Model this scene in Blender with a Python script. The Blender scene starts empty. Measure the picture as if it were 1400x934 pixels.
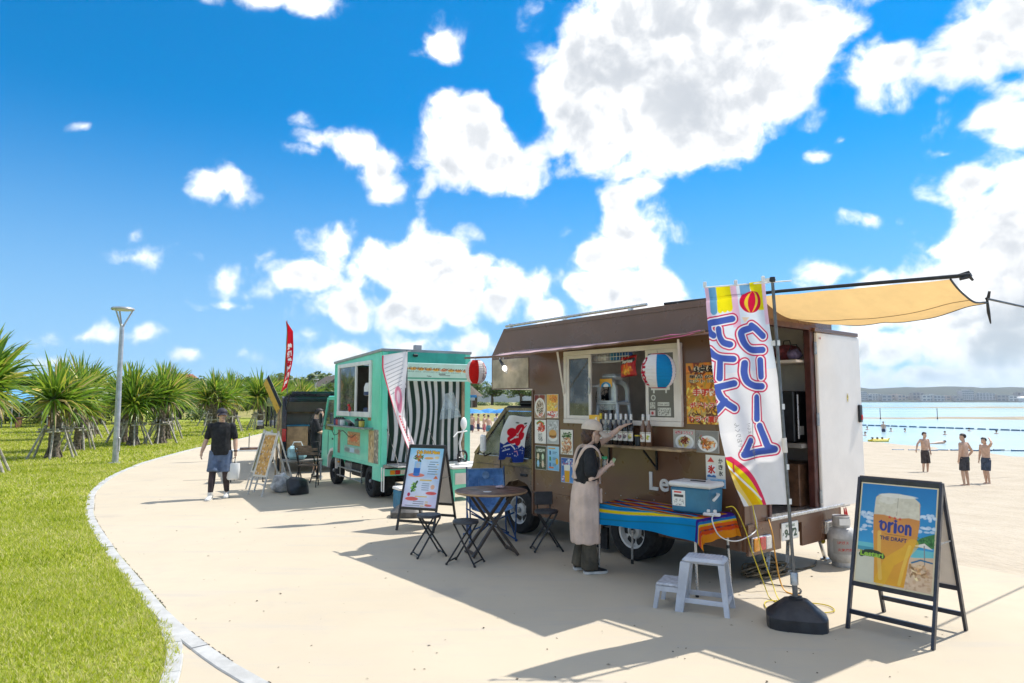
import bpy, bmesh, math, random
import numpy as np
from mathutils import Vector, Matrix, Euler, noise as mnoise
R = math.radians
random.seed(7)
scene = bpy.context.scene
col = scene.collection

# ------------------------------------------------------------------ camera
cam_data = bpy.data.cameras.new('camera')
cam_data.lens = 24.0
cam_data.sensor_width = 36.0
cam_data.clip_start = 0.05
cam_data.clip_end = 30000.0
camera = bpy.data.objects.new('camera', cam_data)
col.objects.link(camera)
camera.location = (0, 0, 1.8)
camera.rotation_euler = (math.pi / 2 + math.atan(82 / 933), 0, 0)
scene.camera = camera

# ------------------------------------------------------------------ exposure
scene.view_settings.view_transform = 'Standard'
scene.view_settings.look = 'None'
scene.view_settings.gamma = 1.0
scene.view_settings.exposure = 1.58
scene.cycles.max_bounces = 8
scene.cycles.transparent_max_bounces = 16
scene.cycles.sample_clamp_indirect = 8.0

# ------------------------------------------------------------------ sun
SUN = Vector((0.63, 0.39, 1.0)).normalized()
sun_data = bpy.data.lights.new('sun', 'SUN')
sun_data.energy = 2.0
sun_data.angle = R(0.53)
sun_data.color = (1.0, 0.955, 0.88)
sun = bpy.data.objects.new('sun', sun_data)
col.objects.link(sun)
sun.rotation_euler = SUN.to_track_quat('Z', 'Y').to_euler()
sun.location = (20, 16, 40)

# ------------------------------------------------------------------ sky with cumulus clouds
world = bpy.data.worlds.new('World')
scene.world = world
world.use_nodes = True
SKY_STRENGTH = 0.112

def sky_angles(px, py):
    u = (px - 700) / 933.0; v = (467 - py) / 933.0
    p = math.atan(82 / 933.0); c, s = math.cos(p), math.sin(p)
    d = Vector((u, c - v * s, s + v * c)).normalized()
    return math.atan2(d.x, d.y), math.asin(d.z)

# cumulus lobes: centre and radii (in the units of sky_angles' chart) and fullness
LOBES = [
 (940,20,190,85,1),(870,105,128,105,1),(1010,105,112,78,1),(1085,45,68,62,1),(800,85,62,72,1),(782,135,46,48,1),
 (830,180,74,58,1),(905,195,74,48,1),(965,160,84,62,1),(1003,203,34,26,1),(1122,15,32,42,1),(1055,135,52,40,1),(850,236,44,30,1),
 (852,268,46,30,1),(862,312,60,34,1),(842,352,48,42,1),(872,335,44,40,1),(850,398,72,42,1),(806,388,36,24,1),(884,392,36,38,1),(850,430,80,30,1),
 (640,195,56,58,1),(600,222,42,34,1),(684,220,52,46,1),(666,162,24,28,1),(604,158,26,24,1),(722,240,30,32,1),
 (522,230,36,34,1),(482,202,44,26,1),(436,190,30,22,1),(424,210,32,12,.95),(510,260,18,18,.95),
 (613,58,30,30,.95),(605,75,26,14,.9),(395,2,76,14,.95),(292,250,38,24,.9),(325,268,22,16,.85),(110,178,24,9,.45),
 (604,352,42,46,1),(577,322,22,26,1),(540,372,66,42,1),(455,342,34,32,1),(500,362,46,34,1),(622,390,76,52,1),(560,425,96,34,1),
 (470,425,66,26,1),(680,408,54,32,1),(722,398,42,26,1),(745,425,50,20,1),(420,385,50,22,.95),
 (330,368,64,18,.9),(270,352,30,14,.85),(385,390,54,20,.9),(205,350,28,18,.8),(190,320,18,16,.8),
 (120,455,54,14,.82),(205,457,24,12,.82),(310,410,36,9,.65),(262,490,20,11,.75),(95,492,40,14,.75),(330,450,40,9,.6),
 (450,488,90,22,.92),(640,468,46,24,.92),(560,470,60,22,.9),(700,480,60,22,.95),(420,455,40,18,.8),
 (1220,92,62,30,1),(1182,112,34,18,.95),(1272,90,36,22,1),(1342,55,64,36,1),(1392,28,54,54,1),(1330,95,40,24,1),(1392,112,30,22,.95),
 (1342,165,38,22,.9),(1392,175,30,28,.95),(1300,205,26,8,.75),(1112,215,18,13,.8),(1150,196,12,9,.75),
 (1345,250,46,28,1),(1385,285,46,42,1),(1385,335,66,42,1),(1302,350,44,26,1),(1272,345,24,16,.95),(1335,388,86,42,1),(1392,400,66,64,1),
 (1140,370,40,22,1),(1182,385,36,16,.95),(1180,302,26,11,.85),(1340,440,110,40,1),(1200,440,70,26,1),(1260,470,150,34,1),(1390,480,90,50,1),(1170,475,70,30,.95),
 (745,110,16,30,.8),(1280,520,170,22,1),(1420,520,120,24,1),
 (520,470,40,12,.8),
]
wt = world.node_tree
wt.nodes.clear()

class NG:
    """small helper that wires nodes"""
    def __init__(s, tree): s.t = tree
    def n(s, typ, **k):
        nd = s.t.nodes.new(typ)
        for a, b in k.items(): setattr(nd, a, b)
        return nd
    def put(s, sock, v):
        if isinstance(v, bpy.types.NodeSocket): s.t.links.new(v, sock)
        elif v is not None: sock.default_value = v
    def math(s, op, a, b=None, c=None, clamp=False):
        nd = s.n('ShaderNodeMath', operation=op, use_clamp=clamp)
        s.put(nd.inputs[0], a); s.put(nd.inputs[1], b); s.put(nd.inputs[2], c)
        return nd.outputs[0]
    def vec(s, op, a, b=None):
        nd = s.n('ShaderNodeVectorMath', operation=op)
        s.put(nd.inputs[0], a); s.put(nd.inputs[1], b)
        return nd.outputs['Value'] if op in ('LENGTH', 'DOT_PRODUCT') else nd.outputs[0]
    def scale(s, a, f):
        nd = s.n('ShaderNodeVectorMath', operation='SCALE')
        s.put(nd.inputs[0], a); s.put(nd.inputs['Scale'], f)
        return nd.outputs[0]
    def comb(s, x, y, z):
        nd = s.n('ShaderNodeCombineXYZ')
        s.put(nd.inputs[0], x); s.put(nd.inputs[1], y); s.put(nd.inputs[2], z)
        return nd.outputs[0]
    def sep(s, v):
        nd = s.n('ShaderNodeSeparateXYZ'); s.put(nd.inputs[0], v); return nd.outputs
    def noise(s, v, scale, detail=4, rough=.5, dist=0.0, col=False):
        nd = s.n('ShaderNodeTexNoise'); s.put(nd.inputs['Vector'], v)
        s.put(nd.inputs['Scale'], scale); nd.inputs['Detail'].default_value = detail
        nd.inputs['Roughness'].default_value = rough; nd.inputs['Distortion'].default_value = dist
        return nd.outputs['Color' if col else 'Fac']
    def voro(s, v, scale, feature='SMOOTH_F1', smooth=.6):
        nd = s.n('ShaderNodeTexVoronoi', feature=feature); s.put(nd.inputs['Vector'], v)
        s.put(nd.inputs['Scale'], scale)
        if feature == 'SMOOTH_F1': nd.inputs['Smoothness'].default_value = smooth
        return nd.outputs['Distance']
    def mix(s, f, a, b, blend='MIX'):
        nd = s.n('ShaderNodeMix', data_type='RGBA', blend_type=blend)
        s.put(nd.inputs[0], f); s.put(nd.inputs[6], a); s.put(nd.inputs[7], b)
        return nd.outputs[2]
    def rng(s, v, a, b, c, d, kind='SMOOTHSTEP'):
        nd = s.n('ShaderNodeMapRange', interpolation_type=kind)
        for i, x in enumerate((v, a, b, c, d)): s.put(nd.inputs[i], x)
        return nd.outputs[0]
    def ramp(s, f, stops):
        nd = s.n('ShaderNodeValToRGB'); s.put(nd.inputs[0], f)
        el = nd.color_ramp.elements
        while len(el) < len(stops): el.new(.5)
        for e, (p, c) in zip(el, stops): e.position = p; e.color = (*c, 1)
        return nd.outputs[0]

SHADES = [(860,225,150,60),(800,150,70,70),(900,90,110,50),(850,420,90,26),(640,262,90,26),(610,425,120,34),(700,425,70,18),(500,245,40,18),(1350,300,60,30),(1390,430,120,40),(1260,470,160,30),(1240,112,70,14),(1370,90,60,16),(560,395,60,20),(950,150,60,30),(1010,30,70,30)]
W = NG(wt)
tc = W.n('ShaderNodeTexCoord')
vdir = tc.outputs['Generated']
warp = W.vec('SUBTRACT', W.noise(vdir, 9.0, 2, .55, col=True), (.5, .5, .5))
dw = W.vec('ADD', vdir, W.scale(warp, .05))
x, y, z = W.sep(dw)
az = W.math('ARCTAN2', x, y)
# the layout seen in front goes on, mirrored, all round the horizon
azf = W.math('SUBTRACT', W.math('PINGPONG', W.math('ADD', az, R(45)), R(90)), R(45))
el = W.math('ARCSINE', z)
chart = W.comb(azf, el, 0.0)
def lobes(lst, soft):
    f = None
    for (px, py, rx, ry, *w) in lst:
        a0, e0 = sky_angles(px, py)
        sx, sy = 933.0 / rx * .93, 933.0 / ry * .93
        nd = W.n('ShaderNodeVectorMath', operation='MULTIPLY_ADD')
        W.put(nd.inputs[0], chart)
        nd.inputs[1].default_value = (sx, sy, 0); nd.inputs[2].default_value = (-a0 * sx, -e0 * sy, 0)
        d = W.vec('LENGTH', nd.outputs[0])
        k = max(.42, min(rx, ry) / soft)
        thin = (1 - w[0]) * .75 if w else 0
        d = W.math('MULTIPLY_ADD', d, -k, k - thin)
        f = d if f is None else W.math('MAXIMUM', f, d)
    return f
field = lobes(LOBES, 42.0)
hi = W.noise(vdir, 3.2, 2, .5)
hi = W.math('ADD', W.rng(el, R(32), R(40), -2, 0), W.rng(hi, .43, .61, -.6, 1.6))  # unseen overhead clouds, cover raised to add ambient light
field = W.math('MAXIMUM', field, hi)
sh = lobes(SHADES, 60.0)
def billow(v):
    r = W.math('MULTIPLY_ADD', W.voro(v, 21.0, 'F1'), -.78, .34)
    r = W.math('ADD', r, W.math('MULTIPLY_ADD', W.noise(v, 15.0, 1, .5), .7, -.35))
    return W.math('ADD', r, W.math('MULTIPLY_ADD', W.noise(v, 42.0, 7, .57), .92, -.46))
n0 = billow(dw)
def relief(v):
    return W.math('ADD', W.math('MULTIPLY', W.noise(v, 13.0, 2, .5), 1.0), W.math('MULTIPLY', W.noise(v, 34.0, 4, .55), .55))
c0 = relief(dw); n1 = relief(W.vec('ADD', dw, (.014, .005, .024)))
n0s = W.math('MULTIPLY', n0, W.rng(field, -.75, -.25, .0, 1.0))
d0 = W.math('ADD', field, n0s)
sky = W.n('ShaderNodeTexSky', sky_type='NISHITA')
sky.sun_disc = False
sky.sun_elevation = math.asin(SUN.z)
sky.sun_rotation = math.atan2(SUN.x, SUN.y)
sky.altitude = 0
sky.air_density = 1.0; sky.dust_density = 0.0; sky.ozone_density = 2.5
vx, vy, vz = W.sep(vdir)
wt.links.new(W.comb(vx, vy, W.math('MULTIPLY_ADD', W.math('MAXIMUM', vz, 0.0), .9, .13)), sky.inputs[0])
hs = W.n('ShaderNodeHueSaturation')
hs.inputs['Hue'].default_value = .495
hs.inputs['Saturation'].default_value = 2.45
hs.inputs['Value'].default_value = .57
wt.links.new(sky.outputs[0], hs.inputs['Color'])
alpha = W.math('POWER', W.rng(d0, -.22, .42, 0, 1), 1.5)
lit = W.rng(W.math('SUBTRACT', c0, n1), -.24, .22, 1, 0)
body = W.rng(sh, -.9, .7, 0, 1)
core = W.rng(d0, .0, .9, .15, 1)
patch = W.rng(W.noise(dw, 6.0, 2, .5), .30, .68, .25, 1)
shade = W.math('ADD', W.math('MULTIPLY', W.math('MULTIPLY', body, patch), .62), W.math('MULTIPLY', lit, .62))
shade = W.math('MULTIPLY', W.math('MULTIPLY', shade, core), .92, clamp=True)
shade = W.math('SUBTRACT', 1.0, W.math('POWER', W.math('SUBTRACT', 1.0, shade), 2.0))
low = W.rng(vz, .02, .16, 1, 0)
white = W.mix(low, (5.2, 5.1, 4.95, 1), (3.6, 3.75, 3.9, 1))
grey = W.mix(low, (1.98, 2.12, 2.3, 1), (1.65, 1.98, 2.25, 1))
cc = W.mix(shade, white, grey)
alpha2 = W.math('MULTIPLY', alpha, W.rng(vz, .0, .07, .6, 1.0))
blue = W.mix(W.rng(vz, -.02, .40, .78, 0), hs.outputs[0], (1.42, 2.22, 3.0, 1))
final = W.mix(alpha2, blue, cc)
bg = W.n('ShaderNodeBackground')
bg.inputs['Strength'].default_value = SKY_STRENGTH
wt.links.new(final, bg.inputs['Color'])
wo = W.n('ShaderNodeOutputWorld')
wt.links.new(bg.outputs[0], wo.inputs['Surface'])
world.cycles.sampling_method = 'NONE'

# ================================================================== helpers
def _mat(name):
    m = bpy.data.materials.new(name); m.use_nodes = True
    nt = m.node_tree; nt.nodes.clear(); g = NG(nt)
    p = g.n('ShaderNodeBsdfPrincipled'); o = g.n('ShaderNodeOutputMaterial')
    nt.links.new(p.outputs[0], o.inputs['Surface'])
    return m, g, p, o

def mat(name, c, rough=.5, metal=0.0, var=.12, scale=9.0, bump=0.0, bscale=60.0, spec=.5, c2=None, coat=0.0, trans=0.0, alpha=1.0, sheen=0.0):
    """procedural paint / fabric / metal: colour broken up by noise, a little relief"""
    m, g, p, o = _mat(name)
    tcn = g.n('ShaderNodeTexCoord').outputs['Object']
    n = g.noise(tcn, scale, 5, .6)
    b = c2 if c2 else tuple(max(0, v * (1 - 2.2 * var)) for v in c)
    a = tuple(min(1, v * (1 + .35 * var)) for v in c)
    g.put(p.inputs['Base Color'], g.mix(g.rng(n, .32, .68, 0, 1), (*b, 1), (*a, 1)))
    n2 = g.noise(tcn, scale * 2.3, 3, .6)
    g.put(p.inputs['Roughness'], g.rng(n2, .3, .7, max(.02, rough - .08), min(1, rough + .1)))
    p.inputs['Metallic'].default_value = metal
    p.inputs['Specular IOR Level'].default_value = spec
    p.inputs['Coat Weight'].default_value = coat
    p.inputs['Coat Roughness'].default_value = .1
    p.inputs['Transmission Weight'].default_value = trans
    p.inputs['Alpha'].default_value = alpha
    p.inputs['Sheen Weight'].default_value = sheen
    if bump:
        bn = g.n('ShaderNodeBump'); bn.inputs['Strength'].default_value = bump
        bn.inputs['Distance'].default_value = .01
        g.put(bn.inputs['Height'], g.noise(tcn, bscale, 4, .6))
        g.t.links.new(bn.outputs[0], p.inputs['Normal'])
    return m

def mat_print(name, rough=.35, trans=0.0, spec=.4):
    """flat print: the picture is the mesh's own colour layer"""
    m, g, p, o = _mat(name)
    at = g.n('ShaderNodeAttribute'); at.attribute_name = 'print'
    tcn = g.n('ShaderNodeTexCoord').outputs['Object']
    n = g.rng(g.noise(tcn, 6.0, 4, .6), .3, .7, .90, 1.0)
    g.put(p.inputs['Base Color'], g.mix(1.0, at.outputs['Color'], g.comb(n, n, n), 'MULTIPLY'))
    p.inputs['Roughness'].default_value = rough
    p.inputs['Specular IOR Level'].default_value = spec
    if trans:
        tr = g.n('ShaderNodeBsdfTranslucent')
        g.put(tr.inputs['Color'], at.outputs['Color'])
        ms = g.n('ShaderNodeMixShader'); ms.inputs[0].default_value = trans
        g.t.links.new(p.outputs[0], ms.inputs[1]); g.t.links.new(tr.outputs[0], ms.inputs[2])
        g.t.links.new(ms.outputs[0], o.inputs['Surface'])
    return m

def mat_translucent(name, c, rough=.8, trans=.4, var=.1, scale=6, bump=0, bscale=40):
    m = mat(name, c, rough, 0, var, scale, bump, bscale, spec=.2)
    nt = m.node_tree; g = NG(nt)
    p = [n for n in nt.nodes if n.type == 'BSDF_PRINCIPLED'][0]
    o = [n for n in nt.nodes if n.type == 'OUTPUT_MATERIAL'][0]
    tr = g.n('ShaderNodeBsdfTranslucent'); tr.inputs['Color'].default_value = (*c, 1)
    ms = g.n('ShaderNodeMixShader'); ms.inputs[0].default_value = trans
    nt.links.new(p.outputs[0], ms.inputs[1]); nt.links.new(tr.outputs[0], ms.inputs[2])
    nt.links.new(ms.outputs[0], o.inputs['Surface'])
    return m

def mat_glass(name, tint=(.82, .88, .88), alpha=.18, rough=.03):
    """thin pane: mostly clear, with a sky reflection"""
    m, g, p, o = _mat(name)
    p.inputs['Base Color'].default_value = (*tint, 1)
    p.inputs['Roughness'].default_value = rough
    p.inputs['Specular IOR Level'].default_value = .6
    tr = g.n('ShaderNodeBsdfTransparent'); tr.inputs['Color'].default_value = (*tint, 1)
    gl = g.n('ShaderNodeBsdfGlossy'); gl.inputs['Roughness'].default_value = rough
    fr = g.n('ShaderNodeFresnel'); fr.inputs['IOR'].default_value = 1.5
    tcn = g.n('ShaderNodeTexCoord').outputs['Object']
    smear = g.rng(g.noise(tcn, 3.0, 5, .6), .35, .75, alpha * .5, alpha * 1.5)
    m1 = g.n('ShaderNodeMixShader'); g.put(m1.inputs[0], smear)
    g.t.links.new(tr.outputs[0], m1.inputs[1]); g.t.links.new(p.outputs[0], m1.inputs[2])
    m2 = g.n('ShaderNodeMixShader')
    g.put(m2.inputs[0], g.math('MULTIPLY', fr.outputs[0], 1.0, clamp=True))
    g.t.links.new(m1.outputs[0], m2.inputs[1]); g.t.links.new(gl.outputs[0], m2.inputs[2])
    g.t.links.new(m2.outputs[0], o.inputs['Surface'])
    return m

def emit(name, c, s):
    m, g, p, o = _mat(name)
    p.inputs['Base Color'].default_value = (*c, 1)
    p.inputs['Emission Color'].default_value = (*c, 1)
    p.inputs['Emission Strength'].default_value = s
    return m

class MB:
    """mesh builder: collects boxes, tubes, lathes, sheets; build() links them as ONE mesh object"""
    def __init__(s): s.v = []; s.f = []
    def add(s, vs, fs):
        o = len(s.v); s.v += [tuple(p) for p in vs]; s.f += [tuple(i + o for i in f) for f in fs]; return s
    def box(s, c, size, ch=0.0, rot=None):
        hx, hy, hz = (q / 2 for q in size)
        if ch <= 0:
            vs = [(x, y, z) for z in (-hz, hz) for y in (-hy, hy) for x in (-hx, hx)]
            fs = [(0, 2, 3, 1), (4, 5, 7, 6), (0, 1, 5, 4), (2, 6, 7, 3), (0, 4, 6, 2), (1, 3, 7, 5)]
        else:
            ch = min(ch, hx * .9, hy * .9, hz * .9)
            vs = []; idx = {}
            for sx in (-1, 1):
                for sy in (-1, 1):
                    for sz in (-1, 1):
                        for ax in range(3):
                            p = [sx * (hx - ch), sy * (hy - ch), sz * (hz - ch)]
                            p[ax] = (sx * hx, sy * hy, sz * hz)[ax]
                            idx[sx, sy, sz, ax] = len(vs); vs.append(tuple(p))
            fs = []
            for ax in range(3):
                b, c2 = (ax + 1) % 3, (ax + 2) % 3
                for sg in (-1, 1):
                    q = []
                    for (u, w) in ((-1, -1), (1, -1), (1, 1), (-1, 1)):
                        k = [0, 0, 0]; k[ax] = sg; k[b] = u; k[c2] = w
                        q.append(idx[k[0], k[1], k[2], ax])
                    fs.append(tuple(q if sg > 0 else q[::-1]))
                for u in (-1, 1):
                    for w in (-1, 1):
                        ka = [0, 0, 0]; kb = [0, 0, 0]
                        ka[ax] = -1; kb[ax] = 1; ka[b] = kb[b] = u; ka[c2] = kb[c2] = w
                        q = [idx[(*ka, b)], idx[(*kb, b)], idx[(*kb, c2)], idx[(*ka, c2)]]
                        fs.append(tuple(q if u * w > 0 else q[::-1]))
            for sx in (-1, 1):
                for sy in (-1, 1):
                    for sz in (-1, 1):
                        q = [idx[sx, sy, sz, a] for a in range(3)]
                        fs.append(tuple(q if sx * sy * sz > 0 else q[::-1]))
        M = (rot if isinstance(rot, Matrix) else Euler(rot).to_matrix()) if rot is not None else None
        c = Vector(c)
        return s.add([(M @ Vector(p) if M else Vector(p)) + c for p in vs], fs)
    def bx(s, x0, x1, y0, y1, z0, z1, ch=0.0):
        return s.box(((x0 + x1) / 2, (y0 + y1) / 2, (z0 + z1) / 2), (abs(x1 - x0), abs(y1 - y0), abs(z1 - z0)), ch)
    def tube(s, pts, r, n=8, cap=True, flat=1.0):
        pts = [Vector(p) for p in pts]; k = len(pts)
        rs = r if isinstance(r, (list, tuple)) else [r] * k
        vs = []; fs = []; up = None
        for i, p in enumerate(pts):
            t = (pts[min(i + 1, k - 1)] - pts[max(i - 1, 0)])
            t = t.normalized() if t.length > 1e-9 else Vector((0, 0, 1))
            if up is None:
                up = t.orthogonal().normalized() if abs(t.z) > .9 else Vector((0, 0, 1))
            a = up.cross(t)
            a = a.normalized() if a.length > 1e-6 else t.orthogonal().normalized()
            b = t.cross(a).normalized(); up = b
            for j in range(n):
                an = 2 * math.pi * j / n
                vs.append(p + (a * math.cos(an) + b * math.sin(an) * flat) * rs[i])
        for i in range(k - 1):
            for j in range(n):
                fs.append((i * n + j, i * n + (j + 1) % n, (i + 1) * n + (j + 1) % n, (i + 1) * n + j))
        if cap:
            fs.append(tuple(range(n))[::-1]); fs.append(tuple((k - 1) * n + j for j in range(n)))
        return s.add(vs, fs)
    def bar(s, p0, p1, w, h=None, up=(0, 0, 1)):
        """rectangular bar from p0 to p1"""
        h = h or w
        p0, p1 = Vector(p0), Vector(p1); t = (p1 - p0).normalized(); u = Vector(up)
        if abs(t.dot(u)) > .97: u = Vector((1, 0, 0))
        a = u.cross(t).normalized(); b = t.cross(a)
        vs = [q + a * sx * w / 2 + b * sy * h / 2 for q in (p0, p1) for sx, sy in ((-1, -1), (1, -1), (1, 1), (-1, 1))]
        return s.add(vs, [(3, 2, 1, 0), (4, 5, 6, 7), (0, 1, 5, 4), (1, 2, 6, 5), (2, 3, 7, 6), (3, 0, 4, 7)])
    def lathe(s, prof, c=(0, 0, 0), n=16, axis='z', sx=1, sy=1, caps=True):
        vs = []; fs = []; k = len(prof)
        for (r, h) in prof:
            for j in range(n):
                an = 2 * math.pi * j / n
                p = (r * math.cos(an) * sx, r * math.sin(an) * sy, h)
                if axis == 'y': p = (p[0], p[2], p[1])
                if axis == 'x': p = (p[2], p[0], p[1])
                vs.append((p[0] + c[0], p[1] + c[1], p[2] + c[2]))
        fl = axis == 'y'
        for i in range(k - 1):
            for j in range(n):
                q = (i * n + j, i * n + (j + 1) % n, (i + 1) * n + (j + 1) % n, (i + 1) * n + j)
                fs.append(q[::-1] if fl else q)
        a = tuple(range(n)); b = tuple((k - 1) * n + j for j in range(n))
        if caps: fs.append(a if fl else a[::-1]); fs.append(b[::-1] if fl else b)
        return s.add(vs, fs)
    def ball(s, c, r, n=12, m=8):
        rx, ry, rz = r if isinstance(r, (tuple, list)) else (r, r, r)
        prof = [(max(1e-4, math.sin(math.pi * i / m)), -math.cos(math.pi * i / m)) for i in range(m + 1)]
        b = MB().lathe(prof, n=n)
        return s.add([(c[0] + p[0] * rx, c[1] + p[1] * ry, c[2] + p[2] * rz) for p in b.v], b.f)
    def prism(s, poly, y0, y1, plane='xz'):
        """extrude a 2D outline (x,z) between y0 and y1"""
        n = len(poly)
        def P(p, t): return (p[0], t, p[1]) if plane == 'xz' else ((p[0], p[1], t) if plane == 'xy' else (t, p[0], p[1]))
        vs = [P(p, y0) for p in poly] + [P(p, y1) for p in poly]
        fs = [tuple(range(n)), tuple(range(n, 2 * n))[::-1]] + [(i + n, (i + 1) % n + n, (i + 1) % n, i) for i in range(n)]
        ar = sum(poly[i][0] * poly[(i + 1) % n][1] - poly[(i + 1) % n][0] * poly[i][1] for i in range(n))
        flip = (ar < 0) != (y1 < y0)
        if plane != 'xz': flip = not flip
        return s.add(vs, [f[::-1] for f in fs] if flip else fs)
    def quad(s, *p): return s.add(p, [tuple(range(len(p)))])
    def sheet(s, grid, thick=0.0):
        """grid of points -> surface (optionally a thin slab)"""
        nu, nv = len(grid), len(grid[0])
        vs = [p for row in grid for p in row]
        fs = [(i * nv + j, (i + 1) * nv + j, (i + 1) * nv + j + 1, i * nv + j + 1) for i in range(nu - 1) for j in range(nv - 1)]
        return s.add(vs, fs)
    def build(s, name, m, parent=None, smooth=None, loc=None, rot=None):
        me = bpy.data.meshes.new(name)
        me.from_pydata(s.v, [], s.f)
        me.materials.append(m)
        if smooth is not None:
            me.polygons.foreach_set('use_smooth', [True] * len(me.polygons))
            me.set_sharp_from_angle(angle=R(smooth))
        me.update()
        o = bpy.data.objects.new(name, me); col.objects.link(o)
        if parent: o.parent = parent
        if loc is not None: o.location = loc
        if rot is not None: o.rotation_euler = rot
        return o

def tag(o, label=None, cat=None, group=None, kind=None):
    if label: o['label'] = label
    if cat: o['category'] = cat
    if group: o['group'] = group
    if kind: o['kind'] = kind
    return o

def thing(name, label, cat, loc=(0, 0, 0), rz=0.0, group=None):
    o = bpy.data.objects.new(name, None); col.objects.link(o)
    o.empty_display_size = .2
    o.location = loc; o.rotation_euler = (0, 0, rz)
    return tag(o, label, cat, group)

def copy_tree(o, parent=None, loc=None, rz=None, label=None, group=None, sc=None):
    c = o.copy(); col.objects.link(c); c.parent = parent
    if parent is None:
        if loc is not None: c.location = loc
        if rz is not None: c.rotation_euler = (0, 0, rz)
        if sc is not None: c.scale = (sc, sc, sc)
        if label: c['label'] = label
        if group: c['group'] = group
    for ch in list(o.children): copy_tree(ch, c)
    return c

def mesh_np(name, V, F, m, parent=None, smooth=False, colors=None, attr='print'):
    """fast mesh from numpy arrays: F (k,3) or (k,4)"""
    me = bpy.data.meshes.new(name)
    nv, nf, w = len(V), len(F), F.shape[1]
    me.vertices.add(nv); me.vertices.foreach_set('co', np.ascontiguousarray(V, dtype=np.float32).ravel())
    me.loops.add(nf * w); me.loops.foreach_set('vertex_index', np.ascontiguousarray(F, dtype=np.int32).ravel())
    me.polygons.add(nf)
    me.polygons.foreach_set('loop_start', np.arange(0, nf * w, w, dtype=np.int32))
    me.update(calc_edges=True)
    me.validate()
    if smooth: me.polygons.foreach_set('use_smooth', np.ones(nf, dtype=bool))
    if colors is not None:
        ca = me.color_attributes.new(attr, 'FLOAT_COLOR', 'POINT')
        c4 = np.ones((nv, 4), dtype=np.float32); c4[:, :3] = colors
        ca.data.foreach_set('color', c4.ravel())
    me.materials.append(m)
    o = bpy.data.objects.new(name, me); col.objects.link(o)
    if parent: o.parent = parent
    return o

# ------------------------------------------------------------------ flat print painter
_glyphs = {}
def glyph_tris(text, bold=0.0):
    k = (text, bold)
    if k in _glyphs: return _glyphs[k]
    cu = bpy.data.curves.new('glyphs', 'FONT'); cu.body = text; cu.size = 1.0
    cu.resolution_u = 3; cu.offset = bold; cu.fill_mode = 'FRONT'
    ob = bpy.data.objects.new('glyphs', cu); col.objects.link(ob)
    dg = bpy.context.evaluated_depsgraph_get(); dg.update()
    me = bpy.data.meshes.new_from_object(ob.evaluated_get(dg))
    me.calc_loop_triangles()
    V = np.array([v.co[:2] for v in me.vertices]) if len(me.vertices) else np.zeros((0, 2))
    T = np.array([t.vertices[:] for t in me.loop_triangles], dtype=int).reshape(-1, 3)
    bpy.data.objects.remove(ob); bpy.data.curves.remove(cu); bpy.data.meshes.remove(me)
    _glyphs[k] = (V, T)
    return V, T

def lin(c):
    """sRGB 0..255 -> linear"""
    if isinstance(c, str): c = tuple(int(c[i:i + 2], 16) for i in (0, 2, 4))
    r = []
    for v in c:
        v = v / 255.0
        r.append(v / 12.92 if v <= .04045 else ((v + .055) / 1.055) ** 2.4)
    return tuple(r)

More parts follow.
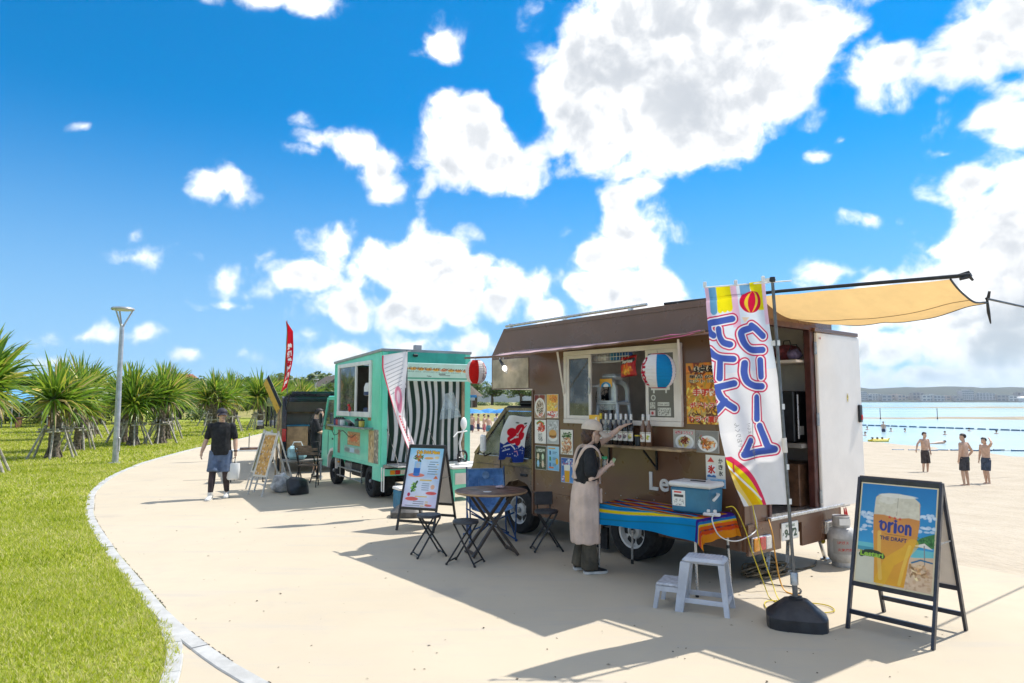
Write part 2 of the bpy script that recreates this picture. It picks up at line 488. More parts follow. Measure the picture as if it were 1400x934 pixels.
class Canvas:
    """picture of w x h dots, x to the right and y down, in units 0..W, 0..H"""
    def __init__(s, w, h, W, H, bgc):
        s.w, s.h, s.W, s.H = w, h, W, H
        s.a = np.ones((h, w, 3)) * np.array(lin(bgc))
        s.X, s.Y = np.meshgrid((np.arange(w) + .5) * W / w, (np.arange(h) + .5) * H / h)
        s.px = W / w
    def blend(s, cov, c):
        cov = np.clip(cov, 0, 1)[..., None]
        s.a = s.a * (1 - cov) + np.array(lin(c)) * cov
    def sdf(s, d, c, soft=.7, al=1.0): s.blend(np.clip(.5 - d / (s.px * 2 * soft), 0, 1) * al, c)
    def rect(s, x0, y0, x1, y1, c, al=1.0):
        d = np.maximum(np.maximum(x0 - s.X, s.X - x1), np.maximum(y0 - s.Y, s.Y - y1)); s.sdf(d, c, .5, al)
    def ell(s, cx, cy, rx, ry, c, al=1.0, soft=.7):
        q = np.hypot((s.X - cx) / rx, (s.Y - cy) / ry); s.sdf((q - 1) * min(rx, ry), c, soft, al)
    def d_line(s, pts):
        D = None
        for (x0, y0), (x1, y1) in zip(pts[:-1], pts[1:]):
            dx, dy = x1 - x0, y1 - y0; L = dx * dx + dy * dy or 1e-9
            t = np.clip(((s.X - x0) * dx + (s.Y - y0) * dy) / L, 0, 1)
            d = np.hypot(s.X - x0 - t * dx, s.Y - y0 - t * dy)
            D = d if D is None else np.minimum(D, d)
        return D
    def line(s, pts, r, c, al=1.0): s.sdf(s.d_line(pts) - r, c, .7, al)
    def poly(s, pts, c, al=1.0):
        ins = np.zeros(s.X.shape, bool); n = len(pts)
        for i in range(n):
            x0, y0 = pts[i]; x1, y1 = pts[(i + 1) % n]
            cond = (y0 > s.Y) != (y1 > s.Y)
            ins ^= cond & (s.X < (x1 - x0) * (s.Y - y0) / ((y1 - y0) or 1e-9) + x0)
        d = s.d_line(list(pts) + [pts[0]])
        s.sdf(np.where(ins, -d, d), c, .7, al)
    def grad(s, c0, c1, y0=0, y1=None):
        y1 = s.H if y1 is None else y1
        t = np.clip((s.Y - y0) / (y1 - y0), 0, 1)[..., None]
        m = ((s.Y >= y0) & (s.Y <= y1))[..., None]
        s.a = np.where(m, np.array(lin(c0)) * (1 - t) + np.array(lin(c1)) * t, s.a)
    def text(s, t, x0, y0, x1, y1, c, bold=.02, rot=0.0, mirror=False):
        V, T = glyph_tris(t, bold)
        if not len(T): return
        lo, hi = V.min(0), V.max(0); sp = np.maximum(hi - lo, 1e-6)
        P = (V - lo) / sp
        if mirror: P[:, 0] = 1 - P[:, 0]
        P = np.stack([x0 + P[:, 0] * (x1 - x0), y1 - P[:, 1] * (y1 - y0)], 1)
        if rot:
            cx, cy = (x0 + x1) / 2, (y0 + y1) / 2; cs, sn = math.cos(rot), math.sin(rot)
            P = np.stack([cx + (P[:, 0] - cx) * cs - (P[:, 1] - cy) * sn, cy + (P[:, 0] - cx) * sn + (P[:, 1] - cy) * cs], 1)
        SS = 3
        cov = np.zeros((s.h * SS, s.w * SS), bool)
        P = P / np.array([s.W / (s.w * SS), s.H / (s.h * SS)])
        for (a, b, d) in P[T]:
            mn = np.floor(np.minimum(np.minimum(a, b), d)).astype(int); mx = np.ceil(np.maximum(np.maximum(a, b), d)).astype(int) + 1
            mn = np.maximum(mn, 0); mx = np.minimum(mx, [s.w * SS, s.h * SS])
            if (mx <= mn).any(): continue
            gx, gy = np.meshgrid(np.arange(mn[0], mx[0]) + .5, np.arange(mn[1], mx[1]) + .5)
            e0 = (b[0] - a[0]) * (gy - a[1]) - (b[1] - a[1]) * (gx - a[0])
            e1 = (d[0] - b[0]) * (gy - b[1]) - (d[1] - b[1]) * (gx - b[0])
            e2 = (a[0] - d[0]) * (gy - d[1]) - (a[1] - d[1]) * (gx - d[0])
            cov[mn[1]:mx[1], mn[0]:mx[0]] |= ((e0 >= 0) & (e1 >= 0) & (e2 >= 0)) | ((e0 <= 0) & (e1 <= 0) & (e2 <= 0))
        s.blend(cov.reshape(s.h, SS, s.w, SS).mean((1, 3)), c)
    def food(s, cx, cy, rx, ry, cols, n=60, seed=1, r0=.10):
        """heap of small pieces, as in a photograph of a dish"""
        rg = random.Random(seed)
        for i in range(n):
            an = rg.uniform(0, 6.283); q = math.sqrt(rg.random())
            x, y = cx + math.cos(an) * rx * q, cy + math.sin(an) * ry * q
            L = rg.uniform(.5, 1.8) * r0 * rx; th = rg.uniform(0, 3.14)
            cc = cols[rg.randrange(len(cols))]
            f = rg.uniform(.75, 1.15); cc = tuple(min(255, int(v * f)) for v in ((int(cc[0:2], 16), int(cc[2:4], 16), int(cc[4:6], 16))))
            s.line([(x - math.cos(th) * L, y - math.sin(th) * L), (x + math.cos(th) * L, y + math.sin(th) * L)], rg.uniform(.35, .8) * r0 * rx, cc)
    def speck(s, x0, y0, x1, y1, cols, n=80, seed=1, r=1.0, al=.8):
        rg = random.Random(seed)
        for i in range(n):
            x, y = rg.uniform(x0, x1), rg.uniform(y0, y1)
            s.ell(x, y, r * rg.uniform(.5, 1.4), r * rg.uniform(.5, 1.4), cols[rg.randrange(len(cols))], al)

def print_obj(name, cv, pos, m, parent=None, back=None):
    """lay a canvas over a surface: pos(u, v) with u, v in 0..1 (v down) gives arrays of points"""
    h, w = cv.h, cv.w
    u, v = np.meshgrid(np.linspace(0, 1, w), np.linspace(0, 1, h))
    P = np.stack([np.asarray(q) + np.zeros_like(u) for q in pos(u, v)], -1).reshape(-1, 3)
    i = np.arange(h * w).reshape(h, w)
    F = np.stack([i[1:, :-1], i[1:, 1:], i[:-1, 1:], i[:-1, :-1]], -1).reshape(-1, 4)
    C = cv.a.reshape(-1, 3)
    if back is not None:      # give it thickness: rim and plain back
        off = np.array(back)
        ring = np.concatenate([i[0, :], i[1:, -1], i[-1, -2::-1], i[-2:0:-1, 0]])
        base = len(P); P = np.concatenate([P, P[ring] + off]); C = np.concatenate([C, np.ones((len(ring), 3)) * .7])
        k = len(ring); j = np.arange(k); jn = (j + 1) % k
        F = np.concatenate([F, np.stack([ring[j], ring[jn], base + jn, base + j], -1)])
        c4 = [base + 0, base + w - 1, base + w + h - 2, base + 2 * w + h - 3]
        F = np.concatenate([F, np.array([c4])])
    return mesh_np(name, P, F.astype(np.int32), m, parent, smooth=False, colors=C)

def flat(o, u, v, w, h):
    """position function of a flat panel with corner o (top left), unit vectors u (right), v (down)"""
    o, u, v = np.array(o, float), np.array(u, float) * w, np.array(v, float) * h
    return lambda a, b: tuple(o[k] + u[k] * a + v[k] * b for k in range(3))

# ================================================================== materials of the setting
def mat_ground(name, stops, scale, fine=40.0, rough=.9, bump=.3, bscale=80.0, bdist=.01, world=True):
    m, g, p, o = _mat(name)
    pos = g.n('ShaderNodeNewGeometry').outputs['Position']
    a = g.noise(pos, scale, 6, .62); b = g.noise(pos, fine, 4, .65)
    f = g.math('ADD', g.math('MULTIPLY', a, .65), g.math('MULTIPLY', b, .35))
    g.put(p.inputs['Base Color'], g.ramp(f, stops))
    p.inputs['Roughness'].default_value = rough
    p.inputs['Specular IOR Level'].default_value = .25
    bn = g.n('ShaderNodeBump'); bn.inputs['Strength'].default_value = bump; bn.inputs['Distance'].default_value = bdist
    g.put(bn.inputs['Height'], g.noise(pos, bscale, 5, .65))
    g.t.links.new(bn.outputs[0], p.inputs['Normal'])
    return m

def mat_pavement():
    m, g, p, o = _mat('cream_concrete')
    pos = g.n('ShaderNodeNewGeometry').outputs['Position']
    big = g.noise(pos, .35, 4, .6); mid = g.noise(pos, 2.3, 6, .65); fine = g.noise(pos, 160.0, 3, .7)
    stretch = g.n('ShaderNodeMapping'); stretch.inputs['Rotation'].default_value = (0, 0, R(38)); stretch.inputs['Scale'].default_value = (.5, 5.0, 1)
    g.put(stretch.inputs['Vector'], pos)
    streak = g.noise(stretch.outputs[0], .9, 5, .7)
    c = g.mix(g.rng(big, .35, .65, 0, 1), (.48, .412, .308, 1), (.52, .448, .336, 1))
    c = g.mix(g.rng(mid, .50, .76, 0, .5), c, (.44, .39, .33, 1))
    c = g.mix(g.rng(streak, .50, .70, 0, .6), c, (.42, .385, .34, 1))
    # footprints, drips and old stains
    st = g.n('ShaderNodeTexVoronoi', feature='F1'); st.inputs['Scale'].default_value = .8; g.put(st.inputs['Vector'], g.vec('ADD', pos, g.scale(g.noise(pos, 1.7, 4, .6, col=True), .55)))
    c = g.mix(g.rng(st.outputs['Distance'], .03, .20, .42, 0), c, (.30, .27, .245, 1))
    speck = g.n('ShaderNodeTexVoronoi', feature='F1'); speck.inputs['Scale'].default_value = 55.0; g.put(speck.inputs['Vector'], pos)
    c = g.mix(g.rng(speck.outputs['Distance'], .02, .10, .30, 0), c, (.25, .22, .2, 1))
    c = g.mix(g.rng(fine, .35, .7, 0, .25), c, (.56, .488, .375, 1))
    g.put(p.inputs['Base Color'], c)
    g.put(p.inputs['Roughness'], g.rng(mid, .3, .7, .72, .92))
    p.inputs['Specular IOR Level'].default_value = .3
    bn = g.n('ShaderNodeBump'); bn.inputs['Strength'].default_value = .35; bn.inputs['Distance'].default_value = .004
    g.put(bn.inputs['Height'], g.math('ADD', fine, mid)); g.t.links.new(bn.outputs[0], p.inputs['Normal'])
    return m

M_PAVE = mat_pavement()
M_KERB = mat('kerb_concrete', (.47, .47, .455), .85, 0, .1, 5, .4, 90)
M_SAND = mat_ground('beach_sand', [(.25, (.37, .31, .235)), (.5, (.46, .395, .305)), (.75, (.53, .465, .37))], .8, 9.0, .95, 1.0, 5.0, .06)
M_LAWN = mat_ground('lawn_soil', [(.30, (.14, .19, .018)), (.5, (.27, .32, .04)), (.68, (.42, .40, .12))], .8, 26.0, .95, .5, 90, .02)
M_DRY = mat_ground('dry_lawn', [(.3, (.20, .20, .06)), (.55, (.30, .27, .10)), (.75, (.38, .33, .16))], .5, 20.0, .95, .4, 60, .02)

def mat_sea():
    m, g, p, o = _mat('shallow_sea')
    pos = g.n('ShaderNodeNewGeometry').outputs['Position']
    mp = g.n('ShaderNodeMapping'); mp.inputs['Scale'].default_value = (.35, 1.0, 1); g.put(mp.inputs['Vector'], pos)
    band = g.noise(mp.outputs[0], .022, 4, .55)
    x, y, z = g.sep(pos)
    far = g.rng(y, 60.0, 420.0, 0, 1)
    near = g.mix(g.rng(band, .35, .65, 0, 1), (.32, .48, .53, 1), (.40, .53, .56, 1))
    deep = g.mix(g.rng(band, .40, .60, 0, 1), (.15, .36, .39, 1), (.27, .44, .47, 1))
    g.put(p.inputs['Base Color'], g.mix(far, near, deep))
    p.inputs['Roughness'].default_value = .22
    p.inputs['Specular IOR Level'].default_value = .5
    w = g.noise(mp.outputs[0], 1.6, 4, .6)
    bn = g.n('ShaderNodeBump'); bn.inputs['Strength'].default_value = .55; bn.inputs['Distance'].default_value = .12
    g.put(bn.inputs['Height'], w); g.t.links.new(bn.outputs[0], p.inputs['Normal'])
    return m
M_SEA = mat_sea()

# ------------------------------------------------------------------ ground plan
def BW(a, m, z=0.0):      # brown truck's frame: a forward from its rear corner, m towards the beach
    return (2.25 - .636 * a + .772 * m, 6.80 + .772 * a + .636 * m, z)

def spline(P, n=8):
    P = [Vector((*p, 0)) if len(p) == 2 else Vector(p) for p in P]
    out = []
    Q = [P[0] * 2 - P[1]] + P + [P[-1] * 2 - P[-2]]
    for i in range(1, len(Q) - 2):
        for k in range(n):
            t = k / n; p0, p1, p2, p3 = Q[i - 1:i + 3]
            out.append(.5 * ((2 * p1) + (p2 - p0) * t + (2 * p0 - 5 * p1 + 4 * p2 - p3) * t * t + (3 * p1 - p0 - 3 * p2 + p3) * t ** 3))
    out.append(P[-1])
    return out

KERB = spline([(-.2, 3.2), (-.85, 3.85), (-1.5, 4.5), (-2.03, 5.0), (-2.77, 5.82), (-3.56, 6.84), (-4.94, 8.66), (-6.44, 10.75), (-7.40, 12.3), (-8.37, 14.0), (-9.66, 16.9),
               (-10.76, 20.3), (-11.54, 23.7), (-12.24, 27.4), (-12.8, 31.5), (-13.4, 35.4), (-14.5, 41.4), (-16.5, 52), (-20, 75), (-26, 120)], 6)
BRANCH = spline([(-2.80, 5.80), (-2.42, 5.2), (-2.14, 4.55), (-1.96, 3.9), (-1.85, 3.2)], 5)
BORDER = [Vector(BW(a, 2.65)) for a in (-18, -14, -10, -7, -4, -2, 0, 2, 4, 5.5)] + [Vector((*p, 0)) for p in ((-1.0, 15.0), (-3.2, 19.5), (-5.0, 25), (-6.8, 33), (-8.6, 43), (-10.5, 58), (-14, 85), (-20, 130))]
BORDER = spline([tuple(b) for b in BORDER], 4)

def poly_sheet(name, pts, z, m):
    from mathutils.geometry import tessellate_polygon
    P = [Vector((p[0], p[1], z)) for p in pts]
    vs = [tuple(p) for p in P]; fs = []
    for a, b, c in tessellate_polygon([P]):
        n = (P[b] - P[a]).cross(P[c] - P[a]).z
        if abs(n) > 1e-9: fs.append((a, b, c) if n > 0 else (a, c, b))
    o = MB().add(vs, fs).build(name, m); o['kind'] = 'structure'
    return o

i0 = min(range(len(KERB)), key=lambda i: (KERB[i] - Vector((-2.77, 5.82, 0))).length)
lawn_edge = [p.copy() for p in BRANCH[::-1]] + [p.copy() for p in KERB[i0 + 1:]]
# pavement reaches under the kerb stones; the lawn starts at their far side
pave = [Vector((-1.85, -6, 0))] + [p.copy() for p in BRANCH[::-1]] + [p.copy() for p in KERB[i0 + 1:]]
pave = pave + [Vector((-20, 130, 0))] + [b.copy() for b in BORDER[::-1]][1:] + [Vector((18, -8, 0))]
poly_sheet('pavement', pave, 0.0, M_PAVE)
poly_sheet('lawn', [Vector((-1.85, -6, 0))] + lawn_edge + [Vector((-40, 500, 0)), Vector((-700, 500, 0)), Vector((-700, -6, 0))], 0.004, M_LAWN)
poly_sheet('sea', [(-3000, -300), (5000, -300), (5000, 9000), (-3000, 9000)], -1.385, M_SEA)
poly_sheet('ground', [(-3500, -500), (6000, -500), (6000, 12000), (-3500, 12000)], -3.2, M_SAND)

# sand: slopes down from the pavement to the water
ts_ = [0, .25, .6, 1, 1.6, 2.4, 3.4, 4.6, 6, 8, 10, 12.5, 15, 18, 21, 25, 29, 33, 37, 41, 46, 52, 60, 75, 100, 150]
grid = []
for i, b in enumerate(BORDER):
    d = (BORDER[min(i + 1, len(BORDER) - 1)] - BORDER[max(i - 1, 0)]).normalized()
    nrm = Vector((d.y, -d.x, 0)); row = []
    for t in ts_:
        p = b + nrm * t
        z = -.006 - 1.55 * (1 - math.exp(-t / 17))
        if p.y > 45: z *= 1 - .45 * min(1, (p.y - 45) / 30) * max(0, min(1, (14 - p.x) / 10))
        if t > .2: z += .035 * mnoise.noise(p * .55) * min(1, t / 3) + .02 * mnoise.noise(p * 1.7) * min(1, t / 3)
        row.append((p.x, p.y, z))
    grid.append(row)
o = MB().sheet(grid[::-1]).build('beach', M_SAND, smooth=60); o['kind'] = 'structure'

# rising park lawn beyond the far beach
pg = []
for (y, z) in ((72, -.9), (80, -.2), (92, .75), (104, 1.15), (140, 1.2), (300, 1.4)):
    pg.append([(x, y + 6 * math.sin(x * .05), z) for x in range(-40, 22, 6)])
o = MB().sheet(pg).build('park_lawn', M_DRY, smooth=60); o['kind'] = 'structure'
for f_ in o.data.polygons: pass

# sandbars showing at low tide
M_BAR = mat_ground('wet_sandbar', [(.3, (.20, .16, .10)), (.55, (.32, .27, .19)), (.75, (.42, .37, .28))], .15, 2.0, .8, .5, 3, .05)
def sandbar(x0, x1, y, w, amp, seed):
    rg = random.Random(seed); n = 60; g = []
    for i in range(n + 1):
        t = i / n; x = x0 + (x1 - x0) * t
        yy = y + amp * mnoise.noise(Vector((x * .02, seed, 0)))
        ww = w * max(.05, math.sin(math.pi * min(1, t * 1.2 + .03))) * (.5 + .9 * abs(mnoise.noise(Vector((x * .05, seed + 5, 0)))))
        g.append([(x, yy - ww, -1.42), (x, yy - ww * .5, -1.37 + .02), (x, yy, -1.24), (x, yy + ww * .5, -1.36), (x, yy + ww, -1.42)])
    o = MB().sheet(g).build('sandbar', M_BAR, smooth=60); o['kind'] = 'structure'
sandbar(60, 230, 134, 24.0, 8, 3.0)
sandbar(90, 330, 112, 7, 6, 8.0)
sandbar(120, 700, 360, 95, 20, 11.0)
sandbar(260, 900, 500, 50, 20, 15.0)

# ------------------------------------------------------------------ kerb stones
kerb = bpy.data.objects.new('kerb', None); col.objects.link(kerb); kerb['kind'] = 'structure'
def kerb_run(line, left, w, L, parent, zt=.035):
    """stones of about length L along the line, w wide on the grass side"""
    d = [0]
    for a, b in zip(line[:-1], line[1:]): d.append(d[-1] + (b - a).length)
    def at(s):
        s = max(0, min(d[-1], s))
        for i in range(len(line) - 1):
            if d[i + 1] >= s:
                t = (s - d[i]) / max(1e-6, d[i + 1] - d[i]); p = line[i].lerp(line[i + 1], t)
                return p, (line[i + 1] - line[i]).normalized()
        return line[-1], (line[-1] - line[-2]).normalized()
    s = 0; rg = random.Random(4)
    while s < d[-1] - .05:
        e = min(d[-1], s + L * rg.uniform(.96, 1.04)); k = 4
        mb = MB(); vs = []; fs = []
        dz = rg.uniform(-.004, .005); c = .008
        for j in range(k + 1):
            p, t = at(s + .006 + (e - s - .012) * j / k)
            nrm = Vector((-t.y, t.x, 0)) * left
            zz = zt + dz
            prof = [(0, -.05), (0, zz - c), (c, zz), (w - c, zz), (w, zz - c), (w, -.05)]
            vs += [(p.x + nrm.x * o_, p.y + nrm.y * o_, z_) for o_, z_ in prof]
        q = 6
        for j in range(k):
            for i in range(q - 1):
                f = (j * q + i, j * q + i + 1, (j + 1) * q + i + 1, (j + 1) * q + i)
                fs.append(f if left < 0 else f[::-1])
        fs.append(tuple(range(q))[::-1] if left < 0 else tuple(range(q)))
        fs.append(tuple(k * q + i for i in range(q)) if left < 0 else tuple(k * q + i for i in range(q))[::-1])
        mb.add(vs, fs).build('kerb_stone', M_KERB, parent)
        s = e; L *= 1.03
kerb_run(KERB, 1, .125, .95, kerb, .012)
kerb_run(BRANCH, -1, .115, .62, kerb, .018)

# dirt caught along the inner side of the kerb, leaf bits on the paving
rg = random.Random(15); M_DIRT = mat('kerb_dirt', (.10, .085, .065), .95, 0, .3, 20)
db = MB()
for i in range(len(KERB) - 1):
    a, b = KERB[i], KERB[i + 1]
    if not 4 < a.y < 13.5: continue
    d = (b - a).normalized(); nr = Vector((d.y, -d.x, 0)); n = int((b - a).length / .035)
    for k in range(n):
        if mnoise.noise(a.lerp(b, k / n) * 1.3) < -.12 or rg.random() < .3: continue
        p = a.lerp(b, k / n) + nr * rg.uniform(-.004, .012); L = rg.uniform(.012, .03); w = rg.uniform(.003, .008)
        db.quad(*[(q.x, q.y, .003 + rg.uniform(0, .001)) for q in (p - d * L - nr * w, p + d * L - nr * w * .5, p + d * L * .8 + nr * w, p - d * L * .7 + nr * w)])
o = db.build('joint_dirt', M_DIRT, kerb); o['kind'] = 'stuff'
db = MB()
for k in range(520):
    y = rg.uniform(4.3, 16); x = rg.uniform(-.72 * y, .62 * y) 
    if x < -2.2 - (y - 5) * .8 or x > 4.2: continue
    p = Vector((x, y, .004)); s_ = rg.uniform(.004, .013) * rg.choice((1, 1, 1.6)); an = rg.uniform(0, 6.28); u = Vector((math.cos(an), math.sin(an), 0)) * s_; v = Vector((-u.y, u.x, 0)) * rg.uniform(.25, .6)
    db.add([p - u, p + v + Vector((0, 0, s_ * .3)), p + u, p - v], [(0, 1, 2, 3)])
o = db.build('leaf_litter', mat('dry_leaf_bits', (.16, .12, .08), .9, 0, .4, 3)); tag(o, 'tiny dry leaf bits and grit scattered over the cream paving', 'litter', kind='stuff')

# ------------------------------------------------------------------ grass blades
def mat_blade():
    m, g, p, o = _mat('grass_blade')
    ge = g.n('ShaderNodeNewGeometry')
    r = ge.outputs['Random Per Island']
    patch = g.noise(ge.outputs['Position'], .7, 4, .6)
    f = g.math('ADD', g.math('MULTIPLY', r, .5), g.math('MULTIPLY', patch, .6))
    c = g.ramp(f, [(.24, (.18, .25, .010)), (.40, (.36, .44, .018)), (.58, (.54, .57, .055)), (.76, (.72, .66, .30))])
    g.put(p.inputs['Base Color'], c); p.inputs['Roughness'].default_value = .55; p.inputs['Specular IOR Level'].default_value = .3
    tr = g.n('ShaderNodeBsdfTranslucent'); g.put(tr.inputs['Color'], c)
    ms = g.n('ShaderNodeMixShader'); ms.inputs[0].default_value = .45
    g.t.links.new(p.outputs[0], ms.inputs[1]); g.t.links.new(tr.outputs[0], ms.inputs[2])
    g.t.links.new(ms.outputs[0], o.inputs['Surface'])
    return m
def grass_stuff():
    rs = np.random.RandomState(5)
    E_ = np.array([(p.x, p.y) for p in lawn_edge])
    ey, ex = E_[:, 1], E_[:, 0]
    pts = []; sizes = []
    for (y0, y1, dens, hgt, wid) in ((3.6, 7.5, 5200, .040, .005), (7.5, 12, 2600, .045, .008), (12, 20, 950, .055, .014), (20, 34, 320, .07, .028), (34, 60, 90, .09, .05)):
        xl = -.80 * y1 - 1.5
        n = int((y1 - y0) * (-1.5 - xl) * dens)
        x = rs.uniform(xl, -1.5, n); y = rs.uniform(y0, y1, n)
        edge = np.interp(y, ey, ex)
        left_view = -(.78 * y + .6)
        k = (x < edge - np.where(y > 5.75, .125, .05) + .02 * np.sin(y * 9) + .03 * np.sin(y * 31 + x * 7) * np.sin(y * 5.3)) & (x > left_view)
        pts.append(np.stack([x[k], y[k]], 1)); sizes.append(np.tile([hgt, wid], (k.sum(), 1)))
    P = np.concatenate(pts); S = np.concatenate(sizes); n = len(P)
    an = rs.uniform(0, 6.283, n); h = S[:, 0] * rs.uniform(.45, 1.25, n); w = S[:, 1] * rs.uniform(.6, 1.3, n)
    lean = h * rs.uniform(.2, 1.1, n); la = rs.uniform(0, 6.283, n)
    b = np.stack([P[:, 0], P[:, 1], np.full(n, .003)], 1)
    dx = np.stack([np.cos(an) * w, np.sin(an) * w, np.zeros(n)], 1)
    tip = b + np.stack([np.cos(la) * lean, np.sin(la) * lean, h], 1)
    V = np.stack([b - dx, b + dx, tip], 1).reshape(-1, 3)
    F = np.arange(3 * n).reshape(-1, 3)
    o = mesh_np('grass', V, F, mat_blade())
    tag(o, 'short sunlit green lawn grass left of the curved kerb', 'grass', kind='stuff')
    print('grass blades', n)
grass_stuff()

# ------------------------------------------------------------------ screw palms with stakes
def mat_leaf(name, stops, trans=.5, rough=.35):
    m, g, p, o = _mat(name)
    ge = g.n('ShaderNodeNewGeometry'); oi = g.n('ShaderNodeObjectInfo')
    f = g.math('ADD', ge.outputs['Random Per Island'], g.math('MULTIPLY_ADD', oi.outputs['Random'], .14, -.07))
    c = g.ramp(f, stops)
    g.put(p.inputs['Base Color'], c); p.inputs['Roughness'].default_value = rough; p.inputs['Specular IOR Level'].default_value = .45
    tr = g.n('ShaderNodeBsdfTranslucent'); g.put(tr.inputs['Color'], c)
    ms = g.n('ShaderNodeMixShader'); ms.inputs[0].default_value = trans
    g.t.links.new(p.outputs[0], ms.inputs[1]); g.t.links.new(tr.outputs[0], ms.inputs[2])
    g.t.links.new(ms.outputs[0], o.inputs['Surface'])
    return m
M_PALM = mat_leaf('strap_leaf', [(0, (.055, .13, .012)), (.3, (.12, .24, .02)), (.6, (.23, .36, .03)), (.82, (.40, .46, .05)), (.93, (.58, .46, .09)), (1, (.50, .38, .20))])
M_TRUNK = mat('palm_trunk', (.23, .18, .135), .9, 0, .35, 14, .9, 40)
M_STAKE = mat('weathered_stake', (.50, .45, .38), .85, 0, .25, 10, .5, 60)

M_DEADF = mat('dead_frond', (.36, .27, .16), .8, 0, .3, 9)
def strap_leaves(rs, centre, axis, n, L, W, q0=0.0):
    """rosette of long drooping V-section leaves"""
    V = []; F = []; o = 0
    axis = Vector(axis).normalized(); a = axis.orthogonal().normalized(); b = axis.cross(a)
    for i in range(n):
        ph = i * 2.39996 + rs.uniform(-.2, .2)
        q = q0 + (1 - q0) * (i + .5) / n
        th = R(8) + R(106) * q ** 1.1 + rs.uniform(-.12, .12)      # angle from the axis
        ln = L * rs.uniform(.75, 1.12) * (1.0 - .25 * max(0, q - .75) / .25); w = W * rs.uniform(.8, 1.2)
        rad = a * math.cos(ph) + b * math.sin(ph)
        d = (axis * math.cos(th) + rad * math.sin(th)).normalized()
        p = Vector(centre) + rad * .04 - axis * .25 * q
        side = axis.cross(rad).normalized()
        segs = 6; bend = rs.uniform(.5, 1.3) * (.55 + .7 * q); kink = rs.choice([0, 0, 0, 1])
        for k in range(segs + 1):
            t = k / segs
            ww = w * (1 - t) ** .6 * (.75 + .5 * min(1, t * 4)) if k < segs else .002
            up = side.cross(d).normalized()
            V += [p - side * ww + up * ww * .45, p.copy(), p + side * ww + up * ww * .45]
            if k < segs:
                d = (d + Vector((0, 0, -1)) * bend * (.05 + .26 * t * t + (.35 if kink and k == 3 else 0))).normalized()
                p = p + d * ln / segs
        for k in range(segs):
            j = o + 3 * k
            F += [(j, j + 3, j + 4, j + 1), (j + 1, j + 4, j + 5, j + 2)]
        o += 3 * (segs + 1)
    return V, F

def screw_palm(seed, h, heads, L, label, loc, lean=(0, 0)):
    rs = random.Random(seed)
    t = thing('screw_palm', label, 'palm tree', loc, rs.uniform(0, 6.28), 'staked screw palms along the path')
    tr = MB(); top = Vector((lean[0], lean[1], h * .42))
    pts = []; rad = []
    for k in range(15):
        q = k / 14
        pts.append(Vector((lean[0] * q * q, lean[1] * q * q, h * .42 * q)) + Vector((rs.uniform(-.008, .008), rs.uniform(-.008, .008), 0)))
        rad.append((.175 - .03 * q + (.07 * (1 - q * 7) if q < .14 else 0)) * (1 + (.09 if k % 2 else -.05)))
    tr.tube(pts, rad, 12)
    for i in range(9):      # prop roots
        an = i * .698 + rs.uniform(-.2, .2)
        tr.tube([(math.cos(an) * .13, math.sin(an) * .13, .42), (math.cos(an) * .19, math.sin(an) * .19, .2), (math.cos(an) * .27, math.sin(an) * .27, -.02)], [.02, .026, .03], 5)
    V = []; F = []; DV = []; DF = []
    for i in range(heads):
        an = i * 6.283 / heads + rs.uniform(-.4, .4); r = rs.uniform(.25, .62) * (h / 3.2) if i else .05
        c = top + Vector((math.cos(an) * r, math.sin(an) * r, h * (rs.uniform(.06, .24) if i else .30)))
        mid = top.lerp(c, .5) + Vector((0, 0, -.05))
        tr.tube([top - Vector((0, 0, .15)), mid, c], [.12, .085, .07], 7)
        ax = Vector((math.cos(an) * (.85 if i else .1), math.sin(an) * (.85 if i else .1), 1.0))
        v, f = strap_leaves(rs, c, ax, 64, L, .046)
        o_ = len(V); V += v; F += [tuple(q + o_ for q in g_) for g_ in f]
        v, f = strap_leaves(rs, c - Vector((0, 0, .12)), (0, 0, 1), 11, L * .8, .036, 1.12)
        o_ = len(DV); DV += v; DF += [tuple(q + o_ for q in g_) for g_ in f]
    tr.build('trunk', M_TRUNK, t, smooth=50)
    dm = MB(); dm.v = [tuple(v) for v in DV]; dm.f = DF; dm.build('dead_fronds', M_DEADF, t, smooth=30)['kind'] = 'stuff'
    cr = MB(); cr.v = [tuple(v) for v in V]; cr.f = F
    c_ = cr.build('crown', M_PALM, t, smooth=30); c_['kind'] = 'stuff'
    zt = .92
    for i in range(6):
        an = i * 1.047 + .3 + rs.uniform(-.12, .12); rr = .72 + rs.uniform(-.06, .06)
        MB().tube([(math.cos(an) * rr, math.sin(an) * rr, -.03), (math.cos(an) * .27, math.sin(an) * .27, zt + .12)], [.036, .032], 7).build('stake', M_STAKE, t, smooth=40)
    for s in (-1, 1):
        MB().tube([(-.42, s * .22, zt), (.42, s * .22, zt)], .034, 7).build('crossbar', M_STAKE, t, smooth=40)
        MB().tube([(s * .23, -.42, zt - .07), (s * .23, .42, zt - .07)], .034, 7).build('crossbar', M_STAKE, t, smooth=40)
    return t
p_a = screw_palm(11, 3.0, 3, 1.30, 'low round screw palm in a stake frame beside the lamp post', (-14.55, 21.9, 0))
p_b = screw_palm(12, 3.5, 5, 1.15, 'staked screw palm with several heads in the row along the path', (-15.4, 28.0, 0))
p_c = screw_palm(13, 3.4, 4, 1.20, 'staked screw palm with several heads in the row along the path', (-14.9, 29.2, 0))
p_d = screw_palm(14, 3.8, 5, 1.3, 'tall broad screw palm whose leaves reach over its neighbour, nearest the lawn end', (-13.35, 17.2, 0))
ROWLAB = 'staked screw palm with several heads in the row along the path'
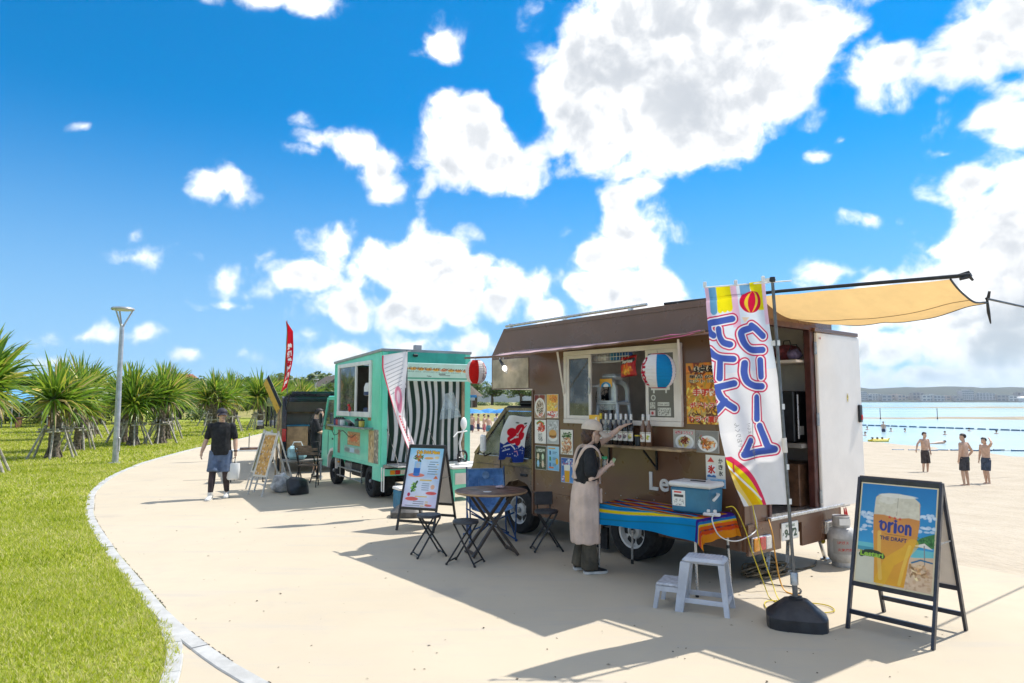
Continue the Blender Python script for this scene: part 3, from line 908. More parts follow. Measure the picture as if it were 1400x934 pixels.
spots = [(p_b, -15.9, 25.2, .92), (p_c, -16.9, 29.9, 1.0), (p_a, -16.4, 32.6, 1.1), (p_b, -15.7, 36.5, 1.0), (p_c, -16.5, 40.5, 1.0), (p_a, -15.9, 43.5, 1.15), (p_b, -17.2, 47.0, 1.05), (p_c, -18.0, 51.0, 1.05),
         (p_b, -18.3, 56.0, 1.1), (p_c, -19.0, 61.0, 1.1), (p_a, -19.5, 66, 1.2), (p_c, -19.3, 24.5, 1.05), (p_b, -21.6, 27.5, 1.1), (p_c, -20.5, 33, 1.1), (p_b, -22.5, 37, 1.15), (p_c, -21.0, 42, 1.1), (p_a, -24.5, 31, 1.25), (p_b, -26, 40, 1.2),
         (p_c, -22, 50, 1.15), (p_b, -24, 58, 1.2), (p_a, -18.4, 21.5, 1.12)]
for i, (src, x, y, s) in enumerate(spots):
    c_ = copy_tree(src, None, (x, y, 0), i * 1.7, ROWLAB, sc=s); c_.rotation_euler = (.07 * math.sin(i * 2.3), .07 * math.cos(i * 1.9), i * 1.7); c_.scale = (s, s, s * (1 + .13 * math.sin(i * 3.1)))

# ------------------------------------------------------------------ broadleaf trees and shrubs
M_FOL = [mat_leaf('foliage_a', [(0, (.05, .10, .015)), (.5, (.10, .18, .025)), (1, (.19, .25, .04))], .3, .5),
         mat_leaf('foliage_b', [(0, (.045, .09, .018)), (.5, (.085, .15, .028)), (1, (.15, .21, .04))], .3, .5)]
M_BARK = mat('bark', (.16, .125, .09), .95, 0, .3, 12, .8, 30)
def leaf_cloud(rs, clumps, n, size):
    V = []; F = []
    for i in range(n):
        c, r = clumps[rs.randrange(len(clumps))]
        d = Vector((rs.gauss(0, 1), rs.gauss(0, 1), rs.gauss(0, 1))).normalized()
        p = Vector(c) + Vector((d.x * r[0], d.y * r[1], d.z * r[2])) * rs.uniform(.55, 1.05)
        a = Vector((rs.gauss(0, 1), rs.gauss(0, 1), rs.gauss(0, .6))).normalized(); b = a.orthogonal().normalized()
        s = size * rs.uniform(.6, 1.4); k = len(V)
        V += [p - a * s - b * s * .1, p + b * s * .5, p + a * s, p - b * s * .5]; F.append((k, k + 1, k + 2, k + 3))
    return V, F
def tree(name, seed, h, w, label, loc, cat='tree', group=None, fol=0, n=1500, size=.22, trunk=.4):
    rs = random.Random(seed); t = thing(name, label, cat, loc, rs.uniform(0, 6), group)
    tb = MB(); tb.tube([(0, 0, -.1), (.05, 0, h * trunk * .6), (0, .05, h * trunk + .2)], [w * .055, w * .045, w * .035], 8)
    cl = []
    for i in range(14):
        an = rs.uniform(0, 6.283); q = math.sqrt(rs.random()) * w * .36
        z = h * (trunk + (1 - trunk) * rs.uniform(.12, .78))
        c = (math.cos(an) * q, math.sin(an) * q, z); r = w * rs.uniform(.13, .22)
        cl.append((c, (r, r, r * .75)))
        if i < 6: tb.tube([(0, .05, h * trunk), (c[0] * .6, c[1] * .6, z * .85), c], [w * .028, w * .018, w * .008], 5)
    tb.build('trunk', M_BARK, t, smooth=50)
    V, F = leaf_cloud(rs, cl, n, size)
    m = MB(); m.v = [tuple(v) for v in V]; m.f = F
    c_ = m.build('crown', M_FOL[fol], t); c_['kind'] = 'stuff'
    return t
TG = 'round park trees beyond the far beach'
TL = 'round green park tree standing beyond the far beach'
t_a = tree('park_tree', 21, 4.2, 5.4, TL, (-3.4, 118, 1.15), group=TG, n=2600, size=.2, trunk=.34)
t_b = tree('park_tree', 22, 4.6, 6.0, TL, (-8.2, 124, 1.15), group=TG, fol=1, n=2600, size=.22, trunk=.36)
for i, (x, y, s) in enumerate([(1.5, 116, 1.0), (5.0, 122, 1.05), (9.5, 118, 1.0), (-12.5, 128, 1.1), (14, 124, 1.1), (20, 130, 1.2), (-18, 132, 1.2)]):
    copy_tree((t_a, t_b)[i % 2], None, (x, y, 1.15), i * 1.1, sc=s)
TG2 = 'leafy trees behind the row of palms'
TL2 = 'leafy green tree in the belt behind the row of screw palms'
t_c = tree('leafy_tree', 23, 4.6, 6.4, TL2, (-24, 74, 0), group=TG2, n=3000, size=.24, trunk=.2)
t_d = tree('leafy_tree', 24, 4.2, 6.0, TL2, (-29, 72, 0), group=TG2, fol=1, n=3000, size=.24, trunk=.2)
for i, (x, y, s) in enumerate([(-19, 78, 1.05), (-34, 70, 1.0), (-40, 66, 1.0), (-46, 64, 1.05), (-52, 62, 1.0), (-58, 62, 1.1), (-64, 60, 1.0), (-44, 52, .8), (-38, 56, .8), (-50, 50, .85), (-21, 90, 1.25), (-27, 92, 1.2), (-34, 90, 1.2), (-15, 96, 1.15), (-42, 86, 1.2), (-24.5, 96, 1.5), (-31, 100, 1.45)]):
    copy_tree((t_c, t_d)[i % 2], None, (x, y, 0), i * 1.3, sc=s)
# shrubs under the park trees
SL = 'low clipped shrub on the rise beneath the park trees'
def shrub(seed, w, h, label, loc, group, n=500):
    rs = random.Random(seed); t = thing('shrub', label, 'shrub', loc, 0, group)
    cl = [((rs.uniform(-w, w) * .6, rs.uniform(-.3, .3), h * rs.uniform(.3, .6)), (w * .4, .5, h * .42)) for _ in range(6)]
    V, F = leaf_cloud(rs, cl, n, .12); m = MB(); m.v = [tuple(v) for v in V]; m.f = F
    c_ = m.build('foliage', M_FOL[0], t); c_['kind'] = 'stuff'
    MB().tube([(0, 0, -.05), (0, 0, h * .5)], [.05, .03], 6).build('stem', M_BARK, t)
    return t
s0 = shrub(31, 1.6, .8, SL, (-5, 108, 1.12), 'shrubs beneath the park trees')
for x in (-8.5, -1.5, 2.0, 5.5, 9, 12.5, -12): copy_tree(s0, None, (x, 108 + .2 * x, 1.12), 0)

# ================================================================== common materials
M_BROWN = mat('brown_paint', (.150, .070, .038), .32, 0, .02, 1.2, 0, 8, coat=.3)
M_BROWN2 = mat('olive_brown_paint', (.18, .125, .082), .30, .25, .15, 2.5, 0, coat=.5)
M_MAROON = mat('maroon_frame', (.11, .035, .028), .4, 0, .2, 8)
M_CREAM = mat('cream_panel', (.80, .72, .64), .45, 0, .06, 3)
M_WHITE = mat('white_paint', (.78, .77, .74), .4, 0, .06, 4)
M_ALU = mat('aluminium', (.62, .62, .62), .32, .9, .1, 20)
M_STEEL = mat('galvanised_steel', (.45, .46, .47), .42, .85, .15, 15)
M_BLACK = mat('black_paint', (.018, .018, .02), .38, 0, .2, 10)
M_RUBBER = mat('tyre_rubber', (.022, .022, .023), .78, 0, .25, 12, .3, 60)
M_DARK = mat('dark_plastic', (.03, .03, .032), .5, 0, .2, 10)
M_INTER = mat('interior_grey', (.33, .31, .28), .6, 0, .15, 3)
M_WOOD = mat('light_wood', (.45, .31, .17), .6, 0, .25, 6, .2, 40)
M_WOODD = mat('dark_wood', (.17, .085, .045), .45, 0, .3, 5, .15, 40)
M_GLASS = mat_glass('window_glass')
M_GLASSD = mat_glass('smoked_glass', (.42, .40, .37), .35)
M_PRINT = mat_print('printed_card', .3)
M_CLOTHP = mat_print('printed_cloth', .85, .35, .15)
M_LAMP_R = mat('red_lens', (.55, .02, .02), .15, 0, .1, 20, coat=.6)
M_LAMP_Y = mat('amber_lens', (.75, .30, .02), .15, 0, .1, 20, coat=.6)
M_LAMP_W = mat('clear_lens', (.75, .73, .68), .12, 0, .1, 20, coat=.6)
M_RED = mat('red_plastic', (.60, .03, .03), .4, 0, .1, 8)
M_YEL = mat('yellow_rubber', (.72, .55, .03), .5, 0, .1, 10)
M_ORG = mat('orange_rubber', (.68, .33, .04), .5, 0, .1, 10)
M_BLUE = mat('cooler_blue', (.035, .19, .32), .4, 0, .1, 5)
M_SKIN = mat('skin', (.60, .38, .265), .5, 0, .1, 10, .1, 90)
M_SKIN2 = mat('pale_skin', (.68, .46, .35), .5, 0, .08, 10, .1, 90)

def plate(mb, outer, holes, y0, y1):
    """extruded xz plate with holes"""
    from mathutils.geometry import tessellate_polygon
    loops = [outer] + holes
    flatv = [p for l in loops for p in l]; n = len(flatv)
    T = tessellate_polygon([[Vector((p[0], p[1], 0)) for p in l] for l in loops])
    vs = [(p[0], y0, p[1]) for p in flatv] + [(p[0], y1, p[1]) for p in flatv]; fs = []
    for a, b, c in T:
        A, B_, C = flatv[a], flatv[b], flatv[c]
        cr = (B_[0] - A[0]) * (C[1] - A[1]) - (B_[1] - A[1]) * (C[0] - A[0])
        if abs(cr) < 1e-10: continue
        t = (a, b, c) if cr > 0 else (a, c, b)          # faces -y
        lo, hi = (0, n) if y0 < y1 else (n, 0)
        fs.append(tuple(i + lo for i in t)); fs.append(tuple(i + hi for i in t[::-1]))
    o = 0
    for l in loops:
        k = len(l)
        for i in range(k):
            fs.append((o + i, o + (i + 1) % k, n + o + (i + 1) % k, n + o + i))
        o += k
    return mb.add(vs, fs)

def wheel(parent, x, y, r, w, outer=1, name='wheel', rim=M_WHITE, dual=False):
    """wheel on a y axis; outer = +1 if its face looks towards +y"""
    wd = w
    t = MB().lathe([(r * .62, -wd / 2), (r * .9, -wd / 2), (r, -wd * .36), (r, wd * .36), (r * .9, wd / 2), (r * .62, wd / 2), (r * .60, wd * .3), (r * .60, -wd * .3), (r * .62, -wd / 2)], (x, y, r), 32, 'y', caps=False).build(name, M_RUBBER, parent, smooth=35)
    f = y + outer * wd * .30
    rm = MB()
    rm.lathe([(r * .615, 0), (r * .60, outer * .02), (r * .54, outer * .015), (r * .50, -outer * .05), (r * .30, -outer * .055), (r * .26, -outer * .01), (r * .12, 0), (.001, 0)], (x, f, r), 28, 'y', caps=False)
    rim_o = rm.build('rim', rim, t, smooth=35)
    for i in range(6):
        an = i * 1.047
        MB().lathe([(.055 * r / .33, 0), (.055 * r / .33, .008), (.001, .009)], (x + math.cos(an) * r * .40, f - outer * .050 + (0 if outer > 0 else -.008), r + math.sin(an) * r * .40), 10, 'y').build('rim_hole', M_BLACK, t)
    MB().lathe([(r * .12, -.02), (r * .12, .03), (r * .09, .04), (.001, .041)] if outer > 0 else [(r * .12, .02), (r * .12, -.03), (r * .09, -.04), (.001, -.041)], (x, f, r), 14, 'y').build('hub', M_STEEL, t, smooth=40)
    return t

def text_obj(name, txt, size, depth, m, parent, loc, rot, bold=.0):
    cu = bpy.data.curves.new('letters', 'FONT'); cu.body = txt; cu.size = size; cu.extrude = depth; cu.offset = bold * size; cu.resolution_u = 4
    ob = bpy.data.objects.new('letters', cu); col.objects.link(ob)
    dg = bpy.context.evaluated_depsgraph_get(); dg.update()
    me = bpy.data.meshes.new_from_object(ob.evaluated_get(dg)); me.name = name
    bpy.data.objects.remove(ob); bpy.data.curves.remove(cu)
    me.materials.clear(); me.materials.append(m)
    o = bpy.data.objects.new(name, me); col.objects.link(o); o.parent = parent
    o.location = loc; o.rotation_euler = rot
    return o

# ================================================================== brown food truck
truck = thing('brown_food_truck', 'brown food truck with open serving hatch and white rear door swung open', 'food truck', (2.25, 6.80, 0), math.atan2(.772, -.636))
def B(a, m, z): return (a, -m, z)
SIDE_U, SIDE_V = (-1, 0, 0), (0, 0, -1)      # right and down on the serving side, seen from outside

WZ = .03
# serving-side wall: one sheet with the hatch opening, cut away over the cab and the wheel
outer = [(0, .34), (1.02, .34), (1.10, .56), (1.24, .66), (1.66, .66), (1.80, .56), (1.88, .30), (3.11, .30), (3.11, 1.97), (4.0, 1.97), (4.0, 2.46), (3.72, 2.83), (0, 2.87)]
hole = [(.70, 1.57), (2.42, 1.57), (2.42, 2.39), (.70, 2.39)]
side = plate(MB(), outer, [hole], 0, -WZ).build('side_wall', M_BROWN, truck)
# trims on the side wall
tr_ = MB(); tr_.bx(0, 3.11, 0.004, 0.016, .60, .625); tr_.bx(.0, 3.72, .002, .012, 2.795, 2.82); tr_.bx(-.0, .035, .002, .022, .35, 2.84); tr_.bx(3.075, 3.11, .002, .016, .32, 1.95)
tr_.build('trim', M_BROWN, side)
rv = MB()
for k in range(13):
    rv.lathe([(.007, 0), (.006, .004), (.001, .005)], (.12 + k * .24, .0, 2.50), 6, 'y'); rv.lathe([(.007, 0), (.006, .004), (.001, .005)], (.12 + k * .24, .0, .72), 6, 'y')
rv.build('rivet', M_STEEL, side)
w = MB(); w.bx(0, 3.11, -1.95, -1.92, .34, 2.83); w.prism([(3.11, 1.97), (4.0, 1.97), (4.0, 2.46), (3.72, 2.83), (3.11, 2.83)], -1.95, -1.92); w.build('far_wall', M_BROWN, truck)
w = MB(); w.prism([(0, 2.80), (3.72, 2.80), (4.0, 2.46), (4.0, 2.49), (3.72, 2.83), (0, 2.86)], -.032, -1.918); w.build('roof', M_BROWN, truck)
w = MB(); w.bx(3.97, 3.998, -1.918, -.032, 1.972, 2.45); w.bx(3.12, 3.96, -1.918, -.032, 1.972, 2.0); w.build('nose_panel', M_BROWN, truck)
MB().bx(3.06, 3.105, -1.918, -.032, .5, 2.79).build('front_wall', M_CREAM, truck)
MB().bx(.02, 3.05, -1.918, -.032, .56, .62).build('floor', M_STEEL, truck)
w = MB(); w.bx(.05, 3.05, -1.915, -1.90, .63, 2.78); w.build('inner_lining', M_CREAM, truck)
MB().bx(.05, 3.05, -1.89, -.04, 2.765, 2.785).build('ceiling_lining', M_CREAM, truck)
w = MB(); w.bx(.05, .66, -.05, -.034, .63, 2.76); w.bx(2.46, 3.05, -.05, -.034, .63, 2.76); w.bx(.66, 2.46, -.05, -.034, .63, 1.53); w.build('wall_lining', M_INTER, truck)
# rear wall round the doorway m .42-1.38
rw = MB()
rw.bx(-.03, 0, -.42, -.0, .34, 2.86); rw.bx(-.03, 0, -1.95, -1.46, .66, 2.84); rw.bx(-.03, 0, -1.46, -.42, 2.60, 2.85)
rw.build('rear_wall', M_BROWN, truck)
fr = MB()
fr.bx(-.05, .03, -1.46, -1.38, .60, 2.66, .008); fr.bx(-.05, .03, -.47, -.42, .60, 2.60, .008); fr.bx(-.06, .03, -1.52, -.40, 2.60, 2.665, .008)
fr.build('door_frame', M_MAROON, truck)
MB().bx(-.09, .10, -1.97, -.38, .60, .635, .006).build('door_sill', M_ALU, truck)
# rear skirt with the lights, number plate in a notch
sk = MB()
sk.bx(-.05, -.02, -.62, -.02, .30, .60); sk.bx(-.05, -.02, -1.95, -1.05, .27, .60); sk.bx(-.05, -.02, -1.05, -.62, .52, .60)
sk.build('rear_skirt', M_BROWN, truck)
def tail_light(m0, m1, flip):
    n = 3; wdt = (m1 - m0) / 3
    hsg = MB().bx(-.075, -.05, -m1 - .008, -m0 + .008, .335, .475, .004).build('tail_light', M_ALU, truck)
    cols = [M_LAMP_Y, M_LAMP_R, M_LAMP_W]
    if flip: cols = cols[::-1]
    for i, c in enumerate(cols):
        MB().bx(-.092, -.0755, -(m0 + wdt * (i + 1)) + .004, -(m0 + wdt * i) - .004, .342, .468, .006).build('lens', c, hsg)
tail_light(.06, .38, False); tail_light(1.54, 1.88, True)
cv = Canvas(120, 60, 33, 16.5, 'f4f4ee'); cv.text('沖縄 480', 7, 1.2, 26, 5.0, '1d5a3a', .02); cv.text('9-72', 5, 6.2, 30, 14.8, '1d4a33', .05); cv.text('あ', 1.2, 9, 4.2, 12.5, '1d4a33', .02)
MB().bx(-.062, -.052, -.95, -.62, .37, .55, .003).build('number_plate', M_WHITE, truck)
npl = print_obj('plate_print', cv, flat((-.0635, -.62, .545), (0, -1, 0), (0, 0, -1), .33, .165), M_PRINT, truck)
# white rear door, swung open past the corner
dr = thing_door = MB().bx(-.085, -.045, -2.53, -1.47, .60, 2.58, .010).build('rear_door', mat('door_white', (.86, .80, .74), .4, 0, .03, 3), truck)
MB().bx(-.09, -.04, -2.50, -1.42, 2.585, 2.63, .005).build('drip_rail', M_BROWN, dr)
MB().bx(-.115, -.085, -2.48, -2.41, 1.55, 1.76, .008).build('latch', M_BLACK, dr)
MB().bx(-.125, -.113, -2.465, -2.43, 1.58, 1.64, .004).build('latch_button', M_RED, dr)
for z in (.75, 1.6, 2.4):
    MB().tube([(-.065, -1.462, z - .07), (-.065, -1.462, z + .07)], .018, 8).build('hinge', M_STEEL, dr)
cv = Canvas(30, 50, 3, 5, 'e8ddcf'); cv.poly([(1.5, .2), (2.6, 2.0), (1.8, 4.6), (1.1, 4.6), (.4, 2)], 'e2c21a'); cv.rect(1.2, .9, 1.8, 2.6, '333322'); cv.ell(1.5, 3.6, .4, .4, '3a3a2a')
print_obj('sticker', cv, flat((-.0865, -2.13, 1.90), (0, -1, 0), (0, 0, -1), .06, .11), M_PRINT, dr)
cv = Canvas(24, 12, 4, 2, 'e8ddcf'); cv.ell(3.0, 1, .8, .8, 'c8282c'); cv.rect(.2, .8, 2.2, 1.2, '555555')
print_obj('sticker', cv, flat((-.0865, -1.50, 2.53), (0, -1, 0), (0, 0, -1), .06, .03), M_PRINT, dr)
# keys and clips hanging from the sill
for q, (m, c) in enumerate([(1.985, M_RED), (2.03, M_RED)]):
    MB().tube([(-.07, -m, .58), (-.075, -m - .01, .50), (-.075, -m + .006, .44)], [.006, .012, .008], 7).build('hanging_clip', c, truck)
MB().tube([(-.07, -1.94, .60), (-.07, -2.12, .60)], .010, 7).build('sill_hook', M_STEEL, truck)

# chassis and wheels
ch = MB(); ch.bx(-.02, 3.6, -.62, -.52, .36, .55); ch.bx(-.02, 3.6, -1.42, -1.32, .36, .55); ch.bx(.3, .4, -1.6, -.35, .40, .5); ch.bx(2.2, 2.3, -1.6, -.35, .40, .5); ch.tube([(1.45, -.3, .33), (1.45, -1.65, .33)], .05, 8); ch.tube([(3.5, -.3, .31), (3.5, -1.65, .31)], .04, 8)
ch.build('chassis', M_BLACK, truck)
MB().bx(2.0, 2.7, -.50, -.10, .28, .52, .02).build('battery_box', M_BLACK, truck)
wheel(truck, 1.45, -.13, .325, .20, 1); wheel(truck, 1.45, -.36, .325, .20, 1); wheel(truck, 1.45, -1.58, .325, .20, -1); wheel(truck, 1.45, -1.80, .325, .20, -1)
wheel(truck, 3.50, -.16, .315, .19, 1); wheel(truck, 3.50, -1.72, .315, .19, -1)
MB().bx(1.86, 2.03, -.12, -.08, .05, .30).build('mud_flap', M_RUBBER, truck)

# serving hatch: cream frame, sliding panes
hf = MB()
hf.bx(.66, 2.46, .0, .045, 2.375, 2.43, .004); hf.bx(.66, 2.46, .0, .05, 1.53, 1.585, .004)
hf.bx(.66, .715, .0, .045, 1.586, 2.374, .004); hf.bx(2.405, 2.46, .0, .045, 1.586, 2.374, .004)
hatch = hf.build('hatch_frame', M_CREAM, truck)
def pane(a0, a1, y):
    p = MB(); bwd = .04
    p.bx(a0, a0 + bwd, y, y + .02, 1.588, 2.372); p.bx(a1 - bwd, a1, y, y + .02, 1.588, 2.372); p.bx(a0 + bwd, a1 - bwd, y, y + .02, 1.588, 1.628); p.bx(a0 + bwd, a1 - bwd, y, y + .02, 2.332, 2.372)
    s = p.build('sliding_window', M_CREAM, truck)
    MB().bx(a0 + bwd, a1 - bwd, y + .008, y + .012, 1.628, 2.332).build('pane', M_GLASSD, s)
    return s
pane(1.985, 2.403, .020); rp = pane(.717, 1.14, .020)
MB().bx(2.03, 2.36, .004, .007, 1.63, 2.33).build('insect_screen', mat('insect_screen', (.20, .19, .17), .8, 0, .15, 30), truck)
MB().bx(.76, 1.10, .004, .007, 1.63, 2.33).build('insect_screen', bpy.data.materials['insect_screen'], truck)
cv = Canvas(90, 200, 34, 70, '6c665d')
cv.text('Card', 2, 20, 18, 27, 'dcd6c8', .02); cv.text('Accepted', 2, 28, 31, 35, 'dcd6c8', .02); cv.rect(3, 36.5, 29, 40.5, 'd8d4c8'); cv.rect(6, 40.5, 8, 44, 'd8d4c8'); cv.rect(23, 40.5, 25, 44, 'd8d4c8')
cv.ell(6, 49, 3.2, 3.2, 'd0ccc0'); cv.ell(6, 49, 2, 2, '77726a'); cv.rect(1, 54, 8.5, 61, 'cfcabd'); cv.speck(1.5, 54.5, 8, 60.5, ['6c665d'], 40, 3, .4); cv.rect(1, 63, 8.5, 69, 'd8c6c0'); cv.ell(4.5, 66, 1.8, 1.8, 'b84040')
cv.rect(12, 54, 28, 58, 'd4d0c4'); cv.text('Hoe card', 13, 54.8, 27, 57.2, '555048', .01); cv.rect(12, 60, 30, 69, 'd4d0c4'); cv.speck(13, 61, 29, 68, ['8a857b', '6c665d'], 60, 4, .6)
print_obj('card_stickers', cv, flat((1.095, .0345, 2.325), SIDE_U, SIDE_V, .33, .69), M_PRINT, rp)
# awning over the hatch: thin sheet sloping outwards, struts, rod beyond the front
M_AWN = mat('faded_pink_awning', (.50, .34, .36), .6, 0, .25, 3)
aw = MB(); n = 24; top = []; bot = []
g1 = []
for i in range(n + 1):
    a = 3.30 - 3.34 * i / n
    zz = 2.385 + .075 * (i / n) ** 2 + .004 * math.sin(i * 1.9)
    g1.append([(a, .012, 2.505), (a, .30, (2.505 + zz) / 2 + .006), (a, .60, zz)])
aw.sheet(g1)
aw.sheet([[(p[0], p[1], p[2] - .012) for p in r][::-1] for r in g1])
awn = aw.build('awning', M_AWN, truck, smooth=40)
er = MB(); er.tube([(3.82, .605, 2.395), (3.30, .605, 2.382)] + [(g[2][0], .605, g[2][2] - .006) for g in g1[1:]], .014, 8); er.build('awning_rod', M_BROWN, awn, smooth=50)
pk = MB(); pk.tube([(.62, .61, 2.425), (.35, .612, 2.452), (.20, .61, 2.445), (.0, .61, 2.468)], .006, 5); pk.tube([(.55, .61, 2.41), (.2, .62, 2.43), (-.03, .61, 2.46)], .005, 5); pk.build('pink_cord', mat('pink_cord', (.62, .12, .28), .5), awn)
for a in (2.46, .665):
    MB().bar((a, .03, 1.87), (a - .22, .36, 2.43), .022, .012).build('strut', M_CREAM, awn)
# roof rail and poles
rl = MB(); rl.tube([(3.70, -.02, 2.865), (2.4, -.02, 2.885), (1.15, -.02, 2.90)], .018, 8); rl.build('roof_rail', M_ALU, truck, smooth=50)
for a in (3.6, 2.5, 1.4): MB().box((a, -.03, 2.868), (.05, .04, .05)).build('rail_foot', M_ALU, truck)
# cream sheet over the cab
MB().bx(3.18, 3.97, .002, .010, 1.985, 2.395, .002).build('cream_sheet', mat('cream_vinyl', (.52, .42, .30), .4, 0, .2, 4, .4, 6), truck)

# wall prints --------------------------------------------------------------
def poster(name, cv, a, z, w, h, parent=truck, y=.010):
    return print_obj(name, cv, flat((a, y, z), SIDE_U, SIDE_V, w, h), M_PRINT, parent, back=(0, -.008, 0))
def card(seed, kind):
    c = Canvas(64, 92, 22, 31, 'f2efe8')
    rg = random.Random(seed)
    if kind == 'bowl':
        c.rect(.6, .6, 21.4, 30.4, 'a8876a'); c.ell(4, 4, 5, 5, '7a1f1c'); c.ell(15, 3, 5, 4, '8c3a2a'); c.ell(11, 17, 10, 12.5, 'f4f0ea'); c.ell(11, 17, 8.5, 11, 'e6d8c6'); c.food(11, 16.5, 7, 8.5, ['6a4a38', '8c6248', '3d2c24', 'b08a68', '4a5a2c'], 90, seed); c.speck(5, 24, 17, 29, ['c86a5a', 'd89080'], 20, seed, .9)
    elif kind == 'fries':
        c.rect(.6, .6, 21.4, 30.4, 'eeb84e'); c.food(13, 5.5, 8, 5, ['e8742a', 'f09038', 'd85a20'], 50, seed); c.food(9, 15, 8, 6, ['f4d060', 'eebc3c', 'f8e08a'], 80, seed + 1, .09); c.food(18, 14, 4, 4, ['8fa0b0', 'd8dee4'], 20, seed); c.rect(1, 22, 21, 30, 'f6e6e0'); c.food(11, 26, 9, 4, ['c8241e', 'e04030', 'f4f0e8'], 60, seed + 2)
    elif kind == 'lobster':
        c.rect(.6, .6, 21.4, 30.4, 'f4ece2'); c.line([(5, 5), (10, 2.5), (17, 5)], 1.6, '4c9a38'); c.line([(6, 5), (11, 3), (16, 5)], .7, 'e8442c'); c.food(13, 11, 7, 5, ['e0442e', 'f06a44', 'c02c20'], 45, seed, .16); c.rect(7, 17, 15, 28, 'd8d4cc'); c.speck(7, 18, 15, 28, ['777777', '444444'], 30, seed, .7)
    elif kind == 'burger':
        c.rect(.6, .6, 21.4, 30.4, 'b9b9b6'); c.speck(2, 3, 20, 12, ['dcdcdc', '8f8f8c'], 40, seed, 1.2); c.ell(11, 23, 8.5, 4.5, 'e9e6df'); c.ell(11, 18.5, 7, 5.5, 'c98a48'); c.rect(4.5, 20, 17.5, 22.5, '8a5a2c'); c.ell(11, 16.5, 6.2, 3.8, 'd9a058')
    elif kind == 'sodas':
        c.rect(.6, .6, 21.4, 30.4, '3c4434'); c.rect(3, 4, 19, 8, 'd8dcc8'); c.speck(3, 4, 19, 8, ['3c4434'], 30, seed, .6)
        for x, q in ((6, 'f0d8b0'), (6, 'a8d8ee'), (15, 'cfe6c0'), (15, 'e8e0c8')): pass
        c.ell(6, 14, 2.2, 4, 'f0d8b0'); c.ell(6, 23, 2.3, 4.5, '9cd0ea'); c.ell(15, 14, 2.2, 4, 'd2e8c4'); c.ell(15, 23, 2.3, 4.5, 'e8ceb0'); c.speck(2, 12, 20, 29, ['e8e8d8', '6a7a50'], 40, seed, .5)
    elif kind == 'drinks':
        c.grad('a8d8ee', '78b8dc', .6, 30.4); c.rect(2, 2, 15, 3.6, 'd8a040')
        for i, q in enumerate(('2a5a8c', '3a8a4a', '2c6ca0')): c.rect(4 + i * 0, 6 + i * 7.5, 7, 11 + i * 7.5, q); c.rect(10, 7 + i * 7.5, 18, 7.8 + i * 7.5, '446688'); c.rect(10, 9 + i * 7.5, 16, 9.7 + i * 7.5, '557799')
        c.ell(18, 19, 2.5, 4, 'e8b020'); c.rect(3, 26, 12, 28, 'e07a48')
    elif kind == 'noodles':
        c.rect(.6, .6, 21.4, 30.4, 'e9e4d6'); c.food(11, 7, 8, 5, ['3f6a2a', '5a8a3a', '28441c'], 40, seed, .14); c.food(11, 19, 9, 9.5, ['c87a48', 'e0a070', 'b06038', 'f0d0a0'], 110, seed); c.speck(2, 26, 20, 30, ['6a3a24', 'd8b890'], 30, seed, .8)
    elif kind == 'beer':
        c.grad('2e5aa8', '5a9ad4', .6, 30.4); c.speck(2, 2, 20, 12, ['e8eef4', 'c04848', '88a8d8'], 40, seed, 1.0); c.poly([(6, 13), (16, 13), (15, 30), (7, 30)], 'e8a820'); c.poly([(5.6, 9), (16.4, 9), (16, 16), (6, 16)], 'f4f0e2'); c.speck(2, 22, 6, 29, ['e04040', 'f4f4f4'], 12, seed, .8)
    c.line([(0.2, .2), (21.8, .2), (21.8, 30.8), (.2, 30.8), (.2, .2)], .35, 'd8d4cc')
    return c
for (a, z, k) in [(3.055, 1.89, 'bowl'), (2.815, 1.895, 'fries'), (3.05, 1.56, 'lobster'), (2.81, 1.565, 'burger'), (3.045, 1.22, 'sodas'), (2.805, 1.225, 'drinks'), (2.555, 1.445, 'noodles'), (2.55, 1.095, 'beer')]:
    poster('menu_card', card(hash(k) % 97 if False else len(k) * 7 + ord(k[0]), k), a, z, .22, .31)
cv = Canvas(130, 160, 52, 64, 'e89a2c')
cv.food(26, 40, 27, 26, ['f0c040', 'e8a830', 'f6dc70', 'd88a20', 'b8641c'], 200, 5, .07); cv.food(26, 8, 27, 9, ['e07a20', 'f09a30', '8a3a10'], 70, 6, .08); cv.food(26, 54, 27, 10, ['7a4420', '5c2e14', 'e8c070'], 120, 7, .05)
for t, y0, y1, x0, x1, c_, b_ in (('3点盛り', 2.5, 10.5, 10, 48, '16120e', .05), ('単品 600円', 12.5, 16.5, 4, 44, '201a14', .035), ('セット 1000円', 17.5, 21.5, 3, 46, '201a14', .035)):
    cv.text(t, x0 - .0, y0, x1, y1, 'fff6d0', b_ + .05); cv.text(t, x0, y0, x1, y1, c_, b_)
for t, y0, y1, x0, x1 in (('手羽餃子', 27, 35, 8, 50), ('ポテトフライ', 41, 47.5, 4, 50), ('カライ唐揚げ', 55, 62, 2, 50)):
    cv.text(t, x0, y0, x1, y1, 'fff4e0', .10); cv.text(t, x0, y0, x1, y1, 'd8301c', .04)
poster('menu_poster', cv, .615, 2.205, .52, .64)
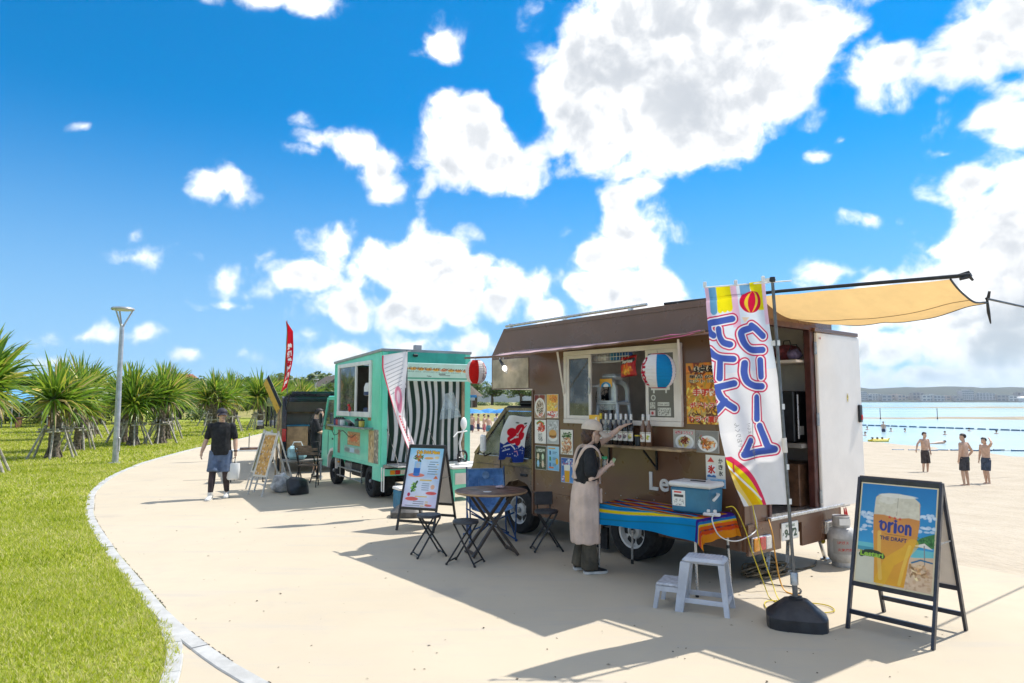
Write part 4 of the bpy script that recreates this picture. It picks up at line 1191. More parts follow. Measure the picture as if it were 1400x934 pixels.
def plate_card(seed, red):
    c = Canvas(84, 68, 27, 22, 'cfc8ba'); c.rect(.4, .4, 26.6, 21.6, 'b9b3a8' if red else '8f8a84')
    c.ell(14, 13, 11.5, 8, 'f2efe9'); c.ell(14, 13, 9, 6.2, 'e4ded2')
    if red: c.text('沖縄タコライス', 2, 1.5, 25, 5.5, 'f4e8e8', .10); c.text('沖縄タコライス', 2, 1.5, 25, 5.5, 'c83a4a', .03); c.food(14, 13, 8, 5, ['e8c050', 'f0d880'], 60, seed, .1); c.food(14, 11, 4.5, 4, ['8a2c1c', 'a83c24', '6a1c12'], 50, seed + 1, .16)
    else: c.food(14, 13, 8, 5, ['d8742c', 'e89a4a', 'a84a1c', 'f0c080'], 70, seed, .13); c.food(7, 9, 3, 4, ['c82a20', '6a9a3a'], 25, seed, .2); c.speck(1, 2, 4, 20, ['555555'], 25, seed, .4)
    return c
poster('food_card', plate_card(3, True), .795, 1.505, .275, .225); poster('food_card', plate_card(9, False), .51, 1.50, .275, .225)
cv = Canvas(66, 96, 22, 32, 'efe9da'); cv.poly([(2, 7), (6, 2), (10, 7)], 'd84038'); cv.rect(1.5, 9.5, 11.5, 22, 'f4f4f4'); cv.text('氷', 2.2, 10, 11, 18.5, 'd02828', .06)
cv.rect(1.5, 19, 11.5, 22, '3a78b8'); cv.line([(1.5, 19.5), (4, 18.6), (6.5, 19.8), (9, 18.6), (11.5, 19.6)], .6, 'f0f4f8'); cv.rect(0, 23, 22, 32, '8ec0e0'); cv.rect(0, 22.4, 13, 24, 'c8dcec')
for i, ch_ in enumerate('かき氷'): cv.text(ch_, 14.5, 3 + i * 6, 19.5, 8 + i * 6, '222222', .035)
cv.text('300円', 2, 25, 20, 30.5, '1c3850', .03)
poster('shaved_ice_sign', cv, .395, 1.255, .225, .325)
# raised letters
xo = 1.145
for ch_, wdt in zip('Lestari', (.150, .15, .125, .10, .135, .095, .06)):
    text_obj('letter', ch_, .27, .007, M_WHITE, truck, (xo, .009, .835), (math.pi / 2, 0, math.pi), .022)
    xo -= wdt

# outside shelf with its brackets
sh = MB().bx(.50, 1.92, .012, .28, 1.285, 1.31, .004).build('shelf', M_WOOD, truck)
for a in (1.72, 1.02):
    MB().bar((a, .02, 1.283), (a, .02, 1.05), .02).build('bracket', M_BLACK, sh); MB().bar((a, .02, 1.07), (a, .24, 1.275), .016).build('bracket', M_BLACK, sh)
# counter inside
MB().bx(.66, 2.46, -.55, -.055, 1.47, 1.50, .004).build('counter', M_ALU, truck)
# inside clutter seen through the rear doorway
ov = MB().bx(.16, .62, -1.86, -1.36, 1.34, 1.92, .01).build('oven', M_BLACK, truck)
MB().lathe([(.05, 0), (.05, .012), (.04, .014), (.001, .014)], (.40, -1.347, 1.80), 14, 'y').build('dial', M_STEEL, ov)
MB().bx(.145, .158, -1.55, -1.46, 1.42, 1.52).build('rating_label', M_WHITE, ov); MB().tube([(.13, -1.40, 1.38), (.13, -1.40, 1.88)], .012, 8).build('oven_handle', M_ALU, ov)
MB().bx(.05, 1.2, -1.88, -1.30, 1.28, 1.33, .004).build('work_shelf', M_INTER, truck)
us = MB().bx(.05, 2.2, -1.88, -1.25, 2.24, 2.27, .004).build('upper_shelf', M_CREAM, truck)
MB().bx(.10, 1.0, -1.88, -1.32, .63, 1.10, .01).build('low_cabinet', M_WOODD, truck)
MB().bx(1.2, 2.9, -1.88, -1.35, .63, 1.45, .01).build('work_cabinet', M_INTER, truck)

# ------------------------------------------------------------------ cab of the brown truck
CY0, CY1 = -.07, -1.80          # cab side planes (towards the street, towards the beach)
lower = [(3.13, .34), (3.16, .34), (3.19, .55), (3.30, .68), (3.50, .73), (3.70, .68), (3.82, .55), (3.86, .32), (4.62, .30), (4.70, .42), (4.70, .62), (4.55, .86), (4.50, 1.02), (3.13, 1.02)]
cabp = MB(); cabp.prism(lower, CY0, CY0 - .05); cabp.prism(lower, CY1 + .05, CY1)
cab = cabp.build('cab_body', M_BROWN2, truck)
f = MB(); f.prism([(4.62, .30), (4.70, .42), (4.70, .62), (4.55, .86), (4.50, 1.02), (4.44, 1.02), (4.5, .84), (4.64, .6), (4.64, .44), (4.56, .34)], CY0 - .051, CY1 + .051); f.build('front_panel', M_BROWN2, truck)
MB().bx(4.70, 4.76, CY1 + .02, CY0 - .02, .30, .48, .02).build('bumper', M_BROWN2, truck)
f = MB(); f.bx(3.13, 3.17, CY1 + .051, CY0 - .051, .40, 1.70); f.build('cab_back', M_BROWN2, truck)
MB().box((3.45, (CY0 + CY1) / 2, 1.715), (.66, 1.70, .05), .02).build('cab_roof', M_BLACK, truck)
MB().box((3.44, (CY0 + CY1) / 2, 1.775), (.44, 1.45, .07), .03).build('roof_fairing', M_BLACK, truck)
for y in (CY0 - .025, CY1 + .025):
    p = MB(); p.bar((4.50, y, 1.02), (3.76, y, 1.70), .05, .055); p.bar((3.155, y, 1.02), (3.155, y, 1.70), .05, .05); p.bar((3.16, y, 1.69), (3.78, y, 1.69), .05, .04); p.build('pillar', M_BROWN2, truck)
    p = MB(); p.bar((3.83, y, 1.03), (3.83, y, 1.60), .03, .02); p.build('window_divider', M_BLACK, truck)
    MB().prism([(3.19, 1.03), (4.44, 1.03), (3.75, 1.66), (3.19, 1.66)], y + .003, y - .003).build('side_glass', M_GLASS, truck)
f = MB(); f.quad((4.49, CY0 - .055, 1.03), (4.49, CY1 + .055, 1.03), (3.77, CY1 + .055, 1.69), (3.77, CY0 - .055, 1.69)); f.build('windscreen', M_GLASS, truck)
MB().bx(3.2, 4.45, CY1 + .06, CY0 - .06, .80, .86).build('dashboard', M_DARK, truck)
for y in (-.45, -1.35):
    s = MB(); s.box((3.42, y, 1.10), (.16, .46, .55), .05); s.box((3.62, y, .92), (.42, .46, .14), .04); s.box((3.40, y, 1.46), (.10, .26, .18), .04); s.build('seat', M_DARK, truck)
st = MB()
for k in range(20):
    a0, a1 = k * math.pi / 10, (k + 1) * math.pi / 10
    st.tube([(4.10 + .08 * math.cos(a0), -1.35 + .19 * math.sin(a0), 1.12 - .1 * math.cos(a0)), (4.10 + .08 * math.cos(a1), -1.35 + .19 * math.sin(a1), 1.12 - .1 * math.cos(a1))], .014, 6)
st.build('steering_wheel', M_BLACK, truck)
d = MB(); d.bar((3.88, CY0 + .004, .42), (3.88, CY0 + .004, 1.0), .012, .008); d.bar((3.2, CY0 + .004, .90), (4.45, CY0 + .004, .90), .012, .006); d.build('door_seam', M_BLACK, cab)
MB().box((3.36, CY0 + .012, .80), (.14, .02, .035), .006).build('door_handle', M_BLACK, cab)
MB().lathe([(.03, 0), (.03, .03), (.012, .04), (.001, .041)], (3.62, CY0 - .0, .98), 10, 'y').build('fuel_cap', M_BLACK, cab)
MB().box((4.07, .10, 1.20), (.10, .07, .25), .025).build('door_mirror', M_WHITE, truck)
MB().tube([(4.10, CY0, 1.05), (4.10, .05, 1.02), (4.08, .10, 1.12)], .012, 6).build('mirror_arm', M_BLACK, truck)
MB().box((4.715, -.28, .60), (.05, .26, .14), .03).build('headlight', M_LAMP_W, truck); MB().box((4.715, -1.59, .60), (.05, .26, .14), .03).build('headlight', M_LAMP_W, truck)
# hibiscus flag hung over the window
cvf = Canvas(90, 120, 60, 80, 'f0efec')
cvf.poly([(0, 47), (8, 52), (16, 46), (24, 52), (34, 48), (42, 54), (52, 50), (60, 55), (60, 80), (0, 80)], '1e3a8c')
for (x, y, rx, ry) in ((22, 30, 9, 8), (36, 22, 9, 9), (44, 34, 9, 7), (36, 44, 9, 7), (22, 43, 8, 7)): cvf.ell(x, y, rx, ry, 'd8182c')
cvf.line([(32, 34), (48, 16)], 1.6, 'd8182c'); cvf.line([(30, 36), (20, 44)], .8, 'f4f0f0'); cvf.line([(33, 32), (38, 20)], .6, 'f4f0f0')
cvf.line([(8, 56), (20, 52), (30, 58)], 1.2, 'f0f0f0'); cvf.line([(6, 64), (18, 60)], .8, 'f0f0f0'); cvf.line([(30, 62), (38, 60), (44, 66)], .8, 'e8a0b0'); cvf.speck(4, 50, 56, 70, ['f4f4f4'], 26, 3, .8); cvf.ell(44, 12, 4, 1.6, '2c4a38'); cvf.ell(28, 12, 3, 1.2, '2c4a38')
def flagpos(u, v):
    a = 3.66 - .52 * u + (.30 * v + .04 * np.sin(v * 5)) * (1 - .15 * u) * .9
    return a, -.045 + .03 * np.sin(u * 6 + v * 3), 1.60 - .63 * v + .01 * np.sin(u * 7)
fl = print_obj('hibiscus_flag', cvf, flagpos, M_CLOTHP); fl.parent = None
fl.location = truck.location; fl.rotation_euler = truck.rotation_euler
tag(fl, 'white flag with red hibiscus flower and blue hem hung over the brown cab window', 'flag')

def on_truck(name, label, cat, a, m, z, group=None, rz=0.0):
    x, y, _ = BW(a, m); return thing(name, label, cat, (x, y, z), truck.rotation_euler.z + rz, group)

# ------------------------------------------------------------------ lanterns
M_LRED = mat_translucent('red_paper', (.72, .03, .03), .7, .3); M_LBLU = mat_translucent('blue_paper', (.04, .42, .72), .7, .3)
def lantern(label, a, m, z, r, h, first, rz):
    t = on_truck('paper_lantern', label, 'lantern', a, m, z, None, rz)
    nu, nv = 160, 90
    cv = Canvas(nu, nv, 160, 90, 'f4f0ec')
    A, Bc = ('1f8fc8', 'd02420') if first == 'red' else ('d02420', '1f8fc8')
    cv.rect(0, 0, 26, 90, A); cv.rect(80, 0, 106, 90, Bc); 
    for x0 in (33, 113): cv.text('HOKKAIDO' if False else 'キリッとドラフト', x0 + 0, 30, x0 + 40, 44, '8a2a40', .03, rot=math.pi / 2) if False else None
    for x0 in (40, 120): cv.text('Orion', x0 - 20, 37, x0 + 46, 54, 'c01c38', .06, rot=math.pi / 2)
    for x0 in (66, 146): cv.text('ORION BEER', x0 - 26, 41, x0 + 26, 47, '6a4a58', .02, rot=math.pi / 2)
    cv.rect(0, 0, 160, 3, 'c01c1c'); cv.rect(0, 87, 160, 90, 'c01c1c')
    def pos(u, v):
        ph = -u * 2 * np.pi; th = (.10 + .80 * v) * np.pi
        rr = r * np.sin(th) ** .75 * (1 + .012 * np.cos(v * 2 * np.pi * 13))
        return rr * np.cos(ph), rr * np.sin(ph), h / 2 * np.cos(th) / np.cos(.1 * np.pi)
    print_obj('paper_shade', cv, pos, M_CLOTHP, t)
    for s in (-1, 1):
        MB().lathe([(r * .40, s * h * .47 - .012), (r * .43, s * h * .47), (r * .40, s * h * .47 + .014), (r * .34, s * h * .47 + .014), (r * .34, s * h * .47 - .012)], (0, 0, 0), 20).build('hoop', M_RED, t, smooth=40)
    MB().tube([(0, 0, h * .48), (.0, .02, h * .48 + .05)], .003, 5).build('hook_wire', M_STEEL, t)
    return t
lantern('red and white beer lantern hanging from the awning rod before the cab', 3.57, -.60, 2.195, .142, .31, 'red', R(-20))
lantern('blue and white beer lantern hanging in front of the sliding window', .55, -.55, 2.105, .172, .34, 'blue', R(0))

# work lamp clipped over the cab
t = on_truck('clip_lamp', 'wire caged work lamp clipped above the cream sheet over the cab', 'lamp', 3.62, -.07, 2.28)
MB().tube([(.10, 0, .10), (.03, .01, .04)], [.016, .022], 8).build('socket', M_BLACK, t)
MB().ball((-.03, .02, -.02), (.035, .035, .04)).build('bulb', emit('lamp_bulb', (1, .95, .85), 1.2), t, smooth=60)
cg_ = MB()
for k in range(6):
    an = k * 1.047; cg_.tube([(.03 + .025 * math.cos(an), .01 + .025 * math.sin(an), .05), (-.04 + .05 * math.cos(an), .02 + .05 * math.sin(an), -.03), (-.09, .03, -.10)], .0025, 4)
cg_.build('wire_guard', M_STEEL, t)
MB().tube([(.10, 0, .10), (.12, .0, .19), (.02, .0, .20), (.03, 0, .11)], .006, 5).build('clip', M_ALU, t)

# ------------------------------------------------------------------ syrup bottles on the shelf
M_BOT = [mat('dark_syrup', (.03, .02, .018), .12, 0, .1, 8, coat=.5), mat('amber_syrup', (.20, .10, .05), .12, 0, .1, 8, coat=.5), mat_glass('bottle_glass', (.75, .78, .76), .3)]
def bottle(label, a, m, z, body, cap, sc, lab, group='syrup bottles on the outside shelf'):
    t = on_truck('bottle', label, 'bottle', a, m, z, group)
    MB().lathe([(.030, 0), (.034, .006), (.034, .19), (.030, .215), (.014, .25), (.0125, .30), (.0135, .305), (.0135, .312), (.001, .313)], n=14).build('glass_body', body, t, smooth=35)
    MB().lathe([(.0155, .285), (.0155, .345), (.013, .35), (.001, .351)], n=12).build('cap', cap, t, smooth=35)
    c = Canvas(24, 26, 10, 11, 'ece8e0'); c.rect(.6, .8, 9.4, 1.6, '998877'); rg = random.Random(int(a * 100))
    c.food(5, 6, 2.6, 2.6, lab, 14, int(a * 100), .28)
    print_obj('bottle_label', c, lambda u, v: (.0352 * np.cos(R(20) + u * R(140)) * np.where(True, 1, 1), .0352 * np.sin(R(20) + u * R(140)), .155 - .105 * v), M_PRINT, t)
    return t
spec = [(1.73, 'syrup bottle with a yellow neck at the front end of the shelf', M_BOT[0], M_YEL, ['e8c020', '4a8a3a']),
        (1.65, 'clear syrup bottle beside the yellow necked one', M_BOT[2], M_WHITE, ['8a8a8a', 'b0a090']),
        (1.575, 'white capped dark syrup bottle with a fruit label in the row of seven', M_BOT[0], M_WHITE, ['6a3a8a', '3a2a4a']),
        (1.495, 'white capped dark syrup bottle with a fruit label in the row of seven', M_BOT[0], M_WHITE, ['303030', '7a5a5a']),
        (1.42, 'white capped dark syrup bottle with a fruit label in the row of seven', M_BOT[0], M_WHITE, ['4a3040', '885566']),
        (1.345, 'white capped dark syrup bottle with a fruit label in the row of seven', M_BOT[0], M_WHITE, ['303848', '806070']),
        (1.27, 'dark syrup bottle with a lemon label at the end of the row of seven', M_BOT[0], M_WHITE, ['e0c838', '90a838']),
        (1.10, 'amber syrup bottle with a red berry label in the pair apart', M_BOT[1], M_WHITE, ['c02828', '5a8a3a']),
        (1.02, 'amber syrup bottle with a green and yellow label in the pair apart', M_BOT[1], M_WHITE, ['a8c030', 'e0d040'])]
for (a, l, b, c, lab) in spec: bottle(l, a, -.14, 1.311, b, c, 1, lab)
t = on_truck('water_jug', 'dark blue plastic bottle on the counter behind the sliding pane', 'bottle', 1.22, .16, 1.501)
MB().lathe([(.045, 0), (.048, .01), (.048, .13), (.03, .165), (.016, .18), (.016, .205), (.001, .206)], n=14).build('bottle_body', mat('blue_pet', (.05, .08, .14), .15, 0, .1, 8, coat=.4), t, smooth=40); MB().lathe([(.019, .2), (.019, .23), (.001, .231)], n=12).build('cap', M_DARK, t)
t = on_truck('yellow_menu_stand', 'small yellow drink card standing at the end of the shelf', 'menu card', 1.88, -.10, 1.312)
cvy = Canvas(40, 40, 16, 16, 'f0b838'); cvy.ell(11, 5, 3, 3.5, 'f4f0e8'); cvy.speck(1, 1, 15, 15, ['f6d870', 'e89828'], 30, 5, .9); cvy.rect(0, 13, 16, 16, 'd8702c')
print_obj('card', cvy, flat((.08, .0, .33), SIDE_U, SIDE_V, .17, .30), M_PRINT, t, back=(0, -.006, 0)); MB().box((0, -.02, .006), (.16, .06, .012)).build('foot', M_ORG, t)
t = on_truck('small_tube_can', 'yellow rimmed dark can lying on the shelf between the bottles', 'can', 1.185, -.12, 1.312)
MB().lathe([(.038, 0), (.042, .004), (.042, .12), (.038, .125), (.001, .125)], n=14).build('can_body', M_BLACK, t, smooth=40); MB().lathe([(.0425, .105), (.044, .11), (.0425, .118)], n=14).build('can_rim', M_YEL, t)

# ------------------------------------------------------------------ shaved-ice machine in the hatch
M_CAST = mat('cast_silver', (.58, .61, .63), .38, .25, .12, 9, coat=.2)
t = on_truck('shaved_ice_machine', 'silver shaved ice machine with flywheel standing in the serving hatch', 'ice machine', 1.86, .22, 1.501)
MB().box((0, 0, .015), (.40, .30, .03), .01).build('base', M_CAST, t)
for sx in (-1, 1):
    for sy in (-1, 1):
        MB().tube([(sx * .18, sy * .12, .03), (sx * .155, sy * .10, .26)], [.020, .024], 7).build('leg', M_CAST, t, smooth=40)
hd = MB(); hd.box((0, 0, .275), (.35, .25, .035), .01)
ap = [(-.155, .29)] + [(-.155 * math.cos(k * math.pi / 10), .44 + .13 * math.sin(k * math.pi / 10)) for k in range(11)] + [(.155, .29)]
inner_ = [(-.115, .31)] + [(-.115 * math.cos(k * math.pi / 8), .42 + .09 * math.sin(k * math.pi / 8)) for k in range(9)] + [(.115, .31)]
plate(hd, ap, [inner_], .12, .09); plate(hd, ap, [inner_], -.12, -.09)
hd.tube([(0, 0, .55), (0, 0, .30)], .03, 8)
hd.build('housing', M_CAST, t, smooth=35)
gr = MB()
for k in range(5): gr.bx(-.14, .14, .122, .128, .20 + k * .012, .206 + k * .012)
gr.build('grille', M_CAST, t)
MB().box((0, 0, .60), (.24, .20, .07), .03).build('top_cap', M_CAST, t)
cvp = Canvas(50, 26, 20, 10, 'e8a83a'); cvp.ell(10, 10, 8, 6, '3a9ac8'); cvp.ell(10, 9, 4, 3, 'f4f4f4'); print_obj('name_plaque', cvp, flat((.10, .128, .575), SIDE_U, SIDE_V, .20, .10), M_PRINT, t, back=(0, -.006, 0))
fw = MB()
for k in range(24):
    a0, a1 = k * math.pi / 12, (k + 1) * math.pi / 12
    fw.tube([(.25, .115 * math.cos(a0), .47 + .115 * math.sin(a0)), (.25, .115 * math.cos(a1), .47 + .115 * math.sin(a1))], .014, 6)
for k in range(5):
    an = k * 1.2566; fw.tube([(.25, 0, .47), (.25, .11 * math.cos(an), .47 + .11 * math.sin(an))], .009, 5)
fw.tube([(.27, 0, .47), (.12, 0, .47)], .018, 8)
fwo = fw.build('flywheel', M_CAST, t, smooth=40)
fwo.location = (.05, .02, .02); fwo.rotation_euler = (0, 0, R(50))
# fan behind it
t = on_truck('wall_fan', 'black round fan hung on the inner wall behind the ice machine', 'fan', 2.14, .42, 1.85)
fm = MB()
for q in (.05, .10, .15, .19):
    for k in range(18):
        a0, a1 = k * math.pi / 9, (k + 1) * math.pi / 9
        fm.tube([(q * math.cos(a0), .03 - q * .1, q * math.sin(a0)), (q * math.cos(a1), .03 - q * .1, q * math.sin(a1))], .004, 4)
for k in range(10): an = k * .628; fm.tube([(0, .035, 0), (.19 * math.cos(an), .012, .19 * math.sin(an))], .003, 4)
fm.build('fan_guard', M_BLACK, t)
for k in range(3):
    an = k * 2.094; MB().add([(0, 0, 0), (.15 * math.cos(an - .3), .012, .15 * math.sin(an - .3)), (.165 * math.cos(an), -.002, .165 * math.sin(an)), (.15 * math.cos(an + .35), -.015, .15 * math.sin(an + .35))], [(0, 1, 2, 3)]).build('blade', M_DARK, t)
MB().lathe([(.06, -.12), (.07, -.03), (.05, -.02), (.001, -.02)], n=14, axis='y').build('motor', M_BLACK, t); MB().tube([(0, -.08, 0), (.02, -.10, -.35)], .018, 7).build('fan_stem', M_BLACK, t)
# basket of packets under the ceiling, red snack bag on a string
t = on_truck('hanging_basket', 'white wire basket of blue packets hung under the hatch top', 'basket', 1.78, .14, 2.28)
wb = MB()
for k in range(14): x = -.30 + k * .046; wb.tube([(x, -.07, .11), (x, -.07, 0), (x, .07, 0), (x, .07, .11)], .003, 4)
for z in (.0, .055, .11): wb.tube([(-.30, -.07, z), (.30, -.07, z), (.30, .07, z), (-.30, .07, z), (-.30, -.07, z)], .004, 4)
wb.build('wire_frame', M_WHITE, t)
for k in range(4): MB().box((-.24 + k * .075, 0, .06), (.062, .10, .085), .006).build('packet', mat('blue_packet%d' % k, (.03, .12 + .03 * k, .40), .4), t)
for k in range(3): MB().box((.10 + k * .075, 0, .05), (.062, .10, .07), .006).build('packet', M_CREAM, t)
t = on_truck('snack_bag', 'red snack bag hanging in the middle of the serving hatch', 'snack bag', 1.50, .09, 2.08)
cvb = Canvas(44, 44, 22, 22, 'c41c1c'); cvb.line([(2, 7), (19, 5)], 2.2, '181414'); cvb.text('Doritos', 4, 4.2, 18.5, 7.8, 'f0ece4', .04); cvb.food(11, 14.5, 6.5, 4.5, ['e8821c', 'f0a838', 'd8601c'], 26, 4, .25); cvb.rect(0, 0, 22, 1.6, '8c1414'); cvb.rect(0, 20.4, 22, 22, '8c1414')
def bagpos(sg):
    def f(u, v):
        k = np.sin(np.pi * u) ** .6 * np.sin(np.pi * np.clip(v, 0, 1)) ** .5
        return .125 - .25 * u * (1 - .10 * np.sin(np.pi * v)) - .012, sg * (.045 * k) + .006 * np.sin(u * 17 + v * 9) * k, .245 - .245 * v + .02 * u
    return f
print_obj('bag_front', cvb, bagpos(1), M_PRINT, t); cvb2 = Canvas(20, 20, 20, 20, 'b81a1a'); print_obj('bag_back', cvb2, bagpos(-1), M_PRINT, t)
MB().tube([(.0, 0, .24), (.0, 0, .34)], .002, 4).build('string', M_WHITE, t)
# things on the shelf inside the rear doorway
for k, (a, m, s, c, nm) in enumerate([(.35, 1.62, (.30, .34, .20), (.42, .10, .12), 'crimson'), (.80, 1.60, (.34, .30, .18), (.06, .06, .07), 'black'), (1.20, 1.55, (.32, .3, .16), (.60, .58, .55), 'pale grey'), (.16, 1.42, (.16, .2, .13), (.20, .16, .28), 'purple')]):
    t = on_truck('cloth_bag', nm + ' crumpled bag on the upper shelf inside the rear doorway', 'bag', a, m, 2.271)
    b = MB().ball((0, 0, s[2] * .5), (s[0] / 2, s[1] / 2, s[2] / 2), 14, 10)
    b.v = [(p[0] * (1 + .18 * mnoise.noise(Vector(p) * 14)), p[1] * (1 + .18 * mnoise.noise(Vector(p) * 11 + Vector((3, 0, 0)))), max(0, p[2] * (1 + .15 * mnoise.noise(Vector(p) * 17)))) for p in b.v]
    b.build('bag_body', mat('bag_cloth%d' % k, c, .8, 0, .3, 14, .5, 40), t, smooth=70); MB().tube([(-.05, 0, s[2] * .9), (-.03, 0, s[2] + .05), (.04, 0, s[2] + .05), (.06, 0, s[2] * .9)], .006, 5).build('bag_handle', M_DARK, t)

# ================================================================== tarp behind the truck
M_TARP = mat_translucent('tan_tarp', (.68, .46, .20), .8, .48, .12, 3, .3, 8)
def Wd(a, m, z): x, y, _ = BW(a, m); return Vector((x, y, z))
tA, tB, tC, tD = Wd(.35, .34, 2.90), Wd(-.0, 1.75, 2.74), Wd(-1.80, .34, 2.815), Wd(-1.84, 1.10, 2.70)
t = thing('tarp_awning', 'tan tarp slung from poles behind the brown truck roof', 'awning', tuple(Wd(-.9, .9, 0)))
inv = Matrix.Translation(-t.location)
gr_ = []
for i in range(29):
    u = i / 28; row = []
    for j in range(15):
        v = j / 14
        p = tA.lerp(tC, u).lerp(tB.lerp(tD, u), v)
        sag = .13 * math.sin(math.pi * min(1, v * 1.02)) * (.55 + .45 * math.sin(math.pi * u)) + .10 * math.sin(math.pi * u) * v ** 1.5
        sag += .03 * abs(math.sin(2.2 * math.pi * u)) * v
        p = p + Vector((0, 0, -sag + .010 * mnoise.noise(Vector((u * 7, v * 4, 2)))))
        p += (Wd(0, 1, 0) - Wd(0, 0, 0)) * (-.10 * math.sin(math.pi * u) * (v - .5))
        row.append(tuple(p - t.location))
    gr_.append(row)
MB().sheet(gr_).build('tarp_sheet', M_TARP, t, smooth=60)
ed = MB(); ed.tube([gr_[i][14] for i in range(29)], .006, 5); ed.tube([gr_[28][j] for j in range(15)], .009, 5); ed.build('hem_cord', M_DARK, t)
sm = MB(); sm.tube([(gr_[i][7][0], gr_[i][7][1], gr_[i][7][2] - .004) for i in range(0, 29)], .003, 4); sm.build('seam', mat('tarp_seam', (.30, .20, .09), .8), t)
MB().tube([Wd(1.15, .34, 2.935) - t.location, Wd(-.3, .34, 2.905) - t.location, Wd(-1.95, .34, 2.83) - t.location], .017, 8).build('pole', M_BLACK, t, smooth=50)
for a in (.95, .35): MB().box(Wd(a, .34, 2.895) - t.location, (.06, .06, .05), .008).build('pole_clamp', M_STEEL, t)
MB().tube([Wd(-1.84, 1.08, 2.72) - t.location, Wd(-1.9, 2.3, 2.725) - t.location, Wd(-2.0, 4.6, 2.74) - t.location], .011, 8).build('pole', M_BLACK, t, smooth=50)
MB().tube([Wd(-2.0, 4.6, 2.76) - t.location, Wd(-2.0, 4.6, -.3) - t.location], .02, 8).build('upright_post', M_STEEL, t, smooth=50)
cl_ = MB()
for p in (Wd(-1.86, .34, 2.84), Wd(-1.88, .30, 2.80)): cl_.tube([p - t.location, p - t.location + Vector((.07, -.02, .02)), p - t.location + Vector((.10, -.01, -.01))], [.012, .018, .01], 6)
cl_.build('strap', M_DARK, t); cl_ = MB(); cl_.tube([Wd(-1.84, 1.10, 2.72) - t.location, Wd(-1.84, 1.12, 2.60) - t.location, Wd(-1.84, 1.16, 2.50) - t.location], [.010, .014, .006], 6)
cl_.tube([Wd(-1.86, 1.06, 2.72) - t.location, Wd(-1.88, 1.04, 2.78) - t.location], [.014, .01], 6); cl_.build('strap', M_DARK, t)

# ================================================================== feather banners on poles
M_BASE = mat('water_base_plastic', (.028, .030, .036), .42, 0, .25, 7, .15, 60)
M_POLE = mat('grey_pole', (.16, .165, .17), .4, .5, .15, 12)
def water_base(t, L=.44, Wd_=.36, h=.20, m=M_BASE, rz=0.0):
    pr = [(L / 2, Wd_ / 2, 0), (L / 2, Wd_ / 2, h * .42), (L / 2 - .035, Wd_ / 2 - .03, h * .55), (L * .20, Wd_ * .20, h * .97), (L * .15, Wd_ * .15, h)]
    mb = MB(); n = 28; rings = []
    for (x, y, z) in pr:
        ring = []
        for k in range(n):
            an = 2 * math.pi * k / n; c, s = math.cos(an), math.sin(an)
            q = 1 / max(1e-6, (abs(c) ** 4 + abs(s) ** 4) ** .25)
            ring.append((x * c * q, y * s * q, z))
        rings.append(ring)
    vs = [p for r in rings for p in r]
    fs = [(i * n + k, i * n + (k + 1) % n, (i + 1) * n + (k + 1) % n, (i + 1) * n + k) for i in range(len(pr) - 1) for k in range(n)]
    fs += [tuple((len(pr) - 1) * n + k for k in range(n)), tuple(range(n))[::-1]]
    mb.add(vs, fs); o = mb.build('water_base', m, t, smooth=28); o.rotation_euler = (0, 0, rz)
    MB().lathe([(.055, h - .01), (.055, h + .012), (.03, h + .016)], n=16).build('filler_cap', m, o)
    return o

t = thing('banner_flag', 'tall white ice cream banner with blue lettering on a leaning pole', 'banner', (2.30, 5.69, 0))
water_base(t, .46, .40, .21, rz=R(-18))
def pole_at(z): return Vector((.005 - .108 * z / 2.8, .0, z))
MB().tube([pole_at(.15), pole_at(.42)], .021, 12).build('pole_sleeve', M_POLE, t, smooth=50)
MB().lathe([(.031, 0), (.031, .09), (.024, .10), (.024, .0)], (pole_at(.34).x, 0, .32), 14).build('pole_clamp', M_STEEL, t, smooth=40)
MB().tube([pole_at(.40), pole_at(2.83)], .0135, 10).build('pole', M_POLE, t, smooth=50)
MB().tube([pole_at(1.38), pole_at(1.50)], .021, 10).build('pole_joint', M_CREAM, t, smooth=50)
xb = pole_at(2.80)
MB().tube([(xb.x - .58, -.01, 2.755), (xb.x + .16, .0, 2.815)], .006, 7).build('cross_rod', M_WHITE, t, smooth=50)
MB().lathe([(.022, 0), (.026, .02), (.022, .045), (.001, .048)], (xb.x, 0, 2.80), 12).build('pole_cap', M_BLACK, t)
# the print, seen from behind (mirror written)
def bl(py): return np.interp(py, [395, 470, 540, 600, 640, 675, 703], [963.5, 973, 983, 990, 1001, 1016, 1031])
def brt(py): return np.interp(py, [393, 470, 540, 640, 703], [1049, 1057, 1065, 1074, 1079])
def q(px, py): u = (px - bl(py)) / (brt(py) - bl(py)); return (float(u) * 90, float((py - 395) / 308 * 300))
def c1(X, Y): return q(960 + X * .1714, 385 + Y * .1713)
def c2(X, Y): return q(960 + X * .1714, 545 + Y * .1713)
cv = Canvas(190, 620, 90, 300, 'eef0f6')
cv.rect(0, 0, 90, 300, 'e4ebf4'); cv.rect(0, 120, 90, 300, 'f0eff2')
for a_, b_, c_ in ((0, 7, 'f4c8dc'), (36, 46, 'f2c4da'), (84, 90, 'f2cadc')): cv.rect(a_, 0, b_, 60, c_)
cv.rect(6, 0, 17, 34, '6aa4cc'); cv.ell(11.5, 34, 5.5, 5, '6aa4cc'); cv.rect(17, 0, 38, 32, 'f2e21c')
for x in (21, 27.5, 34): cv.ell(x, 32, 4, 6, 'f2e21c')
cv.rect(50, 0, 62, 26, '74a8d0'); cv.poly([(62, 0), (84, 0), (84, 40), (74, 40), (62, 8)], 'f2e21c')
bx_, by_ = q(1027, 423); cv.ell(bx_, by_, 15.8, 15.2, 'd21c44'); 
